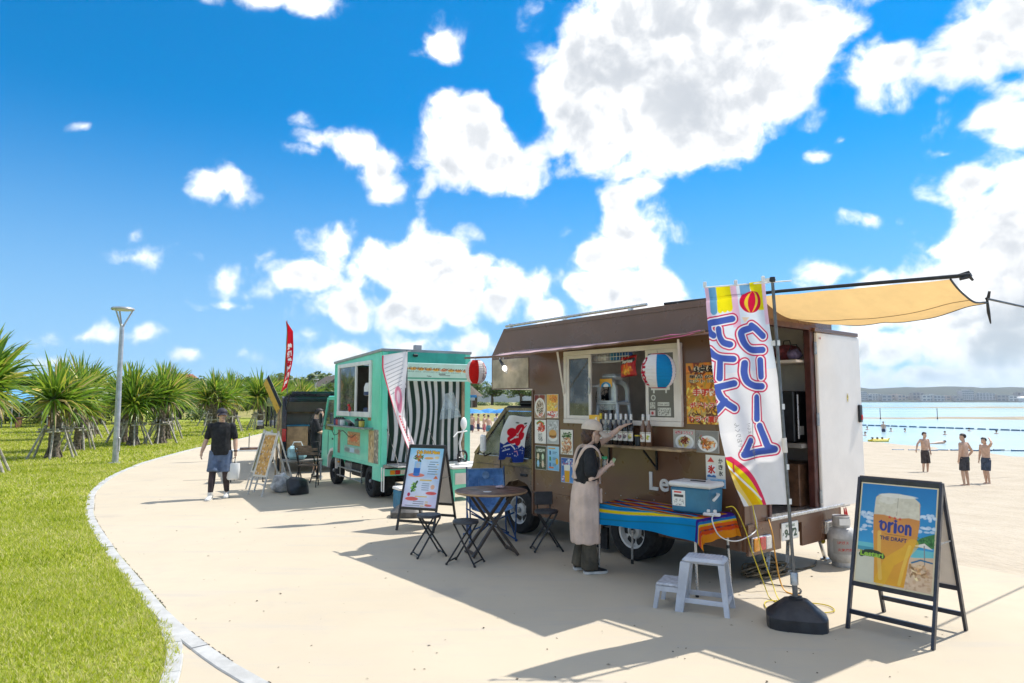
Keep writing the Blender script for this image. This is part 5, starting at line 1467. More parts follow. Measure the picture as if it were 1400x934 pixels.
for (x0, w_) in ((-7.5, 4.4), (7.8, 4.2)):
    cv.poly([(bx_ + x0 * .15 + 2 * s_, by_ + yy) if False else (bx_ + x0 * math.cos(yy / 15.2 * 1.45) + s_ * w_ * math.cos(yy / 15.2 * 1.5) * .5 + yy * -.12, by_ + yy) for s_, rng_ in ((-1, range(-14, 15, 2)), (1, range(14, -15, -2))) for yy in rng_], 'f0c83c')
cv.poly([c1(320, 340), c1(380, 345), c1(345, 385)], 'f4d8b8')
strokes = [[c1(250, 345), c1(160, 349), c1(75, 358), c1(66, 395), c1(80, 435), c1(108, 458)], [c1(152, 412), c1(162, 470), c1(192, 522), c1(242, 548)],
           [c1(78, 578), c1(120, 622), c1(170, 648), c1(268, 668)], [c1(166, 660), c1(165, 808)],
           [q(1008, 533), q(984, 536)], [q(985, 537), q(990, 549), q(997, 558), q(1008, 567)], [q(996, 556), q(988, 566), q(980, 573)],
           [c1(398, 415), c1(440, 448), c1(500, 508)], [c1(396, 432), c1(322, 455), c1(324, 510), c1(352, 570), c1(400, 608), c1(500, 620)],
           [c1(346, 712), c1(346, 790), c1(372, 862), c1(430, 900), c1(505, 912)], [c1(486, 702), c1(496, 832)],
           [c2(453, 62), c2(460, 232)],
           [c2(484, 292), c2(520, 385), c2(548, 458), c2(590, 484)], [c2(588, 486), c2(480, 498), c2(368, 510)], [c2(370, 508), c2(392, 455), c2(418, 404)]]
D = None
for s_ in strokes:
    d_ = cv.d_line([(p.x, p.y) for p in spline(s_, 5)] if len(s_) > 2 else s_); D = d_ if D is None else np.minimum(D, d_)
cv.sdf(D - 8.2, 'd42c5c'); cv.sdf(D - 6.2, 'f6f4f6'); cv.sdf(D - 4.5, '4a62b4')
for i, tx in enumerate(('はい', 'こ', 'う')): pass
cv.text('はい、うまい！', 24, 208, 66, 214, '8a8a90', .0, rot=math.pi / 2 - .1, mirror=True); cv.text('こやおりくん', 6, 204, 46, 211, '8a8a90', .0, rot=math.pi / 2 - .05, mirror=True)
cv.line([(50, 186), (46, 240)], .5, '77777c')
ex, ey = c2(310, 620); cv.ell(ex, ey, 13, 12, 'f0c4dc', .85); ex, ey = c2(470, 850); cv.ell(ex, ey, 12, 11, 'dcc8e6', .8)
rcx, rcy = c2(330, 960)
dr_ = np.hypot((cv.X - rcx) * 1.15, cv.Y - rcy)
for r0, r1, c_ in ((62, 70, 'f0bc38'), (44, 62, 'f4d678'), (70, 78, 'f2e020'), (78, 86, 'e83c68')):
    cv.blend(np.clip(1 - (np.abs(dr_ - (r0 + r1) / 2) - (r1 - r0) / 2) * 2, 0, 1) * (cv.Y > 232), c_)
cv.poly([(2, 250), (10, 242), (36, 300), (20, 300)], 'f0c018'); cv.line([(0, 244), (40, 292)], 1.6, 'f6f6f6'); cv.line([(12, 240), (8, 252)], 1.3, 'd83048')
def bpos(u, v):
    py = 395 + 308 * v
    yc = 5.756 - .163 * v; x0 = (bl(py) - 700) / 933 * yc - 2.30; x1 = (brt(py) - 700) / 933 * yc - 2.30
    wfull = .525
    wv = np.clip((x1 - x0) / wfull, .05, 1)
    # the lower left corner swings away from the camera: keep the cloth's width
    dep = np.sqrt(np.clip(1 - wv ** 2, 0, 1)) * wfull * (1 - u) * .55
    x = x0 + (x1 - x0) * u + .006 * np.sin(u * 11 + v * 4)
    y = .02 + dep + .022 * np.sin(u * 7 + v * 5) + .012 * np.sin(u * 15 - v * 9)
    z = 2.768 + .055 * u - 1.86 * v - .012 * np.sin(np.pi * u) * (v < .05)
    return x, y, z
ban = print_obj('cloth', cv, bpos, M_CLOTHP, t)
for v_ in (.0, .285, .57, .835, .985):
    z = 2.80 - 1.86 * v_ + .02; p = pole_at(z)
    xr = bpos(np.array(1.0), np.array(v_))
    MB().add([(float(xr[0]) - .01, float(xr[1]), z + .02 - .045), (p.x, -.016, z - .025), (p.x + .02, -.016, z - .025), (p.x + .02, -.016, z + .02), (p.x, -.016, z + .02), (float(xr[0]) - .01, float(xr[1]), z + .02)], [(0, 1, 4, 5), (1, 2, 3, 4)]).build('loop', M_WHITE, t)
for u_ in (.0, .5, .94):
    x, y, z = (float(k) for k in bpos(np.array(u_), np.array(0.0))); MB().box((x, -.0, z + .012), (.028, .016, .05), .003).build('loop', M_WHITE, t)

# ================================================================== A-boards
def a_board(t, W_, Hp, zb, lean, cv, frame, legs=True, back=M_CREAM):
    """stand-up sign: local x across, front leaning back towards +y; panel between zb and Hp"""
    fw_ = .035; dth = .022
    def F(x, s, z, off=0.0): yy = -lean * s * (1 - z / Hp); return (x, yy - s * off if s > 0 else yy - s * off, z)
    for s, nm in ((1, 'front_frame'), (-1, 'back_frame')):
        mb = MB()
        for x in (-W_ / 2, W_ / 2): mb.bar(F(x, s, 0), F(x, s, Hp), fw_, dth, (1, 0, 0))
        for z in (Hp - .018, zb, .13): mb.bar(F(-W_ / 2, s, z), F(W_ / 2, s, z), dth, fw_)
        fo = mb.build(nm, frame, t)
        top, bot = F(0, s, Hp - .035), F(0, s, zb + .018)
        if s > 0:
            o_ = Vector((-W_ / 2 + .017, top[1] - .004, top[2])); vv = Vector((0, bot[1] - top[1], bot[2] - top[2])); L = vv.length; vv.normalize()
            print_obj('poster', cv, flat(o_, (1, 0, 0), vv, W_ - .034, L), M_PRINT, fo, back=(0, .010, .0))
        else:
            mb = MB(); mb.add([(-W_ / 2 + .017, top[1], top[2]), (W_ / 2 - .017, top[1], top[2]), (W_ / 2 - .017, bot[1], bot[2]), (-W_ / 2 + .017, bot[1], bot[2])], [(0, 1, 2, 3)])
            mb.build('back_panel', back, fo)
    MB().tube([(-W_ / 2, 0, Hp), (W_ / 2, 0, Hp)], .016, 8).build('top_hinge', frame, t)
    for x in (-W_ / 2, W_ / 2): MB().bar((x, -lean * .38, Hp * .62), (x, lean * .38, Hp * .62), .006, .012).build('stay', M_STEEL, t)
M_NAVY = mat('navy_black_frame', (.022, .026, .042), .38, 0, .2, 9, coat=.2)
cv = Canvas(240, 340, 58, 82, 'e8d8b0')
cv.rect(1.2, 1.2, 56.8, 80.8, '2a86b8'); 
yy = np.clip((cv.Y - 2) / 50, 0, 1)[..., None]
msk = ((cv.X > 1.2) & (cv.X < 56.8) & (cv.Y > 1.2) & (cv.Y < 52))[..., None]
cv.a = np.where(msk, np.array(lin('1c78b4')) * (1 - yy) + np.array(lin('3c9ccc')) * yy, cv.a)
rg = random.Random(3)
for (x, y, n_) in ((6, 27, 16), (8, 38, 8), (51, 24, 14), (52, 33, 12), (12, 31, 8)):
    for k in range(n_): cv.ell(x + rg.uniform(-6, 6), y + rg.uniform(-2, 2.5), rg.uniform(.8, 2.2), rg.uniform(.6, 1.4), 'dbe6ee', .7)
cv.poly([(43, 44), (48, 40), (53, 37.5), (56.8, 36), (56.8, 47), (43, 48)], '3f7a3c'); cv.speck(44, 40, 56.8, 47, ['5a9248', '2e5a2c'], 50, 4, .7, .7)
cv.rect(1.2, 49.5, 56.8, 56, '6ec0c4'); cv.rect(1.2, 53, 16, 62, '4a98a8'); cv.rect(1.2, 56, 56.8, 80.8, 'd8c09a'); cv.poly([(30, 58), (56.8, 54), (56.8, 80.8), (30, 80.8)], 'dcbc98'); cv.poly([(1.2, 58), (20, 56), (22, 80.8), (1.2, 80.8)], 'd9d2b8')
cv.poly([(42, 47), (50, 44), (56, 48)], 'e8e0d0'); cv.line([(50, 46), (51, 60)], .4, '8a8a88'); cv.line([(42, 60), (48, 57), (56, 58)], .6, '2a6a8c'); cv.food(46, 66, 7, 5, ['e0b480', 'f0cc98', 'b88850', 'c8a070'], 40, 8, .18); cv.speck(38, 62, 56, 80, ['c89c70', 'e8cca8', 'b48460'], 60, 9, 1.2, .5)
gl_ = [(13, 11), (17, 8.5), (29, 8), (41, 9.5), (45.5, 14), (46, 30), (44.5, 44), (40, 58), (37.5, 80), (15.5, 80), (14.5, 62), (12.6, 44), (11.6, 28)]
cv.poly(gl_, 'd99a34')
yb = np.clip((cv.Y - 26) / 54, 0, 1)[..., None]
ins = np.zeros(cv.X.shape, bool)
for i in range(len(gl_)):
    x0, y0 = gl_[i]; x1, y1 = gl_[(i + 1) % len(gl_)]; cond = (y0 > cv.Y) != (y1 > cv.Y); ins ^= cond & (cv.X < (x1 - x0) * (cv.Y - y0) / ((y1 - y0) or 1e-9) + x0)
cv.a = np.where((ins & (cv.Y > 25))[..., None], np.array(lin('d08a44')) * (1 - yb) + np.array(lin('e8a41c')) * yb, cv.a)
cv.line([(20, 78), (26, 62), (38, 52), (42, 46)], 4.2, 'ecb81e', .55); cv.line([(17, 40), (18, 60), (20, 76)], 1.4, 'f0c860', .6); cv.line([(40, 48), (36, 66), (34, 78)], 1.2, 'f2cc50', .6)
cv.poly([(12.4, 12), (16, 8.8), (22, 7.6), (30, 7.4), (40, 9), (45, 13), (45.8, 27), (38, 26), (30, 27.5), (20, 25.5), (11.8, 26)], 'd6cdb4'); cv.line([(29.5, 8), (29, 25)], .25, 'a89c84'); cv.ell(22, 13, 7, 3.5, 'e6e0d0', .6); cv.speck(13, 12, 45, 25, ['e2dac4', 'c6bca2'], 60, 6, 1.3, .35); cv.ell(29, 9.4, 14, 1.6, 'ebe6d8', .8)
def star(x, y, r): cv.poly([(x + r * (1 if k % 2 == 0 else .42) * math.sin(k * math.pi / 5), y - r * (1 if k % 2 == 0 else .42) * math.cos(k * math.pi / 5)) for k in range(10)], 'd04030')
kx = lambda x: 16.6 + (x - 16.8) * .80
star(kx(26), 27.0, 1.5); star(kx(30.8), 27.3, 1.5); star(kx(35.6), 27.6, 1.5)
# heavy lettering with slanted terminals
def blk(pts, r=1.2): cv.line([(kx(x), y - 1.8) for x, y in pts], r, '2a3c84')
cv.ell(kx(20.6), 34.6, 2.9, 4.0, '2a3c84'); cv.ell(kx(20.8), 34.6, 1.0, 2.3, 'd58f44'); blk([(16.8, 33.6), (18.4, 32.4)], .7)
blk([(26, 33.6), (26, 40.2)]); blk([(26.6, 34.8), (29.0, 33.4)], 1.0); blk([(31.8, 34), (31.8, 40.2)]); cv.poly([(kx(31.8), 28.0), (kx(33.6), 29.6), (kx(31.8), 31.2), (kx(30), 29.6)], '2a3c84')
cv.ell(kx(37), 35.2, 2.5, 3.4, '2a3c84'); cv.ell(kx(37.1), 35.2, .8, 1.9, 'd58f44'); blk([(41.8, 34), (41.8, 40.6)], 1.05); blk([(41.8, 35), (44.0, 33.8), (45.6, 35.6), (45.6, 40.8)], .95)
cv.rect(21, 40.6, 36, 41.0, '8a6a38'); cv.text('THE DRAFT', 17.6, 42.4, 37.6, 45.6, '26305c', .035)
cv.line([(4.6, 59.5), (8, 57.2), (12, 56.6), (17, 57.2), (20.5, 59)], 2.0, '2c3a20'); cv.text('Lestari', 3.4, 56.0, 21.5, 60.6, '2c3a20', .09); cv.text('Lestari', 3.6, 56.2, 21.3, 60.4, '9ac83c', .03)
pc, pd = Vector((2.845, 5.41, 0)), Vector((3.41, 5.77, 0))     # middles of the front and back feet
rzb = math.atan2(5.17 - 5.65, 3.04 - 2.65)
t = thing('a_board_sign', 'black framed pavement sign with a tall beer glass poster', 'sign board', tuple((pc + pd) / 2), rzb)
a_board(t, .615, 1.165, .34, .335, cv, M_NAVY)

cv = Canvas(190, 290, 57, 87, 'bfe0f0')
cv.grad('96d4f0', 'e4d8ee', 0, 87); 
for (x, y, r_) in ((14, 25, 16), (40, 22, 14), (16, 52, 14), (38, 60, 14), (26, 78, 16)): cv.ell(x, y, r_, r_, 'ecf2fa', .5, soft=14)
cv.text('Cafe Drink Menu', 11, 3, 51, 9, '7a4a10', .12); cv.text('Cafe Drink Menu', 11, 3, 51, 9, 'f4b81c', .05)
cv.rect(11, 20, 22, 33, '9cc8ec'); cv.rect(11, 30, 22, 39, '2c6cc0'); cv.ell(17, 26, 3.5, 4, 'b8c4d0'); cv.food(16.5, 14.5, 7, 4.5, ['5a9a2c', '8ac03a', '5a3a5a', '3a6a24', 'e08030'], 34, 3, .22); cv.ell(16.5, 40.5, 14, 3, 'e8846c'); cv.ell(16.5, 39.5, 6, 2.4, '3a7ac4')
cv.ell(34, 15, 8, 1.8, 'f0b870'); cv.ell(47, 14, 4, 2, 'f4d8a0')
rg = random.Random(6)
for k, y in enumerate((20, 23.5, 27, 30.5, 34, 37.5)): cv.rect(34 + rg.uniform(0, 3), y, 46 + rg.uniform(-2, 6), y + 1.1, '6a8a9c'); cv.rect(48, y, 52, y + 1.1, 'e0b850') if k % 2 else None
cv.rect(24, 46.5, 44, 48.5, 'f0cc60'); cv.line([(13, 64), (17, 56), (20, 50)], 1.6, '3a5a2a'); cv.food(15.5, 58, 4, 6, ['7ab83a', '3a7a28', 'a8d060'], 26, 5, .3)
for k, y in enumerate((52, 55, 58, 61)): cv.rect(27 + rg.uniform(0, 3), y, 41, y + 1.0, '7a90a4')
cv.poly([(46, 45), (50, 40), (54, 45)], 'e8742c'); cv.ell(47, 57, 3.4, 3.4, 'f0b898'); cv.ell(46, 66, 9, 2.4, 'e86058'); cv.ell(9, 69, 2.4, 2.8, 'c03050'); cv.ell(15, 75, 11, 2.8, 'e86a5c'); cv.rect(20, 70.5, 40, 72, 'f0d070')
for k, y in enumerate((78, 81)): cv.rect(18, y, 36, y + 1.1, '8a8a98'); cv.rect(38, y, 43, y + 1.1, 'e8c050')
cv.ell(44, 83.5, 6, 1.6, 'e87a70'); cv.rect(5, 84, 30, 85.2, '98a0a8'); cv.rect(31, 84, 37, 85.2, 'e8c050')
t = thing('a_board_sign', 'black framed pavement sign with a pale blue cafe drink menu', 'sign board', (-1.22, 10.0, 0), math.atan2(-.25, .54) + .06)
a_board(t, .575, 1.16, .30, .36, cv, M_BLACK)

# second flag on its pole behind the menu board
t = thing('banner_flag', 'narrow pink and white wind-twisted banner on a pole beside the teal truck', 'banner', (-1.66, 10.95, 0), .1)
water_base(t, .50, .42, .20, mat('grey_water_base', (.11, .105, .10), .5, 0, .3, 7))
MB().tube([(0, 0, .15), (-.03, 0, 2.62)], .012, 8).build('pole', M_POLE, t, smooth=50)
MB().tube([(-.42, 0, 2.53), (.03, 0, 2.61)], .005, 6).build('cross_rod', M_WHITE, t)
cv = Canvas(50, 200, 45, 180, 'f4eef0')
for k in range(9): cv.line([(5, 18 + k * 7), (36, 10 + k * 7)], .6, '9a9aa0')
cv.ell(26, 85, 11, 24, 'e88ca8'); cv.ell(26, 80, 5, 12, 'f4d0dc'); cv.rect(0, 0, 3, 180, 'e04060')
for k in range(14): cv.text('氷', 16, 112 + k * 5, 30, 116.5 + k * 5, 'd83a50', .05)
def b2(u, v):
    tw = np.clip((v - .15) / .5, 0, 1); w_ = .40 * (1 - .72 * tw)
    x = -.42 + .26 * np.clip(v - .12, 0, 1) ** 1.2 * 2.05 + w_ * u
    return x, -.02 + .10 * np.sin(u * 3.1 + v * 6) * (.3 + tw), 2.53 + .07 * u * (1 - tw) - 1.52 * v
print_obj('cloth', cv, b2, M_CLOTHP, t)
for z in (2.0, 1.1): MB().add([(-.20 + (2.0 - z) * .28, 0, z), (-.01, 0, z + .02), (-.01, 0, z + .07), (-.20 + (2.0 - z) * .28, 0, z + .05)], [(0, 1, 2, 3)]).build('loop', M_WHITE, t)

# ================================================================== folding table with striped cloth
def loc_tr(a, m, z=0.0): return BW(a, m, z)
t = on_truck('folding_table', 'folding camp table on aluminium legs beside the serving side', 'table', .72, -.345, 0)
TL_, TW_ = 1.30, .58; TZ = .705
MB().box((0, 0, TZ - .012), (TL_, TW_, .022), .005).build('table_top', M_ALU, t)
for sx in (-1, 1):
    for sy in (-1, 1):
        lg = MB().tube([(sx * (TL_ / 2 - .05), sy * (TW_ / 2 - .03), TZ - .02), (sx * (TL_ / 2 - .03), sy * (TW_ / 2 - .02), .03)], .0125, 8).build('leg', M_ALU, t, smooth=50)
        MB().tube([(sx * (TL_ / 2 - .03), sy * (TW_ / 2 - .02), .05), (sx * (TL_ / 2 - .03), sy * (TW_ / 2 - .02), 0)], .017, 8).build('foot', M_BLACK, lg)
        MB().tube([(sx * (TL_ / 2 - .042), sy * (TW_ / 2 - .025), .40), (sx * (TL_ / 2 - .041), sy * (TW_ / 2 - .025), .37)], .0165, 8).build('leg_collar', M_BLACK, lg)
# cloth: x runs along the table (towards the truck's front), y outwards
def stripe_col(X, Y):
    pass
cv = Canvas(230, 170, 178, 112, '1488c4')       # X: along, Y: from the wall side over the top and down the front
st = [(0, 5, 'c83c1c'), (5, 9, '5a2a78'), (9, 13, '1c5cac'), (13, 16, 'f0cc1c'), (16, 20, 'e8821c'), (20, 24, '1a86c8'), (24, 27, 'd84a1c'), (27, 31, '6a1c2c'), (31, 35, 'f0861c'), (35, 38, 'f4d41c'), (38, 41, '28a0d8'), (41, 45, '7a2470'), (45, 49, 'e04a1c'), (49, 53, 'f09a1c'), (53, 56, 'b82c1c'), (56, 59, '1c3c8c'), (59, 63, '22a4d8'), (63, 67, 'e87a1c'), (67, 70, '8c1c2c'), (70, 74, 'f4d020')]
for a_, b_, c_ in st: cv.rect(0, a_ * 1.12, 178, b_ * 1.12, c_)
cv.rect(0, 82, 178, 112, '1292d2')
ws = 90 + 4 * np.sin(cv.X / 178 * 5.0 + .4) - cv.X * .02
cv.sdf(np.abs(cv.Y - ws) - 2.2, 'f4da1c'); cv.sdf(np.abs(cv.Y - ws - 11) - .7, '1c7a8c'); cv.sdf(np.abs(cv.Y - ws + 4.5) - .8, '0c6ca8')
# end drop (X > 150): bands across
for a_, b_, c_ in ((154, 157, '3c2a8c'), (157, 159.5, '1c7cc0'), (159.5, 161.5, 'f0d020'), (161.5, 165, 'e8621c'), (165, 166.2, '6a1c2c'), (166.2, 170, 'e04c18'), (170, 178, 'f0941c')): cv.rect(a_, 0, b_, 112, c_)
ev = [(0, 6, 'f0cc1c'), (6, 14, '1ca0d8'), (14, 24, '6a2a90'), (24, 34, 'f0941c'), (34, 44, 'e0541c'), (44, 54, 'f0cc1c'), (54, 64, 'e0541c'), (64, 74, 'f4d020')]
for a_, b_, c_ in ev: cv.rect(143, a_ * 1.12, 154, b_ * 1.12, c_)
for a_, b_, c_ in ((0, 5, 'f0921c'), (5, 8, 'd83c1c'), (8, 10, '1c5cac'), (10, 14, 'f4d41c')): cv.rect(a_, 82, b_, 112, c_)
def clothpos(u, v):
    # distances in metres from the table's corner (rear/wall side), cloth 1.66 x .94
    X = u * 1.66 - .14; Y = v * .94 - .14             # X from the front end, Y from the wall side
    x = TL_ / 2 - X; y = -TW_ / 2 + Y
    ox = np.maximum(np.abs(x) - TL_ / 2, 0); oy = np.maximum(np.abs(y) - TW_ / 2, 0)
    sx, sy = np.sign(x), np.sign(y)
    fold = .5 + .5 * np.sin(X * 9 + 1.0)
    wave = .018 * np.sin(X * 13 + 1) * np.clip(oy / .25, 0, 1) + .020 * np.sin(Y * 17) * np.clip(ox / .2, 0, 1)
    oyy = oy * (1 - .15 * np.sin(X * 2.2)); fall = np.maximum(ox, oyy) + .22 * np.minimum(ox, oyy)
    px = sx * (np.minimum(np.abs(x), TL_ / 2) + .016 * np.clip(ox / .02, 0, 1) + .12 * ox * (oy == 0) + .30 * ox * (oy > 0)) + 0 * wave
    py = sy * (np.minimum(np.abs(y), TW_ / 2) + .016 * np.clip(oy / .02, 0, 1) + .10 * oy) + wave * (oy > 0)
    px = px + sx * wave * (ox > 0)
    z = TZ + .006 - fall * .96 + .003 * np.sin(X * 21 + Y * 9) * (fall == 0)
    return px, py, z
cl = print_obj('striped_cloth', cv, clothpos, M_CLOTHP); cl.location = t.location; cl.rotation_euler = t.rotation_euler
for p_ in cl.data.polygons: p_.use_smooth = True
tag(cl, 'bright blue and orange striped cloth draped over the camp table', 'tablecloth')
# cooler box
t = on_truck('cooler_box', 'blue cooler box with a white lid on the striped cloth', 'cooler', .31, -.30, TZ + .010, None, R(8))
MB().add(*(lambda b: (b.v, b.f))(MB().box((0, 0, .125), (.43, .29, .25), .02))).build('tub', M_BLUE, t, smooth=30)
for v_ in t.children[0].data.vertices:
    k = 1 - .06 * (1 - v_.co.z / .25); v_.co.x *= k; v_.co.y *= k
lid = MB().box((0, 0, .275), (.455, .315, .05), .016).build('lid', M_WHITE, t, smooth=30)
MB().box((-.02, 0, .304), (.16, .03, .012), .005).build('lid_catch', M_BLACK, lid)
cvl = Canvas(40, 44, 14, 15, 'ecece6'); cvl.rect(2, 1, 10, 2.6, 'd8484a'); cvl.rect(2, 4, 12, 6.5, '444448'); cvl.speck(2, 8, 12, 14, ['777777', 'aaaaaa'], 30, 3, .5)
print_obj('label', cvl, flat((.185, .1455, .215), SIDE_U, SIDE_V, .14, .15), M_PRINT, t, back=(0, -.002, 0))
MB().tube([(-.18, .0, .20), (-.235, .0, .19), (-.255, .10, .17), (-.26, .16, .155)], .013, 8).build('handle', M_WHITE, t, smooth=50)
# power strip and cables
t = on_truck('power_strip', 'white power strip lying on the cloth beside the cooler', 'power strip', .07, -.40, TZ + .012, None, R(30))
MB().box((0, 0, .015), (.16, .055, .03), .008).build('strip_body', M_WHITE, t, smooth=30)
for k in range(2): MB().box((-.03 + k * .06, 0, .045), (.03, .03, .03), .006).build('plug', M_WHITE, t)
def cable(name, label, pts, r, m, n=10):
    o = MB().tube(spline(pts, n), r, 6).build(name, m, smooth=60); return tag(o, label, 'cable')
def T3(a, m, z): return tuple(BW(a, m, z))
cable('power_cable', 'white power cable looping from the power strip down the truck corner', [T3(.05, -.36, .75), T3(.0, -.50, .70), T3(-.04, -.44, .55), T3(-.06, -.2, .48), T3(-.06, .10, .52), T3(-.06, .16, .60), T3(-.05, .12, .75), T3(-.05, .05, .95), T3(.03, -.05, 1.15), T3(.02, -.03, 1.25)], .006, M_WHITE)
cable('yellow_cable', 'yellow extension cable hanging from the banner down to a tangle on the pavement', [T3(-.02, -.30, .80), T3(-.10, -.28, .80), T3(-.16, -.22, .62), T3(-.20, -.16, .38), T3(-.28, -.12, .12), T3(-.36, -.16, .012), T3(-.50, -.26, .012), T3(-.60, -.42, .012), T3(-.52, -.48, .012), T3(-.40, -.26, .012), T3(-.62, -.06, .012), T3(-.80, .02, .012), T3(-.92, -.10, .012), T3(-.84, -.26, .012), T3(-.66, -.28, .012), T3(-.48, -.20, .02), T3(-.34, -.08, .14), T3(-.22, -.04, .40), T3(-.14, -.01, .70), T3(-.10, .0, .95), T3(-.06, .02, 1.05)], .005, M_YEL)
cable('orange_cable', 'orange cable hanging straight down from the doorway sill', [T3(-.07, .36, .62), T3(-.16, .27, .50), T3(-.20, .24, .30), T3(-.26, .20, .10), T3(-.34, .16, .012), T3(-.50, .12, .012)], .007, M_ORG)
cable('grey_cable', 'thin dark cable curling on the ground by the truck corner', [T3(-.02, .25, .012), T3(-.18, .30, .012), T3(-.34, .36, .012), T3(-.44, .26, .012), T3(-.46, .10, .012), T3(-.52, .12, .012)], .006, M_DARK)
# heap of hose under the bumper
rg = random.Random(9); pts = []
for k in range(70):
    an = k * .9; r_ = rg.uniform(.10, .34)
    pts.append(T3(.16 + r_ * math.cos(an) * .55, .62 + r_ * math.sin(an) * 1.25, .014 + .002 * k * rg.uniform(.3, 1)))
pts += [T3(.05, 1.0, .015), T3(-.02, 1.3, .015), T3(.06, 1.55, .015)]
o = MB().tube(spline(pts, 6), .011, 6).build('coiled_hose', mat('olive_hose', (.20, .145, .075), .6, 0, .35, 8), smooth=60); tag(o, 'tangled heap of brown hose on the ground under the truck bumper', 'hose')
# jack stand legs
for k, m in enumerate((.66, 1.05, 1.70)):
    t = on_truck('support_leg', ('folding steel support leg with a yellow tag below the tail light' if k == 2 else 'slanted steel support leg under the bumper beside the hose heap' if k == 0 else 'short steel support leg under the number plate notch'), 'support leg', .10, m, 0)
    MB().bar((0, .02, .30), (-.02, -.10 if k == 2 else .10, .0), .035, .02).build('leg_bar', M_ALU, t); MB().box((-.02, -.10 if k == 2 else .10, .008), (.08, .10, .016), .004).build('foot_plate', M_ALU, t)
    if k == 2: MB().lathe([(.035, 0), (.035, .004), (.001, .004)], (-.03, -.03, .22), 12, 'y').build('yellow_tag', M_YEL, t)
    MB().box((.0, .02, .36), (.05, .05, .12)).build('bracket', M_STEEL, t)
# gas cylinder
M_LPG = mat('grey_cylinder', (.50, .49, .47), .5, .1, .18, 6, .1, 40)
t = thing('gas_cylinder', 'grey propane gas cylinder with red print behind the beer sign', 'gas cylinder', (3.64, 7.70, 0))
MB().lathe([(.105, 0), (.11, .01), (.11, .05), (.125, .06), (.148, .10), (.15, .16), (.15, .32), (.142, .37), (.11, .41), (.07, .425), (.001, .427)], n=28).build('tank', M_LPG, t, smooth=40)
cg_ = MB(); cg_.lathe([(.085, .42), (.09, .425), (.09, .54), (.085, .545), (.08, .54), (.08, .425)], n=24); cg_.build('collar', M_LPG, t, smooth=40)
MB().tube([(0, 0, .42), (0, 0, .50)], .018, 8).build('valve', mat('brass', (.5, .36, .12), .35, .9), t); MB().lathe([(.03, .50), (.033, .51), (.03, .525), (.001, .526)], n=10).build('valve_knob', M_RED, t)
cvg = Canvas(50, 30, 26, 15, '9a9894'); cvg.text('LPガス', 5, 2, 16, 5, 'b03028', .03); cvg.text('火気厳禁', 5, 9, 20, 12, 'b03028', .03)
print_obj('stencil', cvg, lambda u, v: (.1512 * np.cos(R(-150) + u * R(100)), .1512 * np.sin(R(-150) + u * R(100)), .31 - .16 * v), mat_print('stencil_print', .5), t)
MB().bx(-.06, .06, -.093, -.090, .45, .52).build('paper_tag', M_WHITE, t)

# ================================================================== step stool
M_STOOL = mat('pale_grey_plastic', (.55, .57, .62), .45, 0, .10, 5, .1, 70)
M_SCUFF = mat('scuffed_plastic', (.50, .515, .55), .55, 0, .2, 30, .2, 60, c2=(.34, .34, .36))
t = thing('step_stool', 'pale grey two step plastic stool with a worn lower step', 'step stool', (1.60, 6.16, 0), R(-26))
# x to the right: low step on the left, high seat on the right
def legq(pts, m=M_STOOL, nm='leg'):
    pass
seat = MB().box((.10, 0, .425), (.36, .25, .05), .022).build('seat', M_STOOL, t, smooth=30)
gp = MB()
for k in range(9): gp.bx(-.03 + k * .031, -.012 + k * .031, -.10, .10, .4505, .4535)
gp.build('seat_grip', M_STOOL, seat)
for (x0, y0, x1, y1) in ((-.05, -.10, -.10, -.155), (-.05, .10, -.10, .155), (.25, -.10, .30, -.155), (.25, .10, .30, .155)):
    lm = MB(); w0, w1 = .085, .05
    wd = .085 if x0 < 0 and y0 < 0 else .05
    lm.add([(x0 - wd / 2, y0 - .02, .41), (x0 + wd / 2, y0 - .02, .41), (x0 + wd / 2, y0 + .02, .41), (x0 - wd / 2, y0 + .02, .41),
            (x1 - wd * .4, y1 - .02, 0), (x1 + wd * .4, y1 - .02, 0), (x1 + wd * .4, y1 + .02, 0), (x1 - wd * .4, y1 + .02, 0)],
           [(0, 1, 2, 3), (7, 6, 5, 4), (0, 4, 5, 1), (1, 5, 6, 2), (2, 6, 7, 3), (3, 7, 4, 0)]); lm.build('leg', M_STOOL, t)
for y in (-.14, .14): MB().bx(-.08, .285, y - .012, y + .012, .075, .115, .004).build('stretcher', M_STOOL, t)
MB().bx(.278, .30, -.128, .128, .075, .115, .004).build('stretcher', M_STOOL, t)
low = MB().box((-.205, 0, .205), (.20, .31, .03), .012).build('low_step', M_SCUFF, t, smooth=30)
ap_ = MB(); ap_.bx(-.307, -.292, -.14, .14, .15, .192); ap_.bx(-.292, -.11, -.153, -.140, .15, .192); ap_.bx(-.292, -.11, .140, .153, .15, .192); ap_.build('apron', M_STOOL, low)
for y in (-.135, .135): MB().add([(-.30, y - .015, .19), (-.26, y - .015, .19), (-.26, y + .015, .19), (-.30, y + .015, .19), (-.33, y * 1.08 - .015, 0), (-.295, y * 1.08 - .015, 0), (-.295, y * 1.08 + .015, 0), (-.33, y * 1.08 + .015, 0)], [(0, 1, 2, 3), (7, 6, 5, 4), (0, 4, 5, 1), (1, 5, 6, 2), (2, 6, 7, 3), (3, 7, 4, 0)]).build('leg', M_STOOL, t)
cvs = Canvas(60, 14, 30, 7, '8d9097'); cvs.text('SAFETY STEP', 2, 1.5, 28, 5.5, '2c2c30', .03); print_obj('step_label', cvs, flat((-.309, .13, .187), (0, -1, 0), (0, 0, -1), .24, .032), M_PRINT, low)

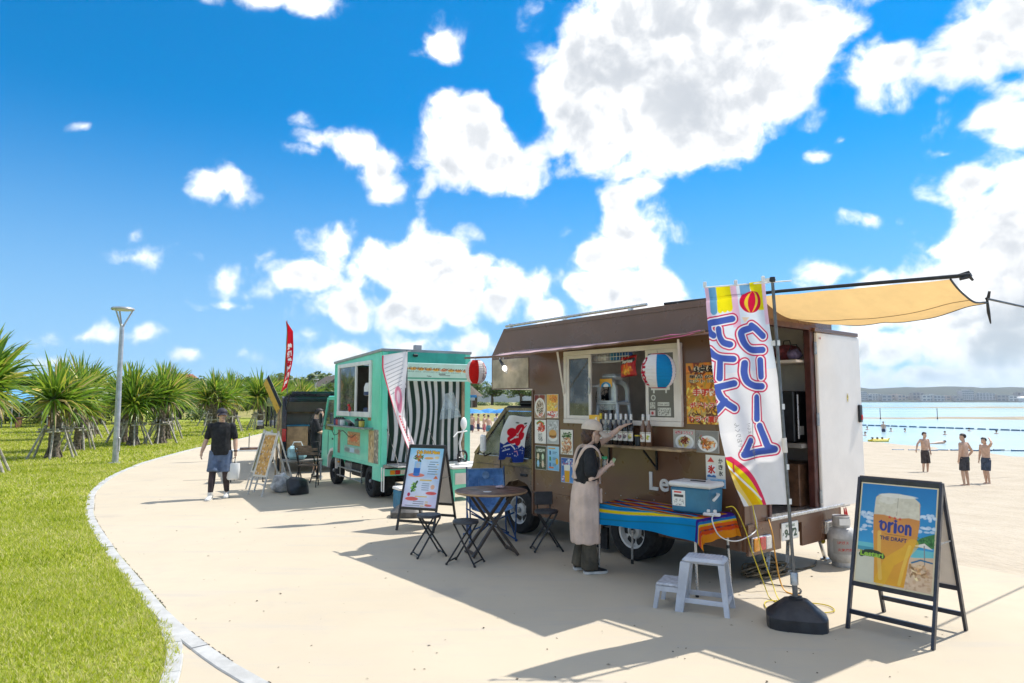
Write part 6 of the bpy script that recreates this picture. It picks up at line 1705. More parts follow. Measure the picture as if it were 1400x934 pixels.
# ================================================================== folding stools, table, camp chair
M_SEAT = mat('charcoal_vinyl', (.05, .052, .06), .45, 0, .2, 9, .2, 90)
M_WIREB = mat('black_tube', (.020, .020, .022), .35, .1, .2, 12)
def fold_stool(label, loc, rz, back=False):
    t = thing('folding_stool', label, 'stool', loc, rz, 'black folding stools around the round table')
    MB().lathe([(.125, .445), (.145, .447), (.148, .462), (.14, .478), (.10, .485), (.001, .486)], n=24).build('seat', M_SEAT, t, smooth=40)
    for y in (-.10, .10):
        MB().tube([(-.11, y * .85, .448), (.17, y * 1.35, .012)], .0105, 7).build('leg', M_WIREB, t, smooth=50); MB().tube([(.11, y * .95, .448), (-.17, y * 1.25, .012)], .0105, 7).build('leg', M_WIREB, t, smooth=50)
        MB().lathe([(.012, -.008), (.012, .008), (.001, .009)], (0, y * 1.10, .24), 8, 'y').build('pivot', M_STEEL, t)
    MB().tube([(.155, -.133, .035), (.155, .133, .035)], .009, 6).build('stretcher', M_WIREB, t); MB().tube([(-.155, -.124, .035), (-.155, .124, .035)], .009, 6).build('stretcher', M_WIREB, t)
    for s, yy in ((1, .135), (1, -.135), (-1, .125), (-1, -.125)): MB().tube([(s * .168, yy, .02), (s * .174, yy, 0)], .014, 7).build('foot', M_BLACK, t)
    if back:
        bk = MB().box((0, .155, .60), (.23, .022, .16), .02).build('backrest', M_SEAT, t, smooth=30)
        for x in (-.08, .08): MB().tube([(x, .14, .44), (x, .155, .54)], .009, 6).build('back_post', M_WIREB, bk)
    return t
fold_stool('black folding stool in front of the drink menu board', (-.98, 8.20, 0), R(25))
fold_stool('black folding stool between the menu board stool and the round table', (-.52, 7.80, 0), R(-20))
fold_stool('black folding stool with a low backrest beside the truck wheel', (.42, 8.50, 0), R(10), True)

t = thing('round_table', 'round wooden folding table with crossed brown legs before the cab', 'table', (-.25, 8.28, 0), R(20))
top_ = MB().lathe([(.405, .715), (.425, .718), (.43, .732), (.425, .746), (.41, .75), (.001, .75)], n=48).build('table_top', M_WOODD, t, smooth=35)
MB().lathe([(.431, .722), (.436, .728), (.436, .740), (.431, .744)], n=48).build('edge_band', mat('light_edge', (.42, .27, .15), .5), top_)
MB().lathe([(.05, .7505), (.052, .7515), (.001, .752)], (-.10, -.16, 0), 14).build('price_sticker', M_WHITE, top_)
M_LEGW = mat('dark_brown_leg', (.085, .06, .045), .5, 0, .2, 8)
for y in (-.15, .15):
    MB().bar((-.24, y, .71), (.27, y * 1.3, .01), .03, .045, (0, 1, 0)).build('leg', M_LEGW, t); MB().bar((.24, y * .75, .71), (-.27, y * 1.05, .01), .03, .045, (0, 1, 0)).build('leg', M_LEGW, t)
MB().bar((.25, -.19, .04), (.25, .19, .04), .02, .03).build('stretcher', M_LEGW, t); MB().bar((-.25, -.15, .04), (-.25, .15, .04), .02, .03).build('stretcher', M_LEGW, t)
MB().tube([(0, -.2, .36), (0, .2, .36)], .008, 6).build('pivot_rod', M_STEEL, t)
o = MB().ball((0, 0, .018), (.055, .04, .02), 12, 6); o.v = [(p[0] * (1 + .3 * mnoise.noise(Vector(p) * 30)), p[1] * (1 + .3 * mnoise.noise(Vector(p) * 34)), max(0, p[2] * (1 + .5 * mnoise.noise(Vector(p) * 40)))) for p in o.v]
o = o.build('paper_napkin', mat('pink_paper', (.75, .55, .55), .8, 0, .3, 40), smooth=60); o.location = (-.14, 8.40, .7515); tag(o, 'crumpled pink and white paper napkin on the round table', 'napkin')

# denim camp chair
M_DENIM = mat('denim_cloth', (.11, .25, .50), .85, 0, .35, 10, .5, 120, c2=(.06, .15, .34))
M_DEND = mat('denim_seam', (.20, .33, .52), .85, 0, .2, 12)
M_BTUBE = mat('blue_tube', (.02, .08, .24), .4, .2, .15, 12)
t = thing('camp_chair', 'blue denim folding camp chair behind the round table', 'chair', (-.30, 9.25, 0), R(12))
g_ = []
for i in range(13):
    u = i / 12; row = []
    for j in range(15):
        v = j / 14
        x = (-.27 + .54 * u) * (1 - .10 * v)
        if v < .5: k = v * 2; z = .36 + .03 * k + .06 * (2 * u - 1) ** 2; y = -.26 + .46 * k
        else: k = v * 2 - 1; z = .39 + .06 * (2 * u - 1) ** 2 * (1 - k) + .48 * k; y = .20 + .13 * k + .05 * (1 - (2 * u - 1) ** 2) * math.sin(math.pi * k)
        row.append((x, y, z))
    g_.append(row)
MB().sheet(g_[::-1]).build('seat_cloth', M_DENIM, t, smooth=50)
s_ = MB(); s_.tube([g_[0][j] for j in range(15)], .008, 5); s_.tube([g_[12][j] for j in range(15)], .008, 5); s_.tube([g_[i][14] for i in range(13)], .009, 5); s_.tube([g_[i][0] for i in range(13)], .008, 5); s_.build('piping', M_DEND, t)
pk = MB(); 
def bp(u, k): 
    return (-.27 + .54 * u) * .92, .20 + .13 * k + .05 * (1 - (2 * u - 1) ** 2) * math.sin(math.pi * k) - .007, .39 + .48 * k
pk.tube([bp(.3, .35), bp(.3, .72), bp(.72, .72), bp(.72, .35), bp(.51, .24), bp(.3, .35)], .003, 4); pk.build('pocket_seam', M_DEND, t)
MB().lathe([(.05, 0), (.05, .003), (.001, .004)], (0, 0, 0), 14, 'y').build('round_badge', M_DEND, t, loc=(.0, .295, .79))
for s in (-1, 1):
    MB().tube([(s * .27, .20, .02), (s * .26, .34, .90)], .011, 7).build('back_post', M_BTUBE, t, smooth=50)
    MB().tube([(s * .30, -.30, .02), (-s * .28, .22, .36)], .010, 7).build('leg', M_BTUBE, t, smooth=50); MB().tube([(s * .28, -.26, .36), (-s * .30, .24, .02)], .010, 7).build('leg', M_BTUBE, t, smooth=50)
    MB().tube([(s * .30, -.30, .02), (s * .27, .22, .34)], .010, 7).build('leg', M_BTUBE, t, smooth=50)
    MB().tube([(s * .29, -.28, .02), (s * .31, -.29, .58)], .010, 7).build('front_post', M_BTUBE, t, smooth=50)
    ag = [[(s * (.27 + .08 * math.sin(math.pi * j / 6) * 0 + w_), -.30 + .60 * j / 8, .59 - .035 * math.sin(math.pi * j / 8)) for w_ in (-.04, .0, .04)] for j in range(9)]
    MB().sheet(ag if s < 0 else ag).build('armrest', M_DENIM, t, smooth=50)
    for yy in (-.30, .24): MB().lathe([(.018, 0), (.02, .02), (.012, .03), (.001, .031)], (s * .30, yy, 0), 8).build('foot', M_BTUBE, t)

# ================================================================== teal food truck
M_TEAL = mat('teal_paint', (.165, .72, .50), .38, 0, .05, 2.5, .05, 10, coat=.3)
M_TEALD = mat('deep_teal_paint', (.05, .42, .30), .4, 0, .10, 3, coat=.2)
M_MINT = mat('mint_board', (.55, .78, .72), .5, 0, .06, 4)
M_ROOFG = mat('grey_roof', (.36, .36, .36), .55, 0, .12, 3)
teal = thing('teal_food_truck', 'mint green food truck with a striped curtain across its open rear', 'food truck', (-2.376, 12.503, 0), math.atan2(.857, -.514))
TWD = 1.80
def TWp(a, m, z=0.0): return (-2.376 - .514 * a + .857 * m, 12.503 + .857 * a + .514 * m, z)
sd = plate(MB(), [(0, .60), (2.93, .60), (2.93, 2.62), (0, 2.72)], [[(.60, 1.56), (2.56, 1.56), (2.56, 2.53), (.60, 2.53)]], 0, -.03).build('side_wall', M_TEAL, teal)
tr_ = MB(); tr_.bx(0, .06, .001, .018, .60, 2.70); tr_.bx(2.88, 2.93, .001, .014, .60, 2.61); tr_.bx(.06, 2.88, .001, .014, .60, .66); tr_.bx(.10, .13, .001, .008, .7, 2.6); tr_.bx(.14, 2.85, .001, .006, .98, .99); tr_.build('trim', M_TEAL, sd)
w = MB(); w.bx(0, 2.93, -TWD, -TWD + .03, .60, 2.66); w.build('far_wall', M_TEAL, teal)
MB().prism([(-.04, 2.722), (2.96, 2.622), (2.96, 2.67), (-.04, 2.77)], .03, -TWD - .02).build('roof', M_ROOFG, teal)
MB().bx(2.90, 2.928, -TWD + .031, -.031, .60, 2.61).build('front_wall', M_TEAL, teal)
MB().bx(-.06, 2.9, -TWD + .031, -.031, .60, .66).build('floor', M_STEEL, teal)
MB().bx(.1, 2.88, -TWD + .032, -TWD + .04, .67, 2.58).build('inner_lining', M_CREAM, teal)
MB().bx(2.6, 2.61, -TWD + .05, -.05, .67, 2.55).build('inner_partition', M_INTER, teal)
rw = MB(); rw.bx(-.03, 0, -.10, .0, .60, 2.715); rw.bx(-.03, 0, -TWD, -1.68, .60, 2.715); rw.build('rear_post', M_TEAL, teal)
MB().bx(-.05, 0, -1.68, -.10, 2.50, 2.72).build('rear_header', M_TEALD, teal)
MB().bx(-.045, -.005, -1.67, -1.62, .70, 2.30).build('inner_post', M_WOOD, teal)
# mint sign board hung under the header
cv = Canvas(240, 50, 160, 30, 'c8ece0')
cv.rect(0, 25, 160, 27.5, '3aa88c')
for k, cc_ in enumerate(('e8a070', 'f0c060', 'e8b050', 'f0b048', 'e0a050', 'f0b84a', 'e89870', 'f0b848', 'e8a050', 'f0a860')): cv.ell(10 + k * 15.5, 8.5 + .4 * k, 7, 2.6, cc_)
cv.text('SMILE DRIVE CAFE OKINAWA', 12, 6.8, 150, 11.4, '7a4a3a', .02, rot=.02); cv.text('KEBAB RICE  SHAVED ICE  COLD DRINKS', 26, 13.6, 140, 16, '5a8a80', .0, rot=.02)
cv.rect(94, 17, 108, 19, '5a6a68'); cv.rect(96, 20, 118, 21.5, '7a8a88'); cv.text('Open', 8, 20, 20, 23, '4a5a58', .02); cv.text('Take', 70, 21, 80, 23.6, '4a5a58', .02)
MB().box((-.20, -.90, 2.345), (.02, 1.62, .35), .004, (0, R(-22), 0)).build('sign_board', M_MINT, teal)
so = Vector((-.215, -.09, 2.475)); ax_ = Vector((0, R(-22), 0)); vdn = Euler((0, R(-22), 0)).to_matrix() @ Vector((0, 0, -1)); nrm_ = Euler((0, R(-22), 0)).to_matrix() @ Vector((-1, 0, 0))
so = Vector((-.20, -.10, 2.345)) - vdn * .165 + nrm_ * .013
print_obj('sign_print', cv, flat(so, (0, -1, 0), vdn, 1.60, .32), M_PRINT, teal)
MB().box((-.07, -.62, 2.66), (.06, .09, .05), .01).build('marker_lamp', M_BLACK, teal)
MB().box((1.2, -1.2, 2.86), (.14, .14, .22), .01).build('roof_vent', M_ROOFG, teal)
# striped curtain
cv = Canvas(260, 40, 260, 40, 'e8e6e0')
for k in range(11): cv.rect(5 + k * 23.6, 0, 17.5 + k * 23.6, 40, '33463c')
def curt(u, v):
    m = .10 + 1.56 * u; pull = .28 * np.sin(np.pi * u) * np.sin(np.pi * v) ** 1.5 * .8
    m = m + pull * (.6 - u) + .10 * (v) * (u > .7) * np.sin(v * 3) - .03 * np.sin(v * 6 + u * 4)
    return .04 + .016 * np.sin(u * 43 + 2 * v) * (.4 + .6 * v) + .03 * np.sin(u * 13 - v * 4), -m, 2.47 - 1.77 * v + .02 * np.sin(u * 20)
cu = print_obj('curtain', cv, curt, mat_print('curtain_cloth', .8, .25, .1), teal)
for p_ in cu.data.polygons: p_.use_smooth = True
MB().add([(.02, -1.28, 1.95), (.0, -1.45, 1.98), (-.01, -1.62, 1.50), (.0, -1.15, 1.45)], [(0, 1, 2, 3)]).build('clear_vinyl', mat_glass('clear_vinyl', (.85, .92, .90), .35, .12), teal)
# serving window
wf = MB(); wf.bx(.53, 2.63, .0, .04, 2.51, 2.585, .004); wf.bx(.53, 2.63, .0, .05, 1.50, 1.60, .004); wf.bx(.53, .62, .0, .04, 1.60, 2.51, .004); wf.bx(2.54, 2.63, .0, .04, 1.60, 2.51, .004); wf.bx(1.40, 1.47, .0, .035, 1.60, 2.51, .003)
wfo = wf.build('window_frame', M_WHITE, teal)
MB().bx(1.47, 2.54, .008, .014, 1.60, 2.51).build('pane', M_GLASSD, wfo); MB().bx(1.50, 2.50, -.020, -.014, 1.62, 2.49).build('dark_screen', mat('dark_screen', (.05, .055, .05), .6, 0, .2, 12), wfo)
sh = MB().bx(.42, 2.80, .0, .20, 1.28, 1.31, .004).build('shelf', M_STEEL, teal)
MB().tube([(2.80, .0, 1.30), (2.92, .16, 1.30)], .012, 6).build('shelf_bar', M_BLACK, sh)
MB().ball((.95, -.30, 2.42), (.03, .03, .045)).build('bulb', emit('warm_bulb', (1, .72, .35), 3.0), teal)
def tposter(cv_, a, z, w_, h_, name='notice'): return print_obj(name, cv_, flat((a, .009, z), SIDE_U, SIDE_V, w_, h_), M_PRINT, teal, back=(0, -.007, 0))
cv = Canvas(40, 40, 20, 20, 'c8a878'); cv.speck(0, 0, 20, 20, ['8a6a48', 'e8d8b8', '6a4a34', 'd0b890'], 80, 2, 1.0); tposter(cv, .66, 1.26, .30, .62)
cv = Canvas(24, 60, 10, 25, 'b8804c'); cv.rect(2, 9, 8, 16, 'e8dcc8'); cv.rect(1, 1, 9, 7, '9a6434'); tposter(cv, .72, 1.86, .17, .42)
cv = Canvas(30, 60, 10, 22, '8a8478'); cv.speck(0, 0, 10, 22, ['d8d0c0', '5a5448'], 50, 5, .8); tposter(cv, .36, 1.28, .24, .62)
cv = Canvas(70, 40, 44, 24, 'cc9a6c'); cv.speck(1, 1, 43, 23, ['a86a48', 'e0c098', 'b87a50'], 60, 6, 1.6); cv.text('MENU', 8, 6, 36, 17, 'd8603c', .06); tposter(cv, 1.95, 1.19, .78, .27)
cv = Canvas(24, 60, 8, 24, 'a06a58'); cv.speck(0, 0, 8, 24, ['c89080', '7a4a3c'], 24, 7, .8); tposter(cv, 2.62, 1.20, .16, .48)
cv = Canvas(60, 24, 50, 14, '9cc4b4'); cv.ell(10, 8, 9, 4, '7a8a88'); cv.rect(18, 3, 32, 12, 'bcd8e8'); cv.ell(41, 8, 8, 4, 'a09a90'); tposter(cv, 2.15, .90, 1.0, .14, 'logo_sticker')
MB().tube([(2.55, .18, 1.26)] + [(2.5 - k * .2, .19, 1.16 - .06 * math.sin(k * 1.2)) for k in range(1, 9)], .008, 5).build('bunting_cord', M_BLACK, teal)
# chassis, wheels, cab
ch = MB(); ch.bx(0, 3.4, -.55, -.45, .38, .58); ch.bx(0, 3.4, -1.35, -1.25, .38, .58); ch.tube([(.68, -.25, .30), (.68, -1.55, .30)], .05, 8); ch.build('chassis', M_BLACK, teal)
wheel(teal, .68, -.13, .30, .19, 1, rim=M_DARK); wheel(teal, .68, -.35, .30, .19, 1, rim=M_DARK); wheel(teal, .68, -1.45, .30, .19, -1, rim=M_DARK); wheel(teal, .68, -1.67, .30, .19, -1, rim=M_DARK)
wheel(teal, 3.10, -.14, .30, .18, 1, rim=M_DARK); wheel(teal, 3.10, -1.66, .30, .18, -1, rim=M_DARK)
for z in (.24, .42): MB().tube([(2.72, -.03, z), (1.12, -.03, z)], .014, 7).build('guard_rail', M_ALU, teal)
for a in (2.6, 1.9, 1.2): MB().bar((a, -.05, .20), (a, -.05, .60), .02, .02).build('guard_post', M_ALU, teal)
MB().bx(1.3, 2.0, -.45, -.10, .30, .56, .02).build('tool_box', M_DARK, teal); MB().bx(2.15, 2.55, -.42, -.12, .32, .56, .04).build('fuel_tank', M_STEEL, teal)
MB().bx(-.02, .40, -.04, .02, .36, .60, .006).build('mud_guard', M_TEAL, teal); MB().box((2.62, -.02, .52), (.06, .05, .04), .01).build('side_lamp', M_LAMP_Y, teal)
bb = MB().bx(-.10, .0, -1.78, -.02, .46, .58, .006).build('rear_bumper', M_TEAL, teal)
for i, c_ in enumerate((M_LAMP_Y, M_LAMP_R, M_LAMP_W)): MB().bx(-.118, -.101, -.14 - i * .10 - .09, -.14 - i * .10, .48, .56, .004).build('lens', c_, bb); 
for i, c_ in enumerate((M_LAMP_W, M_LAMP_R, M_LAMP_Y)): MB().bx(-.118, -.101, -1.45 - i * .10 - .09, -1.45 - i * .10, .48, .56, .004).build('lens', c_, bb)
pl = MB(); pl.box((-.36, -.52, .66), (.60, .90, .02), .003); plo = pl.build('tail_step', M_STEEL, teal)
rb = MB()
for k in range(12): rb.bx(-.62 + k * .048, -.60 + k * .048, -.95, -.09, .671, .676)
rb.build('tread_bar', M_STEEL, plo)
for s in (-.10, -.92): MB().tube([(-.64, s, .66), (.02, s, 1.35)], .006, 5).build('step_chain', M_BLACK, teal)
MB().tube([(-.10, .02, .62), (-.12, .02, .20), (-.22, .02, .20), (-.22, .02, .62)], .012, 7).build('step_handle', M_WHITE, teal)
lowp = [(2.95, .42), (2.78, .42), (2.80, .60), (2.95, .72), (3.10, .76), (3.28, .72), (3.42, .58), (3.45, .34), (3.95, .34), (4.02, .50), (3.98, 1.15), (2.95, 1.15)]
lowp = [(2.95, .66), (2.97, .72), (3.10, .76), (3.28, .72), (3.42, .58), (3.45, .34), (3.95, .34), (4.02, .50), (3.98, 1.15), (2.95, 1.15)]
cb = MB(); cb.prism(lowp, -.04, -.09); cb.prism(lowp, -1.71, -1.76); cab2 = cb.build('cab_body', M_TEAL, teal)
MB().prism([(3.95, .34), (4.02, .50), (3.98, 1.15), (3.92, 1.15), (3.95, .52), (3.90, .36)], -.091, -1.709).build('front_panel', M_TEAL, teal)
MB().prism([(2.82, .36), (2.84, .62), (2.95, .74), (3.10, .79), (3.30, .75), (3.46, .60), (3.48, .34), (3.42, .34), (3.40, .57), (3.27, .69), (3.10, .73), (2.97, .68), (2.88, .6), (2.87, .36)], -.02, -.10).build('wheel_arch', M_CREAM, teal)
for y in (-.065, -1.735):
    p = MB(); p.bar((3.96, y, 1.15), (3.62, y, 1.86), .05, .05); p.bar((2.98, y, 1.15), (2.98, y, 1.86), .05, .06); p.bar((2.98, y, 1.86), (3.64, y, 1.86), .05, .05); p.build('pillar', M_TEAL, teal)
    MB().prism([(3.0, 1.16), (3.93, 1.16), (3.62, 1.84), (3.0, 1.84)], y + .003, y - .003).build('side_glass', M_GLASS, teal)
MB().box((3.30, -.90, 1.90), (.72, 1.68, .06), .025).build('cab_roof', M_TEAL, teal)
MB().quad((3.955, -.095, 1.17), (3.955, -1.705, 1.17), (3.63, -1.705, 1.85), (3.63, -.095, 1.85)).build('windscreen', M_GLASS, teal)
MB().bx(2.96, 3.0, -1.70, -.10, .70, 1.88).build('cab_back', M_TEAL, teal)
for y in (-.45, -1.35): s = MB(); s.box((3.16, y, 1.30), (.14, .44, .60), .05); s.box((3.36, y, 1.08), (.40, .44, .12), .04); s.build('seat', M_DARK, teal)
d = MB(); d.bar((3.50, -.036, .62), (3.50, -.036, 1.14), .010, .006); d.build('door_seam', M_BLACK, cab2); MB().box((3.12, -.03, .98), (.10, .02, .04), .006).build('door_handle', M_BLACK, cab2)
MB().box((3.80, .06, 1.42), (.09, .06, .24), .02).build('door_mirror', M_BLACK, teal); MB().tube([(3.82, -.04, 1.25), (3.82, .05, 1.22), (3.81, .06, 1.35)], .010, 6).build('mirror_arm', M_BLACK, teal)

def on_teal(name, label, cat, a, m, z, rz=0.0, group=None): x, y, _ = TWp(a, m); return thing(name, label, cat, (x, y, z), teal.rotation_euler.z + rz, group)
# things on the teal truck's shelf and in its window
rg = random.Random(12)
cols = [('navy', (.03, .05, .16)), ('red', (.45, .05, .05)), ('grey', (.25, .25, .26)), ('white', (.7, .7, .68)), ('dark green', (.05, .16, .10)), ('yellow', (.62, .48, .08))]
for k, a in enumerate((2.45, 2.30, 2.15, 2.0, 1.05, .80)):
    nm, c = cols[k]; t = on_teal('sauce_pot', nm + ' lidded pot among the little things on the teal truck shelf', 'pot', a, -.10, 1.311, 0, 'pots on the teal truck shelf')
    MB().lathe([(.045, 0), (.055, .01), (.058, .11), (.05, .12), (.001, .12)], n=12).build('pot_body', mat('pot_%d' % k, c, .4), t, smooth=40); MB().lathe([(.06, .121), (.058, .14), (.02, .15), (.02, .17), (.001, .171)], n=12).build('pot_lid', M_DARK, t, smooth=40)
t = on_teal('cup_dispenser', 'blue and white shaved ice dispenser standing in the teal truck window', 'ice machine', .95, .14, 1.56)
MB().box((0, 0, .06), (.30, .24, .12), .02).build('base', mat('navy_enamel', (.02, .04, .12), .35), t); MB().lathe([(.10, .35), (.15, .36), (.15, .52), (.12, .60), (.001, .62)], n=18).build('hopper', M_WHITE, t, smooth=40); MB().lathe([(.152, .36), (.155, .37), (.155, .42), (.152, .43)], n=18).build('hopper_band', bpy.data.materials['navy_enamel'], t)
for s in (-1, 1): MB().tube([(s * .12, 0, .12), (s * .10, 0, .36)], .02, 7).build('post', M_ALU, t)
t = on_teal('parrot_figure', 'small red and blue parrot figure hung beside the teal truck window', 'ornament', 1.62, -.08, 1.55)
MB().ball((0, 0, .10), (.035, .03, .06)).build('bird_body', M_RED, t, smooth=60); MB().ball((.0, .02, .175), .03).build('bird_head', M_RED, t, smooth=60); MB().add([(-.02, 0, .06), (.02, 0, .06), (.012, -.01, -.05), (-.012, -.01, -.05)], [(0, 1, 2, 3)]).build('bird_tail', mat('parrot_blue', (.03, .2, .5), .5), t)
t = on_teal('lamp_tray', 'grey tilted tray on the teal truck shelf', 'tray', 1.45, -.12, 1.311)
MB().add([(-.22, -.08, .0), (.22, -.08, .0), (.16, .06, .12), (-.16, .06, .12), (-.22, -.08, .015), (.22, -.08, .015), (.16, .06, .135), (-.16, .06, .135)], [(0, 3, 2, 1), (4, 5, 6, 7), (0, 1, 5, 4), (1, 2, 6, 5), (2, 3, 7, 6), (3, 0, 4, 7)]).build('tray_plate', M_STEEL, t); MB().box((0, 0, .03), (.10, .06, .06)).build('tray_foot', M_DARK, t)

# blue ice box and folded scooter at the teal rear, bench
t = thing('cooler_box', 'blue ice box with a white label standing behind the menu board', 'cooler', (-1.78, 11.75, 0), R(31))
MB().box((0, 0, .16), (.40, .28, .32), .02).build('tub', M_BLUE, t, smooth=30); MB().box((0, 0, .345), (.42, .30, .05), .015).build('lid', M_WHITE, t, smooth=30); MB().bx(-.12, .02, -.145, -.141, .12, .24).build('label', M_WHITE, t)
t = on_teal('wooden_bench', 'white and mint bench under the teal truck tail', 'bench', -.40, 1.42, 0)
MB().box((0, 0, .60), (.55, .62, .05), .01).build('bench_top', M_WHITE, t); MB().bx(-.24, .24, -.28, .28, .20, .57, .008).build('bench_body', M_TEAL, t); MB().bx(-.255, -.242, -.24, .24, .30, .50).build('bench_panel', M_CREAM, t)
for sx in (-1, 1):
    for sy in (-1, 1): MB().bx(sx * .22 - .02, sx * .22 + .02, sy * .26 - .02, sy * .26 + .02, 0, .20).build('leg', M_TEAL, t)
t = on_teal('kick_scooter', 'white folded scooter with a round mirror on the mint bench', 'scooter', -.40, 1.45, .625, R(20))
tyre = MB()
for k in range(20):
    a0, a1 = k * math.pi / 10, (k + 1) * math.pi / 10; tyre.tube([(0, .12 * math.cos(a0), .14 + .12 * math.sin(a0)), (0, .12 * math.cos(a1), .14 + .12 * math.sin(a1))], .022, 6)
wh = tyre.build('wheel', M_RUBBER, t, smooth=50)
sp_ = MB()
for k in range(5): an = k * 1.2566; sp_.tube([(0, 0, .14), (0, .11 * math.cos(an), .14 + .11 * math.sin(an))], .008, 5)
sp_.build('spoke', M_ALU, wh)
MB().box((0, -.06, .022), (.12, .42, .045), .015).build('deck', M_WHITE, t, smooth=30); MB().tube([(0, .02, .14), (0, .08, .40), (0, -.02, .66)], .02, 8).build('stem', M_WHITE, t, smooth=50)
MB().ball((0, -.03, .76), (.03, .085, .12), 14, 10).build('mirror', M_WHITE, t, smooth=60); MB().tube([(0, -.12, .62), (0, .14, .60), (0, .24, .52)], .014, 7).build('handlebar', M_WHITE, t, smooth=50)

# ================================================================== black van with its tailgate up
M_VAN = mat('black_van_paint', (.030, .034, .045), .16, .5, .15, 4, coat=.8)
van = thing('black_van', 'black van parked with its tailgate lifted and boxes inside', 'van', (-5.78, 17.25, 0), math.atan2(.905, -.425))
VW, VL, VH = 1.69, 4.5, 1.93
prof = [(0, .36), (.55, .36), (.60, .60), (.75, .72), (1.0, .72), (1.15, .60), (1.20, .30), (3.2, .30), (3.25, .58), (3.4, .72), (3.65, .72), (3.8, .58), (3.85, .32), (4.5, .34), (4.55, .75), (4.42, 1.05), (3.92, 1.78), (3.7, VH - .03), (3.4, VH), (.1, VH), (0, VH - .04)]
v_ = MB(); plate(v_, prof, [[(.45, 1.08), (1.75, 1.08), (1.75, 1.66), (.45, 1.66)], [(1.85, 1.08), (2.75, 1.08), (2.75, 1.66), (1.85, 1.66)], [(2.9, 1.05), (4.05, 1.05), (3.72, 1.66), (2.9, 1.66)]], 0, -.05); plate(v_, prof, [[(.45, 1.08), (1.75, 1.08), (1.75, 1.66), (.45, 1.66)], [(1.85, 1.08), (2.75, 1.08), (2.75, 1.66), (1.85, 1.66)], [(2.9, 1.05), (4.05, 1.05), (3.72, 1.66), (2.9, 1.66)]], -VW + .05, -VW)
v_.build('body_side', M_VAN, van)
for y in (-.025, -VW + .025):
    for (a0, a1) in ((.45, 1.75), (1.85, 2.75)): MB().bx(a0, a1, y - .004, y + .004, 1.08, 1.66).build('side_window', M_GLASSD, van)
    MB().prism([(2.9, 1.05), (4.05, 1.05), (3.72, 1.66), (2.9, 1.66)], y - .004, y + .004).build('side_window', M_GLASS, van)
MB().bx(.03, 3.5, -VW + .051, -.051, VH - .05, VH - .006).build('roof', M_VAN, van)
fp = MB(); fp.prism([(4.5, .34), (4.55, .75), (4.42, 1.05), (4.36, 1.05), (4.48, .75), (4.44, .36)], -.051, -VW + .051); fp.build('front_panel', M_VAN, van)
MB().quad((4.41, -.055, 1.06), (4.41, -VW + .055, 1.06), (3.70, -VW + .055, VH - .06), (3.70, -.055, VH - .06)).build('windscreen', M_GLASS, van)
MB().bx(.06, 3.3, -VW + .052, -.052, .48, .54).build('load_floor', M_INTER, van); MB().bx(1.5, 1.54, -VW + .06, -.06, .54, 1.85).build('partition', M_CREAM, van); MB().bx(.08, 2.2, -.075, -.060, .54, 1.85).build('inner_lining', M_CREAM, van); MB().bx(.08, 3.3, -VW + .052, -VW + .060, .54, 1.06).build('inner_lining', M_CREAM, van); MB().bx(.08, 3.2, -VW + .06, -.06, VH - .068, VH - .052).build('headliner', M_CREAM, van)
for y0, y1 in ((-.12, -.0), (-VW, -VW + .12)): MB().bx(-.02, .05, y0, y1, .42, VH - .06, .01).build('rear_pillar', M_VAN, van)
MB().bx(-.02, .05, -VW + .121, -.121, VH - .14, VH - .05, .01).build('rear_header', M_VAN, van)
MB().bx(-.08, .06, -VW - .01, .01, .32, .50, .03).build('rear_bumper', M_VAN, van)
for y in (-.055, -VW + .055): MB().bx(-.05, -.02, y - .05, y + .05, .80, 1.12, .01).build('tail_lamp', M_LAMP_R, van)
tg = MB(); tg.add([(-.02, -.06, VH - .01), (-.02, -VW + .06, VH - .01), (-.95, -VW + .10, VH + .06), (-.95, -.10, VH + .06), (-.02, -.06, VH + .04), (-.02, -VW + .06, VH + .04), (-.95, -VW + .10, VH + .11), (-.95, -.10, VH + .11)], [(0, 3, 2, 1), (4, 5, 6, 7), (0, 1, 5, 4), (1, 2, 6, 5), (2, 3, 7, 6), (3, 0, 4, 7)])
tgo = tg.build('tailgate', M_VAN, van); MB().box((-.70, -VW / 2, VH + .085), (.30, 1.30, .06), .01).build('tailgate_glass', mat('tinted_glass', (.03, .035, .04), .08, 0, .1, 4, coat=1), tgo); MB().box((-.93, -VW / 2, VH + .045), (.05, .30, .06), .01).build('gate_latch', M_DARK, tgo)
for y in (-.10, -VW + .10): MB().tube([(0, y, VH - .35), (-.55, y, VH + .04)], .012, 6).build('gas_strut', M_BLACK, tgo)
for y in (-.02, -VW + .20): wheel(van, .88, y - .08, .32, .20, 1 if y > -1 else -1, rim=M_DARK); wheel(van, 3.52, y - .08, .32, .20, 1 if y > -1 else -1, rim=M_DARK)
MB().box((3.95, .16, 1.15), (.08, .20, .16), .03).build('door_mirror', M_ALU, van); MB().tube([(3.95, -.02, 1.08), (3.95, .12, 1.10)], .02, 6).build('mirror_arm', M_BLACK, van)
def VWp(a, m): return (-5.78 - .425 * a + .905 * m, 17.25 + .905 * a + .425 * m)
def in_van(name, label, cat, a, m, z, rz=0.0): x, y = VWp(a, m); return thing(name, label, cat, (x, y, z), van.rotation_euler.z + rz)
t = in_van('cardboard_box', 'brown cardboard box with a blue cover in the van', 'box', .5, .42, .541)
MB().bx(-.28, .28, -.26, .26, 0, .62, .006).build('carton', mat('cardboard', (.50, .33, .18), .8, 0, .15, 6), t); MB().bx(-.30, .30, -.30, .30, .625, .67, .01).build('blue_cover', M_BLUE, t)
t = in_van('storage_bin', 'dark grey plastic bin beside the carton in the van', 'bin', .35, 1.05, .541)
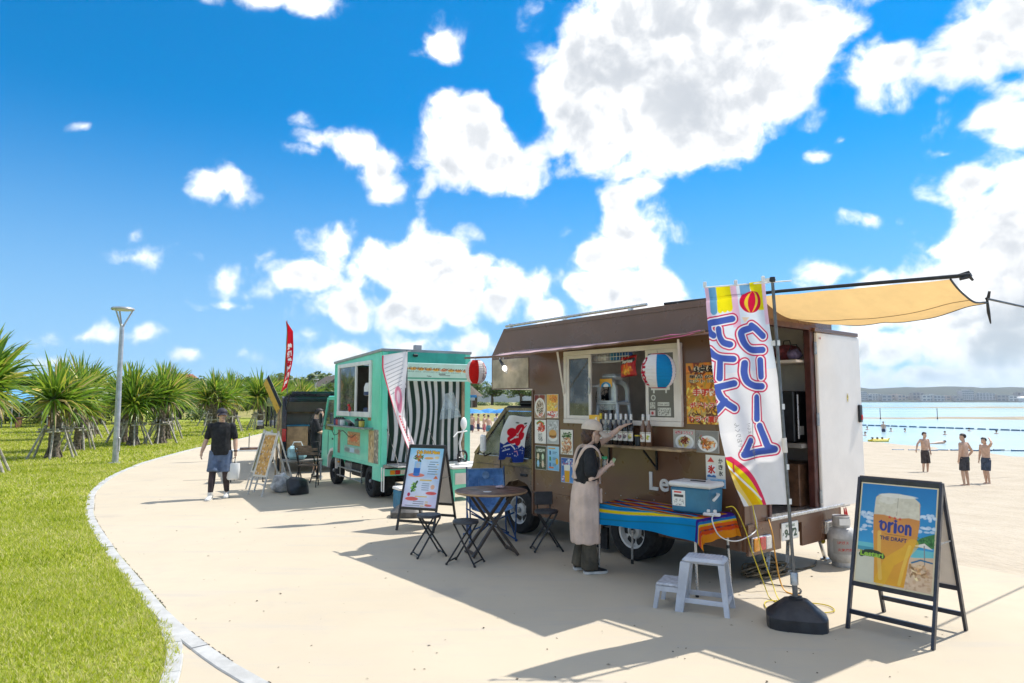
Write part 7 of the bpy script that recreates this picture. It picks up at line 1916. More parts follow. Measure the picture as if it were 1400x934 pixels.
MB().add(*(lambda b: ([(p[0] * (.86 + .14 * p[2] / .5), p[1] * (.86 + .14 * p[2] / .5), p[2]) for p in b.v], b.f))(MB().bx(-.24, .24, -.26, .26, 0, .5, .02))).build('bin_body', M_DARK, t); MB().bx(-.26, .26, -.28, .28, .48, .52, .01).build('bin_rim', M_DARK, t)
t = in_van('wrapped_bundle', 'bundle in grey plastic wrap stacked on the van bin', 'bundle', .40, .98, 1.065)
b = MB().ball((0, 0, .22), (.24, .26, .24), 16, 12); b.v = [(p[0] * (1 + .15 * mnoise.noise(Vector(p) * 9)), p[1] * (1 + .15 * mnoise.noise(Vector(p) * 8)), max(0, p[2])) for p in b.v]; b.build('wrap', mat('grey_wrap', (.30, .31, .32), .3, 0, .3, 12, .5, 25), t, smooth=60); MB().tube([(-.25, 0, .1), (0, .0, .46), (.25, 0, .1)], .012, 5).build('wrap_cord', M_DARK, t)
t = in_van('inner_rack', 'wooden rack board fixed high inside the van', 'rack', 1.2, .85, 1.50); MB().box((0, 0, 0), (.30, 1.40, .05), .006).build('rack_board', M_WOOD, t); 
for y in (-.6, .6): MB().bar((0, y, .02), (0, y, .34), .02).build('rack_hanger', M_STEEL, t)
# signboard sticking up beside the van, red feather flag
t = thing('leaning_signboard', 'tall yellow and black signboard tilted against the van side', 'sign board', (-5.72, 16.75, 0), R(10))
cv = Canvas(30, 90, 30, 150, 'd8a83c'); cv.rect(18, 0, 30, 150, '1c1c1c'); cv.speck(0, 0, 30, 150, ['c89a34', '2c2c28'], 30, 3, 1.5)
un, vn = Vector((.87, 0, .49)), Vector((.34, 0, -.94))
un, vn = Vector((.45, 0, .89)), Vector((.416, 0, -.91))
print_obj('board', cv, flat((-.35, 0, 2.23), un, vn, .245, .80), M_PRINT, t, back=(0, .03, 0)); MB().bar((.06, .05, 1.7), (.10, .06, .0), .035).build('prop', M_WOOD, t); MB().bar((.02, .05, 1.65), (-.06, .3, .0), .035).build('prop', M_WOOD, t)
t = thing('feather_flag', 'tall red feather flag with white lettering behind the van', 'flag', (-7.28, 22.0, 0))
cv = Canvas(40, 180, 40, 240, 'cc1c2c')
for k in range(6): cv.text('沖縄そば屋'[k % 5], 10, 80 + k * 25, 32, 102 + k * 25, 'f4f0ec', .09)
cv.rect(0, 0, 4, 240, '7a8a3a')
print_obj('flag_cloth', cv, lambda u, v: (.12 * np.sin(v * 2.2) - .06 - .20 * v ** 1.5 + .24 * u * np.clip(v * 6, .05, 1) * (1 - .1 * v), .05 * np.sin(v * 9 + u * 3), 4.42 - 2.35 * v + .18 * u * v), M_CLOTHP, t)
MB().tube([(.08, 0, 0), (.06, 0, 2.0), (-.02, 0, 3.6), (.0, 0, 4.42)], [.02, .016, .010, .006], 7).build('flag_pole', M_POLE, t, smooth=50); MB().box((.08, 0, .03), (.4, .4, .06), .02).build('flag_base', M_BASE, t)

# easels with goods, small tables and chairs by the van
M_EAS = mat('white_easel', (.62, .60, .56), .6, 0, .15, 8)
def easel(label, loc, rz, seed, gold=True):
    t = thing('easel_stand', label, 'easel', loc, rz, 'easel stands by the van')
    for x in (-.24, .24):
        MB().bar((x, -.34, 0), (x * .9, .0, 1.22), .03, .022).build('leg', M_EAS, t); MB().bar((x, .42, 0), (x * .9, .0, 1.20), .025, .02).build('leg', M_EAS, t)
    MB().bar((-.24, .30, .30), (.24, .30, .30), .02).build('stretcher', M_EAS, t); MB().bar((-.24, -.27, .22), (.24, -.27, .22), .02).build('stretcher', M_EAS, t)
    cv = Canvas(40, 70, 40, 80, 'd8d2c4'); cv.rect(4, 4, 36, 76, 'c89438' if gold else '6a6450'); cv.speck(4, 4, 36, 76, ['e8c070', 'a8702c', '5a4a34', 'd8d0c0'] if gold else ['8a8a70', '3a3a34', 'c8c0a8', 'a89448'], 110, seed, 1.6)
    d = Vector((0, .28, 1.0)).normalized(); o_ = Vector((-.22, -.345 + .33, 1.20)) 
    print_obj('display_panel', cv, flat((-.22, -.022, 1.18), (1, 0, 0), -d, .44, .86), M_PRINT, t, back=(0, .02, 0))
    return t
easel('white easel stand with a gold speckled panel by the van', (-4.72, 13.55, 0), R(-38), 3)
easel('white easel stand with a grey green panel behind the gold one', (-5.05, 14.25, 0), R(-50), 8, False)
t = thing('side_table', 'small white table with a wooden board behind the walking man', 'table', (-5.98, 15.7, 0), R(12))
MB().box((0, 0, .70), (.75, .5, .03), .005).build('table_top', M_WHITE, t)
for sx in (-1, 1):
    for sy in (-1, 1): MB().tube([(sx * .33, sy * .2, .69), (sx * .34, sy * .21, 0)], .014, 7).build('leg', M_WIREB, t)
t2 = thing('wooden_board', 'flat wooden board lying on the small white table', 'board', (-5.93, 15.68, .716), R(20)); MB().box((0, 0, .02), (.48, .34, .04), .006).build('board_slab', M_WOODD, t2); MB().box((-.05, 0, .20), (.02, .26, .32), .004).build('upright_card', M_INTER, t2)
M_CHW = mat('brown_slat', (.19, .125, .075), .55, 0, .25, 6)
def slat_chair(label, loc, rz):
    t = thing('folding_chair', label, 'chair', loc, rz, 'brown slatted folding chairs by the van')
    for x in (-.20, .20):
        MB().bar((x, -.18, 0), (x, .20, .84), .022, .022).build('leg', M_WIREB, t); MB().bar((x * .92, .22, 0), (x * .92, -.16, .44), .022, .022).build('leg', M_WIREB, t)
    for k in range(5): MB().box((0, -.17 + k * .075, .445), (.42, .06, .018), .004).build('seat_slat', M_CHW, t)
    for k in range(2): MB().box((0, .165 + k * .03, .70 + k * .09), (.42, .015, .06), .004).build('back_slat', M_CHW, t)
    return t
slat_chair('brown slatted folding chair right behind the easel with the gold panel', (-4.35, 14.75, 0), R(190)); slat_chair('brown slatted folding chair close to the teal truck cab', (-4.62, 15.55, 0), R(170))
t = thing('tipped_flag_base', 'black water base lying tipped on its side by the easels', 'flag base', (-4.22, 13.55, .12), R(35)); ob = water_base(t, .46, .38, .20); ob.rotation_euler = (R(62), R(10), R(20))
b = MB().ball((0, 0, .16), (.20, .24, .19), 16, 12); b.v = [(p[0] * (1 + .25 * mnoise.noise(Vector(p) * 7)), p[1] * (1 + .25 * mnoise.noise(Vector(p) * 8)), max(0, p[2] * (1 + .2 * mnoise.noise(Vector(p) * 9)))) for p in b.v]
o = b.build('plastic_sack', mat('pale_sack', (.55, .56, .58), .4, 0, .25, 9, .4, 20), smooth=60); o.location = (-4.62, 13.88, 0); tag(o, 'pale grey plastic sack slumped on the ground beside the easels', 'sack')
t = thing('insulated_bag', 'pale blue insulated bag standing on the van bumper bench', 'bag', (-4.95, 15.9, .47), R(15)); MB().box((0, 0, .16), (.42, .30, .30), .06).build('bag_body', mat('pale_blue_bag', (.36, .60, .66), .5, 0, .2, 6), t, smooth=30); MB().tube([(-.12, 0, .30), (-.08, 0, .40), (.08, 0, .40), (.12, 0, .30)], .012, 6).build('bag_handle', M_WHITE, t)
t = thing('low_bench', 'grey low bench carrying the insulated bag behind the van', 'bench', (-4.85, 15.95, 0), R(15)); MB().box((0, 0, .45), (.95, .40, .04), .008).build('bench_top', M_INTER, t)
for sx in (-1, 1):
    for sy in (-1, 1): MB().bx(sx * .42 - .02, sx * .42 + .02, sy * .16 - .02, sy * .16 + .02, 0, .43).build('leg', M_STEEL, t)

# ================================================================== people
def voxel(mb, vox, name, m, parent, smooth=4, dec=None, fold=None):
    """one continuous skin over all the lofts in mb"""
    me = bpy.data.meshes.new(name); me.from_pydata(mb.v, [], mb.f)
    ob = bpy.data.objects.new(name, me); col.objects.link(ob)
    r = ob.modifiers.new('r', 'REMESH'); r.mode = 'VOXEL'; r.voxel_size = vox; r.adaptivity = 0
    s = ob.modifiers.new('s', 'SMOOTH'); s.factor = .5; s.iterations = smooth
    if dec: d = ob.modifiers.new('d', 'DECIMATE'); d.ratio = dec
    dg = bpy.context.evaluated_depsgraph_get(); dg.update()
    nm = bpy.data.meshes.new_from_object(ob.evaluated_get(dg)); nm.name = name
    bpy.data.objects.remove(ob); bpy.data.meshes.remove(me)
    if fold:
        amp, sx, sz = fold
        for v in nm.vertices:
            p = Vector((v.co.x * sx, v.co.y * sx, v.co.z * sz)); v.co += v.normal * amp * (mnoise.noise(p) + .5 * mnoise.noise(p * 2.3))
    nm.polygons.foreach_set('use_smooth', [True] * len(nm.polygons)); nm.materials.clear(); nm.materials.append(m); nm.update()
    o = bpy.data.objects.new(name, nm); col.objects.link(o); o.parent = parent
    return o

def limb(mb, pts, rad, n=10):
    mb.tube(pts, rad, n)
    for p, r in ((pts[0], rad[0]), (pts[-1], rad[-1])): mb.ball(p, r * .98, 10, 6)
    return mb
def loft(mb, rings, n=18):
    """stack of horizontal ellipses (cx, cy, z, rx, ry)"""
    vs = []; k = len(rings)
    for (cx, cy, z, rx, ry) in rings:
        for j in range(n):
            a = 2 * math.pi * j / n; c, s = math.cos(a), math.sin(a); q = (abs(c) ** 2.5 + abs(s) ** 2.5) ** (-1 / 2.5)
            vs.append((cx + rx * c * q, cy + ry * s * q, z))
    fs = [(i * n + j, i * n + (j + 1) % n, (i + 1) * n + (j + 1) % n, (i + 1) * n + j) for i in range(k - 1) for j in range(n)]
    fs += [tuple(range(n))[::-1], tuple((k - 1) * n + j for j in range(n))]
    return mb.add(vs, fs)
def V3(*a): return Vector(a)
def hand(mb, wr, d, up, s=1.0, curl=.5, spread=.16, thumb_side=1):
    """palm and five bent fingers; d along the hand, up out of its back"""
    d, up = Vector(d).normalized(), Vector(up); sd = d.cross(up).normalized(); up = sd.cross(d).normalized(); wr = Vector(wr)
    pc = wr + d * .045 * s
    mb.tube([wr - d * .01, wr + d * .03 * s, wr + d * .075 * s], [.024 * s, .034 * s, .036 * s], 8, flat=.55)
    for k, (off, L) in enumerate(((-.026, .066), (-.009, .078), (.009, .073), (.025, .058))):
        p = wr + d * .072 * s + sd * off * s; dd = (d + sd * off * spread * 22).normalized(); pts = [p]
        for q in range(3):
            ang = curl * (.35 + .5 * q); dd = (dd * math.cos(ang) - up * math.sin(ang)).normalized(); pts.append(pts[-1] + dd * L * s / 3)
        mb.tube(pts, [.0095 * s, .009 * s, .0082 * s, .007 * s], 7); mb.ball(pts[-1], .0072 * s, 6, 4)
    td = (d * .75 + sd * thumb_side * -.85 - up * .25).normalized(); p = wr + d * .025 * s - sd * thumb_side * .028 * s
    mb.tube([p, p + td * .032 * s, p + (td * .055 + d * .012) * s], [.013 * s, .0105 * s, .008 * s], 7)
def head(mb, c, face, s=1.0, tilt=0.0):
    """skull, jaw, nose, ears, neck root; face = direction looked at"""
    f = Vector((face[0], face[1], 0)).normalized(); sd = Vector((-f.y, f.x, 0)); up = (Vector((0, 0, 1)) + f * tilt).normalized(); f = (f - up * f.dot(up)).normalized()
    c = Vector(c)
    def E(o, r, n=14, m=10):
        b = MB().ball((0, 0, 0), 1.0, n, m)
        mb.add([c + f * (o[0] + p[0] * r[0]) * s + sd * (o[1] + p[1] * r[1]) * s + up * (o[2] + p[2] * r[2]) * s for p in b.v], b.f)
    E((-.012, 0, .030), (.095, .076, .085)); E((.022, 0, -.040), (.066, .058, .072)); E((.048, 0, -.085), (.032, .034, .026)); E((.083, 0, -.018), (.020, .014, .026)); E((.074, 0, .012), (.018, .032, .016)); E((.079, 0, -.058), (.014, .024, .011))
    for k in (-1, 1): E((-.008, k * .077, -.012), (.020, .011, .032), 8, 6); E((.052, k * .032, -.022), (.024, .022, .020), 8, 6)
    return f, sd, up
def face_bits(t, c, f, sd, up, s=1.0):
    m = MB()
    for k, nm in ((-1, 'eye'), (1, 'eye')):
        e = MB().ball(c + f * .0785 * s + sd * k * .030 * s + up * .008 * s, (.009, .009, .006), 8, 6); e.build('eye', M_DARK, t, smooth=60)
        b = MB(); b.tube([c + f * .086 * s + sd * k * .018 * s + up * .026 * s, c + f * .081 * s + sd * k * .044 * s + up * .027 * s], .0035, 5); b.build('eyebrow', M_HAIR, t)
    MB().tube([c + f * .088 * s - sd * .020 * s - up * .058 * s, c + f * .0935 * s - up * .057 * s, c + f * .088 * s + sd * .020 * s - up * .058 * s], [.003, .0045, .003], 6).build('mouth', mat('lips', (.36, .14, .11), .5) if 'lips' not in bpy.data.materials else bpy.data.materials['lips'], t)
def hair_cap(mb, c, f, sd, up, s=1.0, r=1.0, low=-.02):
    b = MB().ball((0, 0, 0), 1.0, 22, 16); rg = random.Random(3); vs = []
    for p in b.v:
        x, y, z = p
        cut = z < low * 10 * .1 + (.30 if x > .35 else -.55 if x < .1 else -.05)
        k = .55 if cut else 1.0 + .05 * mnoise.noise(Vector(p) * 9)
        vs.append(c + f * (-.014 + x * .103 * k * r) * s + sd * (y * .086 * k * r) * s + up * (.034 + z * .096 * k * r) * s)
    mb.add(vs, b.f)
M_HAIR = mat('black_hair', (.018, .014, .012), .5, 0, .3, 30, .6, 90)
M_HAIRB = mat('brown_hair', (.085, .038, .022), .45, 0, .3, 30, .6, 90)
M_TEEB = mat('black_tshirt', (.014, .015, .018), .85, 0, .25, 8, .3, 60)
M_SHORT = mat('slate_shorts', (.12, .165, .26), .85, 0, .15, 8, .3, 80)
M_LEGG = mat('dark_leggings', (.05, .032, .034), .75, 0, .35, 5)
M_SHOEW = mat('white_trainers', (.68, .67, .64), .6, 0, .12, 14)
M_APRON = mat('beige_apron', (.70, .53, .43), .85, 0, .10, 5, .25, 70)
M_OLIVE = mat('olive_trousers', (.10, .085, .058), .85, 0, .22, 6, .3, 60)
M_CAPB = mat('beige_cap', (.72, .60, .48), .8, 0, .08, 8, .2, 90)
def shoe(t, p, yaw, m, sole=None, L=.27, name='shoe'):
    f = Vector((math.sin(yaw), -math.cos(yaw), 0)); sd = Vector((-f.y, f.x, 0)); p = Vector((p[0], p[1], p[2] if len(p) > 2 else 0)); mb = MB()
    pr = [(-.075, .036, .020, .095), (-.05, .040, .018, .10), (.0, .042, .018, .095), (.06, .044, .018, .072), (.12, .047, .018, .055), (.165, .040, .018, .045), (.192, .022, .020, .034)]
    vs = []; n = 12
    for (a, w, z0, z1) in pr:
        for j in range(n):
            an = 2 * math.pi * j / n; vs.append(p + f * a * L / .27 + sd * w * math.cos(an) + Vector((0, 0, (z0 + z1) / 2 + (z1 - z0) / 2 * math.sin(an))))
    k = len(pr); fs = [(i * n + j, i * n + (j + 1) % n, (i + 1) * n + (j + 1) % n, (i + 1) * n + j)[::-1] for i in range(k - 1) for j in range(n)] + [tuple(range(n)), tuple((k - 1) * n + j for j in range(n))[::-1]]
    mb.add(vs, fs); o = mb.build(name, m, t, smooth=50)
    sm = MB(); ol = [(-.080, .030), (-.05, .043), (.05, .046), (.12, .050), (.17, .042), (.197, .018)]
    pts = [p + f * a * L / .27 + sd * w for a, w in ol] + [p + f * a * L / .27 - sd * w for a, w in ol[::-1]]; n = len(pts)
    sm.add([q + Vector((0, 0, .002)) for q in pts] + [q + Vector((0, 0, .028)) for q in pts], [tuple(range(n)), tuple(range(n, 2 * n))[::-1]] + [(i, i + n, (i + 1) % n + n, (i + 1) % n) for i in range(n)])
    sm.build('sole', sole or M_SHOEW, o)
    return o
def cap(t, c, f, sd, up, m, s=1.0, visor=.085):
    mb = MB(); b = MB().ball((0, 0, 0), 1.0, 24, 16); vs = []
    for x, y, z in b.v: vs.append(c + f * (-.012 + x * .112) * s + sd * (y * .095) * s + up * (.040 + max(z, -.12) * .098) * s)
    mb.add(vs, b.f); o = mb.build('cap', m, t, smooth=70)
    g_ = []
    for i in range(11):
        a = -1.15 + 2.3 * i / 10
        g_.append([c + f * (.085 + (.0 + r_) * math.cos(a) * 1.0 - .085 * (1 - math.cos(a))) * s + sd * (.088 + r_ * .15) * math.sin(a) * s + up * (.040 - r_ * .38 - .05 * (1 - math.cos(a))) * s for r_ in (0, visor * .5, visor)])
    vz_ = MB().sheet(g_); vz_.sheet([[p - up * .006 for p in r_][::-1] for r_ in g_]); vz_.build('visor', m, o, smooth=60)
    return o

# ---- man walking with a bag (faces -y, towards the camera)
t = thing('person', 'man in black t-shirt, grey blue shorts and dark cap walking with a white bag', 'person', (-5.48, 12.98, 0), R(14))
hipL, hipR = V3(.095, 0, .85), V3(-.095, 0, .85)
knL, knR = V3(.105, -.03, .46), V3(-.115, -.10, .47); anL, anR = V3(.115, .10, .09), V3(-.125, -.20, .085)
shL, shR = V3(.185, 0, 1.335), V3(-.185, 0, 1.335); elL, elR = V3(.245, .03, 1.08), V3(-.262, .03, 1.09); wrL, wrR = V3(.265, -.03, .85), V3(-.325, -.04, .86)
hc = V3(.005, -.03, 1.545)
mb = MB(); loft(mb, [(0, .0, .78, .15, .11), (0, 0, .90, .165, .12), (0, .0, 1.02, .155, .12), (0, 0, 1.18, .165, .115), (0, .005, 1.30, .165, .10), (0, .01, 1.37, .12, .07), (0, .0, 1.40, .06, .055)])
limb(mb, [V3(0, .005, 1.36), V3(.002, -.01, 1.47)], [.056, .052])
for h_, k_, a_ in ((hipL, knL, anL), (hipR, knR, anR)): limb(mb, [h_, k_, k_ + (a_ - k_) * .35, a_], [.088, .058, .056, .038])
for s_, e_, w_, th in ((shL, elL, wrL, 1), (shR, elR, wrR, -1)):
    limb(mb, [s_, s_.lerp(e_, .4), e_, e_.lerp(w_, .35), w_], [.056, .05, .042, .043, .029])
hand(mb, wrL, (.02, -.03, -1), (1, 0, 0), 1.0, .75, .1, 1); hand(mb, wrR, (-.12, -.1, -1), (-1, 0, .1), 1.0, .35, .2, -1)
f_, s_, u_ = head(mb, hc, (.35, -1, 0)); body = voxel(mb, .0075, 'body', M_SKIN, t, 3, .5)
face_bits(t, hc, f_, s_, u_); hb = MB(); hair_cap(hb, hc, f_, s_, u_); hb.build('hair', M_HAIR, t, smooth=70)
cap(t, hc, f_, s_, u_, mat('dark_cap', (.035, .03, .045), .7, 0, .3, 14), 1.0, .075)
mb = MB(); loft(mb, [(0, .005, .800, .180, .148), (0, .0, .95, .180, .145), (0, -.005, 1.08, .172, .138), (0, 0, 1.22, .190, .130), (0, .005, 1.33, .196, .108), (0, .01, 1.392, .155, .085), (0, .005, 1.415, .080, .070)])
for s_, e_ in ((shL, elL), (shR, elR)): limb(mb, [s_, s_.lerp(e_, .45), s_.lerp(e_, .80)], [.068, .062, .061])
voxel(mb, .010, 't_shirt', M_TEEB, t, 4, .6, (.010, 9, 5))
mb = MB(); loft(mb, [(0, 0, .70, .155, .12), (0, 0, .78, .165, .128), (0, 0, .85, .150, .115)])
for h_, k_ in ((hipL, knL), (hipR, knR)): mb.tube([h_ + V3(0, 0, .03), h_.lerp(k_, .5), h_.lerp(k_, .93)], [.108, .108, .112], 14)
voxel(mb, .010, 'shorts', M_SHORT, t, 4, .6, (.008, 8, 5))
for k_, a_ in ((knL, anL), (knR, anR)): limb(MB(), [k_ + (k_ - a_) * .12, k_, k_ + (a_ - k_) * .35, k_.lerp(a_, .86)], [.066, .064, .064, .048]).build('legging', M_LEGG, t, smooth=60)
for a_, y in ((anL, .06), (anR, -.12)): shoe(t, (a_.x, a_.y - .01, a_.z - .085), y, M_SHOEW); MB().tube([a_ - V3(0, 0, .03), a_ + V3(0, 0, .05)], [.043, .046], 12).build('sock', M_SHOEW, t, smooth=50)
MB().lathe([(.034, -.012), (.036, 0), (.034, .012)], tuple(elL.lerp(wrL, .90)), 14).build('wrist_watch', M_BLACK, t)
bag = thing('carrier_bag', 'white carrier bag held in the walking man\'s hand', 'bag', (-5.24, 12.99, .34), R(14))
b = MB(); loft(b, [(0, 0, 0, .09, .05), (0, 0, .03, .115, .06), (0, 0, .20, .12, .055), (0, 0, .30, .115, .03)]); b.v = [(p[0] + .012 * mnoise.noise(Vector(p) * 12), p[1] + .02 * mnoise.noise(Vector(p) * 14), p[2]) for p in b.v]; b.build('bag_body', M_WHITE, bag, smooth=60)
MB().tube([(-.05, 0, .29), (-.02, 0, .40), (.02, 0, .40), (.05, 0, .29)], .006, 5).build('bag_handle', M_WHITE, bag)

# ---- worker at the shelf (local -y turned to +x: she looks at the bottles)
WR = R(100)
t = thing('person', 'woman in beige apron and cap reaching for the bottles on the shelf', 'person', (.80, 7.45, 0), WR)
hipL, hipR = V3(.085, .02, .80), V3(-.085, .02, .80); knL, knR = V3(.085, -.02, .43), V3(-.085, .0, .43); anL, anR = V3(.095, .06, .085), V3(-.10, .0, .085)
shL, shR = V3(.155, -.02, 1.275), V3(-.165, .0, 1.255); elL, wrL = V3(.16, -.245, 1.36), V3(.12, -.435, 1.515)
elR, wrR = V3(-.215, .005, .985), V3(-.135, -.185, 1.105)
hc = V3(.0, -.075, 1.455)
mb = MB(); loft(mb, [(0, .02, .74, .14, .10), (0, .02, .86, .15, .11), (0, .01, .98, .125, .095), (0, 0, 1.10, .135, .10), (0, .0, 1.21, .14, .09), (0, .0, 1.28, .10, .065), (0, -.005, 1.315, .052, .05)])
limb(mb, [V3(0, -.005, 1.27), V3(0, -.05, 1.40)], [.05, .046])
for h_, k_, a_ in ((hipL, knL, anL), (hipR, knR, anR)): limb(mb, [h_, k_, a_], [.08, .054, .036])
for s_, e_, w_ in ((shL, elL, wrL), (shR, elR, wrR)): limb(mb, [s_, s_.lerp(e_, .4), e_, e_.lerp(w_, .35), w_], [.048, .042, .036, .037, .0245])
hand(mb, wrL, (.05, -.85, .35), (0, .35, 1), .95, .10, .55, 1); hand(mb, wrR, (.22, -.80, .42), (-.9, -.2, .2), .95, .62, .12, 1)
f_, s_, u_ = head(mb, hc, (.08, -1, 0), .97, .12); voxel(mb, .0055, 'body', M_SKIN2, t, 3, .5)
face_bits(t, hc, f_, s_, u_, .97)
mb = MB(); hair_cap(mb, hc, f_, s_, u_, 1.0, 1.02)
mb.ball(hc - f_ * .060 - u_ * .050, (.062, .064, .085), 14, 10); mb.ball(hc - f_ * .085 - u_ * .03, (.045, .045, .05), 12, 8)
voxel(mb, .008, 'hair', M_HAIRB, t, 2, None, (.004, 40, 14))
cap(t, hc + u_ * .008, f_, s_, u_, M_CAPB, 1.06, .125)
mk_ = MB(); 
for k in (-1, 1): mk_.tube([hc + s_ * k * .074 - u_ * .03, hc + s_ * k * .05 + f_ * .015 - u_ * .12], .0022, 5)
mk_.ball(hc + f_ * .030 - u_ * .128, (.046, .044, .026), 12, 8); mk_.build('face_mask', M_BLACK, t, smooth=60)
mb = MB(); loft(mb, [(0, .02, .80, .152, .118), (0, .015, .92, .148, .118), (0, .005, 1.05, .148, .118), (0, 0, 1.18, .155, .112), (0, .0, 1.255, .140, .088), (0, 0, 1.295, .095, .07), (0, -.005, 1.31, .066, .062)])
limb(mb, [shL, shL.lerp(elL, .30), shL.lerp(elL, .62)], [.060, .066, .068]); limb(mb, [shR, shR.lerp(elR, .35), shR.lerp(elR, .70)], [.060, .068, .072])
voxel(mb, .009, 't_shirt', M_TEEB, t, 4, .6, (.008, 10, 6))
# apron: bib in front, skirt all round, shoulder straps, pocket
mb = MB(); loft(mb, [(0, .02, .31, .190, .150), (0, .02, .45, .188, .152), (0, .018, .62, .184, .155), (0, .015, .80, .174, .150), (0, .01, .91, .158, .132), (0, .0, .97, .148, .122)])
skirt = voxel(mb, .012, 'apron', M_APRON, t, 4, .6, (.014, 11, 2.2))
bib = MB(); g_ = []
for i in range(9):
    z = .93 + .27 * i / 8; w_ = .15 - .045 * (i / 8) ** 1.5
    g_.append([(x * w_, -(.142 - .010 * (i / 8)) * math.sqrt(max(0, 1 - (x * w_ / .185) ** 2)) - .012, z) for x in [k / 6 - 1 for k in range(13)]])
bib.sheet(g_); bib.build('bib', M_APRON, t, smooth=60)
for k in (-1, 1):
    st_ = MB(); pts = spline([(k * .095, -.135, 1.19), (k * .115, -.105, 1.27), (k * .120, -.03, 1.325), (k * .105, .06, 1.29), (k * .04, .125, 1.12), (-k * .06, .135, .98)], 6)
    st_.tube(pts, .017, 6, flat=.35); st_.build('strap', M_APRON, t, smooth=60)
MB().box((.0, -.136, .80), (.19, .024, .15), .003).build('pocket', M_APRON, t)
mb = MB(); loft(mb, [(0, .02, .70, .14, .11), (0, .02, .85, .15, .12)])
for h_, k_, a_ in ((hipL, knL, anL), (hipR, knR, anR)): mb.tube([h_, h_.lerp(k_, .6), k_, k_.lerp(a_, .6), V3(a_.x, a_.y, .045)], [.072, .070, .072, .082, .090], 14)
voxel(mb, .010, 'trousers', M_OLIVE, t, 4, .6, (.010, 12, 4))
for a_ in (anL, anR): shoe(t, (a_.x, a_.y - .01), .05, M_BLACK, M_SHOEW, .25)
MB().lathe([(.027, -.006), (.029, 0), (.027, .006)], (0, 0, 0), 12).build('bracelet', mat('gold_band', (.6, .4, .15), .3, .8), t, loc=elL.lerp(wrL, .88), rot=(R(-50), 0, 0))
b = MB().lathe([(.026, 0), (.028, .01), (.028, .11), (.02, .13), (.016, .14), (.001, .14)], n=14); bo = thing('drink_bottle', 'clear bottle with a green cap tucked in the apron bib', 'bottle', tuple(Vector((.80, 7.45, 1.05)) + Matrix.Rotation(WR, 3, 'Z') @ V3(-.10, -.175, 0)), WR)
b.build('bottle_body', M_BOT[2], bo, smooth=40); MB().lathe([(.030, .138), (.030, .165), (.001, .167)], n=14).build('cap', mat('green_cap', (.03, .40, .16), .4), bo)
hx = Vector((.80, 7.45, 0)) + Matrix.Rotation(WR, 3, 'Z') @ (wrR + V3(.03, -.085, .06))
nt_ = MB().box((0, 0, 0), (.035, .004, .07), .001, (R(20), R(25), 0)).build('folded_note', mat('pale_green_paper', (.45, .58, .34), .8), None); nt_.location = hx; tag(nt_, 'pale green folded note held in the woman\'s raised hand', 'note')

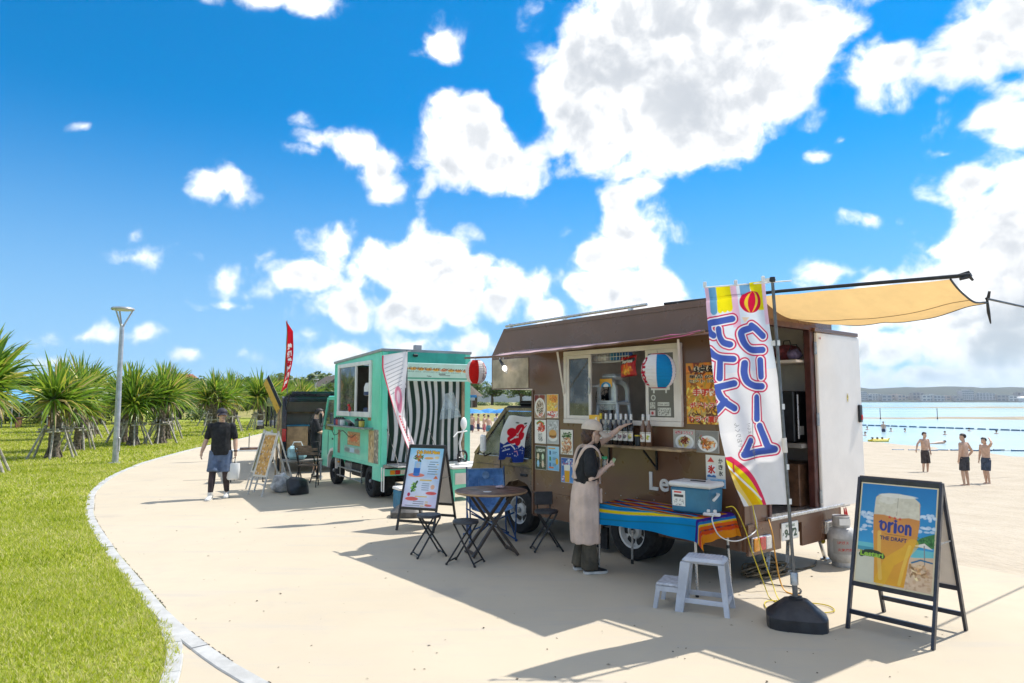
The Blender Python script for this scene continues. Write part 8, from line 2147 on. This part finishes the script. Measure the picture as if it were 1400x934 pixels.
# ---- general figure for the others
def figure(label, loc, rz, J, parts, group=None, vox=.014, hairm=M_HAIR, skin=M_SKIN, look=(0, -1, 0), s=1.0):
    t = thing('person', label, 'person', loc, rz, group)
    D_ = dict(hipL=V3(.09, 0, .86), hipR=V3(-.09, 0, .86), knL=V3(.10, -.02, .47), knR=V3(-.10, -.02, .47), anL=V3(.105, .02, .08), anR=V3(-.105, .02, .08), shL=V3(.18, 0, 1.38), shR=V3(-.18, 0, 1.38),
              elL=V3(.24, .02, 1.11), elR=V3(-.24, .02, 1.11), wrL=V3(.25, -.03, .86), wrR=V3(-.25, -.03, .86), hc=V3(0, -.03, 1.585))
    D_.update(J); g = type('J', (), D_)
    mb = MB(); loft(mb, [(0, 0, .78, .135, .10), (0, 0, .90, .15, .11), (0, 0, 1.04, .135, .10), (0, 0, 1.20, .155, .11), (0, 0, 1.32, .16, .10), (0, .0, 1.40, .12, .065), (0, 0, 1.43, .055, .05)])
    limb(mb, [V3(0, 0, 1.40), V3(0, -.01, 1.52)], [.055, .05])
    for h_, k_, a_ in ((g.hipL, g.knL, g.anL), (g.hipR, g.knR, g.anR)):
        limb(mb, [h_, k_, k_ + (a_ - k_) * .3, a_], [.082, .055, .056, .036]); mb.tube([a_ + V3(0, .04, -.045), a_ + V3(0, -.06, -.05), a_ + V3(0, -.16, -.062)], [.034, .036, .022], 8)
    for s_, e_, w_, q_ in ((g.shL, g.elL, g.wrL, 1), (g.shR, g.elR, g.wrR, -1)):
        limb(mb, [s_, e_, e_.lerp(w_, .3), w_], [.055, .042, .042, .028]); hand(mb, w_, (w_ - e_), (q_, 0, .2), 1.05, .4, .15, q_)
    f_, s_, u_ = head(mb, g.hc, look); voxel(mb, vox, 'body', skin, t, 3)
    hb = MB(); hair_cap(hb, g.hc, f_, s_, u_, 1.0, 1.05); hb.build('hair', hairm, t, smooth=70)
    if 'shorts' in parts:
        mb = MB(); loft(mb, [(0, 0, .76, .145, .115), (0, 0, .86, .158, .122), (0, 0, .96, .152, .115)])
        for h_, k_ in ((g.hipL, g.knL), (g.hipR, g.knR)): mb.tube([h_ + V3(0, 0, .02), h_.lerp(k_, .5), h_.lerp(k_, parts.get('len', .85))], [.098, .10, .104], 12)
        voxel(mb, .014, 'shorts', parts['shorts'], t, 3, None, (.008, 9, 6))
    if 'shirt' in parts:
        mb = MB(); loft(mb, [(0, 0, .86, .162, .125), (0, 0, 1.05, .155, .122), (0, 0, 1.22, .172, .124), (0, 0, 1.34, .172, .108), (0, .0, 1.41, .12, .075), (0, 0, 1.43, .075, .065)])
        for s_, e_ in ((g.shL, g.elL), (g.shR, g.elR)): limb(mb, [s_, s_.lerp(e_, .45), s_.lerp(e_, .78)], [.065, .07, .075])
        voxel(mb, .014, 't_shirt', parts['shirt'], t, 3, None, (.008, 9, 6))
    if 'shoes' in parts:
        for a_ in (g.anL, g.anR): shoe(t, (a_.x, a_.y - .01), 0, parts['shoes']); MB().tube([a_ - V3(0, 0, .02), a_ + V3(0, 0, .10)], [.042, .046], 10).build('sock', M_SHOEW, t, smooth=50)
    if s != 1.0: t.scale = (s, s, s)
    return t
M_SH1 = mat('dark_brown_shorts', (.060, .046, .042), .85, 0, .2, 8); M_SH2 = mat('charcoal_shorts', (.055, .052, .060), .85, 0, .2, 8); M_SH3 = mat('slate_blue_shorts', (.055, .075, .115), .85, 0, .2, 8); M_BLK = mat('black_shorts', (.02, .02, .022), .85, 0, .2, 8)
figure('man in black t-shirt and shorts working at the back of the van', (-4.66, 16.35, 0), R(105), dict(elL=V3(.21, -.10, 1.12), wrL=V3(.12, -.32, 1.08), elR=V3(-.22, -.08, 1.12), wrR=V3(-.10, -.30, 1.06), hc=V3(0, -.08, 1.56)), dict(shirt=M_TEEB, shorts=M_BLK, shoes=M_BLACK), vox=.012, s=.97)

def sand_z(x, y):
    t_ = (x - 2.25) * .772 + (y - 6.8) * .636 - 2.65
    return -.006 - 1.55 * (1 - math.exp(-max(0, t_) / 17))
# ---- three men on the beach
bx, by = 17.3, 28.9
figure('shirtless man in long brown shorts with one arm held out on the sand', (bx, by, sand_z(bx, by) - .03), R(12), dict(elR=V3(-.36, -.02, 1.22), wrR=V3(-.45, -.05, 1.00)), dict(shorts=M_SH1, len=1.15), vox=.016)
bx, by = 15.4, 23.5
figure('shirtless man in charcoal shorts seen from behind holding a green thing', (bx, by, sand_z(bx, by) - .03), R(205), dict(elR=V3(-.34, .06, 1.12), wrR=V3(-.26, -.06, .93)), dict(shorts=M_SH2, len=.92), vox=.016, look=(.8, -.6, 0), s=1.03)
o = MB().ball((0, 0, 0), (.05, .05, .09), 10, 8).build('water_pistol', mat('lime_plastic', (.35, .65, .06), .4), smooth=60); o.location = (15.62, 23.64, sand_z(15.4, 23.5) + .86); tag(o, 'lime green toy in the hand of the man seen from behind', 'toy')
bx, by = 16.75, 24.4
figure('shirtless man in slate blue shorts touching the back of his head', (bx, by, sand_z(bx, by) - .03), R(-75), dict(elL=V3(.30, -.05, 1.50), wrL=V3(.13, .08, 1.62), hc=V3(0, -.07, 1.56), knL=V3(.06, -.03, .47), knR=V3(-.06, -.03, .47), anL=V3(.06, .03, .08), anR=V3(-.06, .03, .08)), dict(shorts=M_SH3, len=.95), vox=.016, s=.97)

# ---- street lamps
M_LAMPG = mat('galvanised_lamp', (.50, .51, .52), .4, .6, .12, 6)
def street_lamp(label, loc, rz, s=1.0):
    t = thing('street_lamp', label, 'street lamp', loc, rz, 'lamp posts of the park')
    MB().tube([(0, 0, 0), (0, 0, 2.0), (0, 0, 4.0)], [.085, .075, .06], 14).build('post', M_LAMPG, t, smooth=50)
    MB().box((0, 0, .02), (.30, .30, .04), .01).build('base_plate', M_LAMPG, t); MB().bx(.07, .10, -.05, .05, .35, .75, .01).build('access_box', M_LAMPG, t)
    for k in range(3): an = k * 2.094; MB().tube([(0, 0, 3.95), (.08 * math.cos(an), .08 * math.sin(an), 4.12), (.27 * math.cos(an), .27 * math.sin(an), 4.50)], [.03, .026, .022], 8).build('arm', M_LAMPG, t, smooth=50)
    rg_ = MB(); rg_.lathe([(.0, 4.50), (.30, 4.50), (.315, 4.53), (.30, 4.57), (.0, 4.585)][1:4] + [(.001, 4.585)], n=28); rg_.build('lamp_head', M_LAMPG, t, smooth=40)
    MB().lathe([(.25, 4.492), (.26, 4.498), (.25, 4.4995), (.001, 4.4995)], n=24).build('diffuser', M_WHITE, t)
    t.scale = (s, s, s)
    return t
street_lamp('tall grey street lamp with a ring head on three arms at the lawn edge', (-11.55, 20.1, 0), .3)
street_lamp('small distant street lamp above the trees behind the van', (-20.1, 70, -.7), .9, 1.05)

# ---- beach crowd between the trucks
M_UMB = mat('blue_parasol', (.04, .26, .62), .7, 0, .15, 5)
def parasol(label, loc, rz, c=M_UMB, r=1.15):
    t = thing('beach_parasol', label, 'parasol', loc, rz, 'blue parasols on the far beach'); n = 16; vs = [(0, 0, 2.02)]
    for i, (q, z) in enumerate(((.35, 1.96), (.7, 1.84), (1.0, 1.66))):
        for j in range(n): a = 2 * math.pi * j / n; k = 1 - (.05 if j % 2 else 0) * q; vs.append((r * q * k * math.cos(a), r * q * k * math.sin(a), z - (.03 if j % 2 == 0 and q == 1 else 0)))
    fs = [(0, 1 + j, 1 + (j + 1) % n) for j in range(n)] + [(1 + i * n + j, 1 + (i + 1) * n + j, 1 + (i + 1) * n + (j + 1) % n, 1 + i * n + (j + 1) % n) for i in range(2) for j in range(n)]
    MB().add(vs, fs).build('canopy', c, t); MB().tube([(0, 0, -.3), (0, 0, 2.05)], .022, 6).build('pole', M_WHITE, t)
    return t
PL = 'blue beach parasol in the row on the far beach'
gz = -.82
p0 = parasol(PL, (-3.4, 58, gz), 0)
for i, (x, y) in enumerate([(-2.0, 59.5), (-.8, 58), (.6, 60), (2.2, 59), (-4.8, 60), (3.8, 60.5), (5.4, 59.5)]): copy_tree(p0, None, (x, y, gz), i)
M_SW = [mat('swim_%d' % k, c, .8) for k, c in enumerate(((.05, .06, .12), (.45, .10, .12), (.55, .55, .55), (.10, .25, .30)))]
fl_ = ['bather in dark trunks standing on the sand before the blue parasols', 'bather in red swimwear standing on the sand before the blue parasols', 'bather in white standing on the sand before the blue parasols', 'bather in teal trunks standing on the sand before the blue parasols']
prot = []
for k in range(4):
    prot.append(figure(fl_[k], (-3.0 + k * .9, 50.5 + k * 1.2, -.86), k * 1.3, dict(elL=V3(.25, -.08 * k, 1.12), wrL=V3(.18, -.2, .95 + .08 * k)), dict(shorts=M_SW[k], **(dict(shirt=M_SW[k]) if k == 2 else {})), 'bathers on the far beach', .03))
for i, (x, y) in enumerate([(-3.9, 52), (-2.6, 53), (-1.7, 49.5), (-.4, 52.5), (.5, 54), (1.4, 52), (-4.4, 54.5), (2.2, 55), (-3.2, 55.5), (-1.2, 56)]): copy_tree(prot[(i * 3 + 1) % 4], None, (x, y, -.86), i * 1.9)
# thatched hut
t = thing('thatched_hut', 'small thatched beach hut beside the park trees', 'hut', (-6.4, 98, .95), .3)
M_THATCH = mat('thatch', (.17, .14, .11), .95, 0, .3, 10, .8, 25)
n = 12; r_ = 2.4; vs = [(0, 0, 3.6)] + [(r_ * math.cos(k * 6.283 / n), r_ * math.sin(k * 6.283 / n), 1.6) for k in range(n)]
MB().add(vs, [(0, 1 + k, 1 + (k + 1) % n) for k in range(n)] + [tuple(range(1, n + 1))[::-1]]).build('roof', M_THATCH, t)
for k in range(4): a = k * 1.571 + .6; MB().tube([(1.8 * math.cos(a), 1.8 * math.sin(a), -.2), (1.8 * math.cos(a), 1.8 * math.sin(a), 1.7)], .09, 7).build('post', M_BARK, t)
MB().box((0, 0, .5), (2.0, 2.0, 1.0), .03).build('counter_block', M_WOODD, t)
t = thing('beach_sign', 'small blue sign on a post beside the thatched hut', 'sign board', (-5.4, 92, .6), 0); MB().box((0, 0, 1.9), (1.3, .05, .35), .01).build('sign_plate', M_UMB, t); MB().tube([(0, .05, -.2), (0, .05, 2.0)], .05, 7).build('sign_post', M_LAMPG, t)

# ---- buildings left of the van
M_BW = mat('white_building', (.62, .62, .62), .8, 0, .08, .05); M_TILE = mat('red_tile_roof', (.38, .16, .09), .85, 0, .25, 1.5); M_WIN = mat('building_window', (.06, .09, .12), .2, 0, .2, .3)
t = thing('long_hall', 'long low white hall behind the palms', 'building', (-57, 150, 0), R(-8))
MB().bx(-14, 14, -5, 5, -.1, 5.6, .05).build('wall', M_BW, t); MB().bx(-14.4, 14.4, -5.4, 5.4, 5.61, 6.5, .1).build('roof', M_BW, t)
for k in range(9): MB().bx(-12.5 + k * 3, -10.9 + k * 3, -5.06, -5.0, 2.2, 4.0).build('window', M_WIN, t)
t = thing('tiled_house', 'house with a red tiled hip roof behind the palms', 'house', (-62, 128, 0), R(10))
MB().bx(-4.2, 4.2, -3.5, 3.5, -.1, 4.2, .04).build('wall', M_CREAM, t)
rf = MB(); rf.add([(-5, -4.3, 4.21), (5, -4.3, 4.21), (5, 4.3, 4.21), (-5, 4.3, 4.21), (-2, 0, 6.9), (2, 0, 6.9)], [(0, 1, 5, 4), (1, 2, 5), (2, 3, 4, 5), (3, 0, 4), (3, 2, 1, 0)]); rfo = rf.build('roof', M_TILE, t)
for k in range(22):
    x = -4.8 + k * .457; q_ = min(1.0, (5 - abs(x)) / 3.0); MB().tube([(x, -4.32, 4.25), (x, -4.3 * (1 - q_), 4.25 + 2.69 * q_)], .08, 5).build('roof_tile_row', M_TILE, rfo)
for k in range(3): MB().bx(-3 + k * 2.4, -1.8 + k * 2.4, -3.56, -3.5, 1.4, 3.0).build('window', M_WIN, t)
def tower(name, label, loc, w_, d_, h_, rows, cols_, rz=0.0, m=M_BW, wins=True):
    t = thing(name, label, 'building', loc, rz)
    MB().bx(-w_ / 2, w_ / 2, -d_ / 2, d_ / 2, -3, h_).build('wall', m, t); MB().bx(-w_ * .2, w_ * .2, -d_ * .3, d_ * .3, h_ + .01, h_ + h_ * .08).build('roof_plant', m, t)
    fh = h_ / rows
    for r_ in range(rows):
        if wins:
            for c_ in range(cols_):
                cw = w_ / cols_; MB().bx(-w_ / 2 + cw * (c_ + .18), -w_ / 2 + cw * (c_ + .82), -d_ / 2 - .12, -d_ / 2 - .02, fh * (r_ + .25), fh * (r_ + .8)).build('window', M_WIN, t)
    return t
def at_px(px, Y): return (px - 700) / 933 * Y
tower('apartment_tower', 'pale stepped apartment tower behind the red feather flag', (at_px(396, 800), 800, 0), 18, 14, 29, 7, 4)
tower('apartment_tower', 'pale slim apartment tower next to the stepped one', (at_px(404, 820), 820, 0), 7, 10, 23, 6, 2)
tower('apartment_tower', 'grey apartment block beside the teal truck roof line', (at_px(441, 850), 850, 0), 12, 12, 27, 7, 3)
tower('apartment_tower', 'wide pale apartment block with a roof plant near the teal truck', (at_px(449, 900), 900, 0), 10, 12, 33, 8, 3)
t = thing('gable_roof_house', 'dark gabled roof between the van and the teal truck', 'house', (at_px(455, 85), 85, 0), R(30)); MB().bx(-3, 3, -3, 3, -.1, 2.6).build('wall', M_INTER, t); MB().prism([(-3.5, 2.55), (3.5, 2.55), (0, 5.0)], -3.4, 3.4).build('roof', M_THATCH, t)
# sheds, tents and fence behind the palms
for k, (px, Y, c, nm) in enumerate([(12, 46, (.10, .33, .62), 'blue'), (52, 48, (.72, .50, .10), 'yellow'), (100, 52, (.10, .36, .60), 'sky blue'), (180, 54, (.62, .34, .10), 'orange'), (152, 56, (.55, .54, .50), 'white')]):
    t = thing('market_tent', nm + ' canopy tent glimpsed behind the palm trunks', 'tent', (at_px(px, Y), Y, 0), .3 * k)
    MB().add([(-1.5, -1.5, 2.0), (1.5, -1.5, 2.0), (1.5, 1.5, 2.0), (-1.5, 1.5, 2.0), (0, 0, 2.8), (-1.5, -1.5, 1.75), (1.5, -1.5, 1.75), (1.5, 1.5, 1.75), (-1.5, 1.5, 1.75)], [(0, 1, 4), (1, 2, 4), (2, 3, 4), (3, 0, 4), (5, 6, 1, 0), (6, 7, 2, 1), (7, 8, 3, 2), (8, 5, 0, 3)]).build('canopy', mat('tent_%d' % k, c, .8, 0, .1, 3), t)
    for sx in (-1, 1):
        for sy in (-1, 1): MB().tube([(sx * 1.45, sy * 1.45, 0), (sx * 1.45, sy * 1.45, 2.0)], .03, 6).build('post', M_LAMPG, t)
    MB().bx(-1.0, 1.0, -.4, .4, .68, .74).build('trestle_top', M_WOODD, t)
    for sx in (-.9, .9): MB().bx(sx - .03, sx + .03, -.3, .3, 0, .68).build('trestle_leg', M_WOODD, t)
rs = random.Random(44)
hl = 'dense dark shrub in the hedge behind the palm trunks'
h0 = shrub(51, 1.5, 1.5, hl, (-30, 58, 0), 'shrubs of the hedge behind the palms', 700)
for i in range(16): copy_tree(h0, None, (-26 - i * 1.9, 61 - i * 1.15 + rs.uniform(-1, 1), 0), i, sc=rs.uniform(.85, 1.2))

# ---- sea: float lines, poles, swimmers, banana float
M_FLOAT = mat('blue_float', (.02, .12, .23), .5, 0, .15, 3); M_ROPE = mat('rope', (.35, .34, .32), .8)
def sea_at(px, py): k = (1.8 + 1.385) / ((py - 549) / 933); return Vector((at_px(px, k), k, -1.385))
def float_line(label, p0, p1, n, L, r):
    t = thing('float_line', label, 'float line', tuple(p0)); d = (p1 - p0)
    pts = [(d * (i / 24)) + Vector((0, .25 * math.sin(i * .9), .02)) for i in range(25)]
    MB().tube(pts, .014, 5).build('rope', M_ROPE, t)
    dn = d.normalized()
    for i in range(n):
        c = d * ((i + .5) / n) + Vector((0, .25 * math.sin((i + .5) / n * 24 * .9), .03)); dd = Vector((dn.x, dn.y + .12 * math.sin(i * 2.1), 0)).normalized()
        MB().tube([c - dd * L / 2, c - dd * L * .46, c + dd * L * .46, c + dd * L / 2], [r * .4, r, r, r * .4], 10).build('float', M_FLOAT, t, smooth=40)
float_line('far line of short blue floats across the swimming area', sea_at(1130, 580), sea_at(1440, 590.5), 24, .88, .13)
float_line('near line of long blue floats at the water edge', sea_at(1215, 615.6), sea_at(1430, 615.6), 11, .80, .075)
for k, (px, top, bot) in enumerate(((1200.5, 558, 573), (1278, 558, 573))):
    b = sea_at(px, bot); t = thing('marker_pole', ('thin marker pole standing in the water left of the mudbank' if k == 0 else 'thin marker pole standing in the water in front of the mudbank'), 'pole', tuple(b)); MB().tube([(0, 0, -.5), (0, 0, (bot - top) / 933 * b.y)], .06, 6).build('shaft', M_BARK, t); MB().lathe([(.10, -.1), (.12, .1), (.06, .3)], n=8).build('weed_ring', M_DARK, t)
SWL = ['swimmer\'s dark head and shoulders in the roped swimming area', ]
def swimmer(label, p, rz):
    t = thing('swimmer', label, 'swimmer', (p.x, p.y, p.z), rz, 'swimmers in the roped area'); mb = MB()
    loft(mb, [(0, 0, -.25, .15, .10), (0, 0, -.02, .17, .11), (0, 0, .07, .10, .07), (0, 0, .10, .05, .05)]); limb(mb, [V3(.16, 0, .02), V3(.30, -.12, -.05)], [.05, .04]); limb(mb, [V3(-.16, 0, .02), V3(-.30, -.12, -.05)], [.05, .04]); hc_ = V3(0, -.02, .24); f_, s_, u_ = head(mb, hc_, (0, -1, 0)); voxel(mb, .03, 'body', M_SKIN, t, 2); hb = MB(); hair_cap(hb, hc_, f_, s_, u_, 1.0, 1.15); hb.build('hair', M_HAIR, t, smooth=70)
    return t
s0 = swimmer(SWL[0], sea_at(1182, 587), 0)
for i, (px, py) in enumerate([(1214, 589.5), (1233, 590), (1320, 589), (1357, 592.5), (1174, 595), (1179, 595), (1287, 594)]): copy_tree(s0, None, tuple(sea_at(px, py)), i)
o = figure('wading bather standing waist deep beyond the yellow float', tuple(sea_at(1204, 590) - Vector((0, 0, .62))), 0, {}, dict(shorts=M_SW[0]), None, .03)
b = sea_at(1197, 603); t = thing('inflatable_float', 'bright yellow inflatable float on the shallow water', 'float', tuple(b), .1); bn = MB(); bn.tube([(-1.3, 0, .12), (-.8, 0, .16), (.6, 0, .16), (1.2, 0, .16), (1.5, 0, .42)], [.14, .24, .24, .2, .08], 12); bn.build('main_tube', M_YEL, t, smooth=60); MB().tube([(-1.2, .45, .1), (1.0, .45, .1)], .16, 10).build('side_tube', M_YEL, t, smooth=60); MB().tube([(-1.2, -.45, .1), (1.0, -.45, .1)], .16, 10).build('side_tube', M_YEL, t, smooth=60)
t.scale = (.6, .6, .6)
for x in (-.9, -.2, .5): MB().ball((x, 0, .48), (.16, .14, .12), 10, 6).build('seat_pad', M_DARK, t, smooth=60)
sw = sea_at(1276, 606); t = thing('swimmer', 'swimmer floating on his back near the beach men', 'swimmer', tuple(sw), .3); mb = MB(); limb(mb, [V3(-.5, 0, .02), V3(.2, 0, .05), V3(.5, 0, .08)], [.07, .14, .12]); limb(mb, [V3(-.5, .05, .02), V3(-1.0, .1, 0)], [.06, .05]); hc_ = V3(.72, 0, .12); f_, s_, u_ = head(mb, hc_, (-1, 0, 0)); voxel(mb, .03, 'body', M_SKIN, t, 2); hb = MB(); hair_cap(hb, hc_, f_, s_, u_, 1.0, 1.1); hb.build('hair', M_HAIR, t)

# ---- far shore: hills and town
M_HILL = mat_ground('wooded_hill', [(.3, (.014, .028, .020)), (.55, (.026, .044, .028)), (.75, (.05, .065, .04))], .02, .12, .95, .6, .08, 6.0)
hg = []
for i in range(140):
    x = -600 + i * 45
    hgt = 58 + 14 * mnoise.noise(Vector((x * .0016, 3, 0))) + 7 * mnoise.noise(Vector((x * .006, 8, 0))) + 6.0 * mnoise.noise(Vector((x * .03, 2, 0)))
    hg.append([(x, 2560, -3), (x, 2600, 6), (x, 2760, hgt * .35 + 4 * mnoise.noise(Vector((x * .01, 1, 1)))), (x, 3000, hgt * .75), (x, 3250, hgt * 1.14 + 6 * mnoise.noise(Vector((x * .05, 5, 0)))), (x, 3700, hgt * 1.1), (x, 4500, 20)])
o = MB().sheet(hg).build('hills', M_HILL, smooth=60); o['kind'] = 'structure'
rs = random.Random(77)
bm_ = [mat('far_wall_%d' % k, c, .85, 0, .1, .02) for k, c in enumerate(((.55, .53, .50), (.42, .42, .43), (.62, .60, .56), (.34, .33, .33), (.50, .40, .34), (.28, .27, .26)))]
shade_n = ['pale cream', 'mid grey', 'white', 'dark grey', 'terracotta tinted', 'brown grey']
px = 1152; k = 0
while px < 1412:
    w_px = rs.uniform(5, 17); h_px = rs.uniform(4, 9) * (1.5 if rs.random() < .25 else 1)
    Y = rs.uniform(2590, 2680); W_ = w_px / 933 * Y; H_ = h_px / 933 * Y + 2; c = rs.randrange(6)
    wide = 'broad' if w_px > 11 else 'narrow'; tall = 'tall' if h_px > 9 else 'low'
    tower('shore_building', '%s %s %s building on the far shore below the wooded hills' % (tall, wide, shade_n[c]), (at_px(px + w_px / 2, Y), Y, 2), W_, 20, H_, max(1, int(h_px / 3)), max(1, int(w_px / 5)), rs.uniform(-.15, .15), bm_[c])['group'] = 'town buildings on the far shore'
    px += w_px * rs.uniform(.45, .95); k += 1
for (px, w_px, h_px, lb) in ((1318, 16, 15, 'large grey apartment slab rising above the far shore town'), (1342, 26, 11, 'second wide grey apartment slab on the far shore'), (1175, 12, 13, 'grey tower block at the near end of the far shore town'), (1192, 22, 10, 'long cream block near the end of the far shore town')):
    Y = 2620; tower('shore_building', lb, (at_px(px, Y), Y, 2), w_px / 933 * Y, 30, h_px / 933 * Y, 5, 6, 0, bm_[1 if 'grey' in lb else 0])['group'] = 'town buildings on the far shore'
Y = 2590; t = thing('white_dome_hall', 'white low domed hall at the end of the far shore', 'building', (at_px(1396, Y), Y, 2)); d_ = MB().ball((0, 0, 10), (32, 20, 10), 20, 10); d_.v = [(p[0], p[1], max(10, p[2])) for p in d_.v]; d_.build('dome', M_WHITE, t, smooth=60); MB().bx(-30, 30, -16, 16, -3, 10).build('wall', bm_[1], t)

# ---- sea haze
hz_m = bpy.data.materials.new('sea_haze'); hz_m.use_nodes = True; nt_h = hz_m.node_tree; nt_h.nodes.clear()
pv = nt_h.nodes.new('ShaderNodeVolumePrincipled'); ho = nt_h.nodes.new('ShaderNodeOutputMaterial'); nt_h.links.new(pv.outputs[0], ho.inputs['Volume'])
pv.inputs['Color'].default_value = (.86, .92, 1.0, 1); pv.inputs['Density'].default_value = .00010; pv.inputs['Anisotropy'].default_value = .2
hz = MB().bx(-4000, 6500, -800, 12500, -4.5, 100).build('haze', hz_m); tag(hz, 'thin pale sea haze over the bay and far shore', 'haze', kind='stuff')
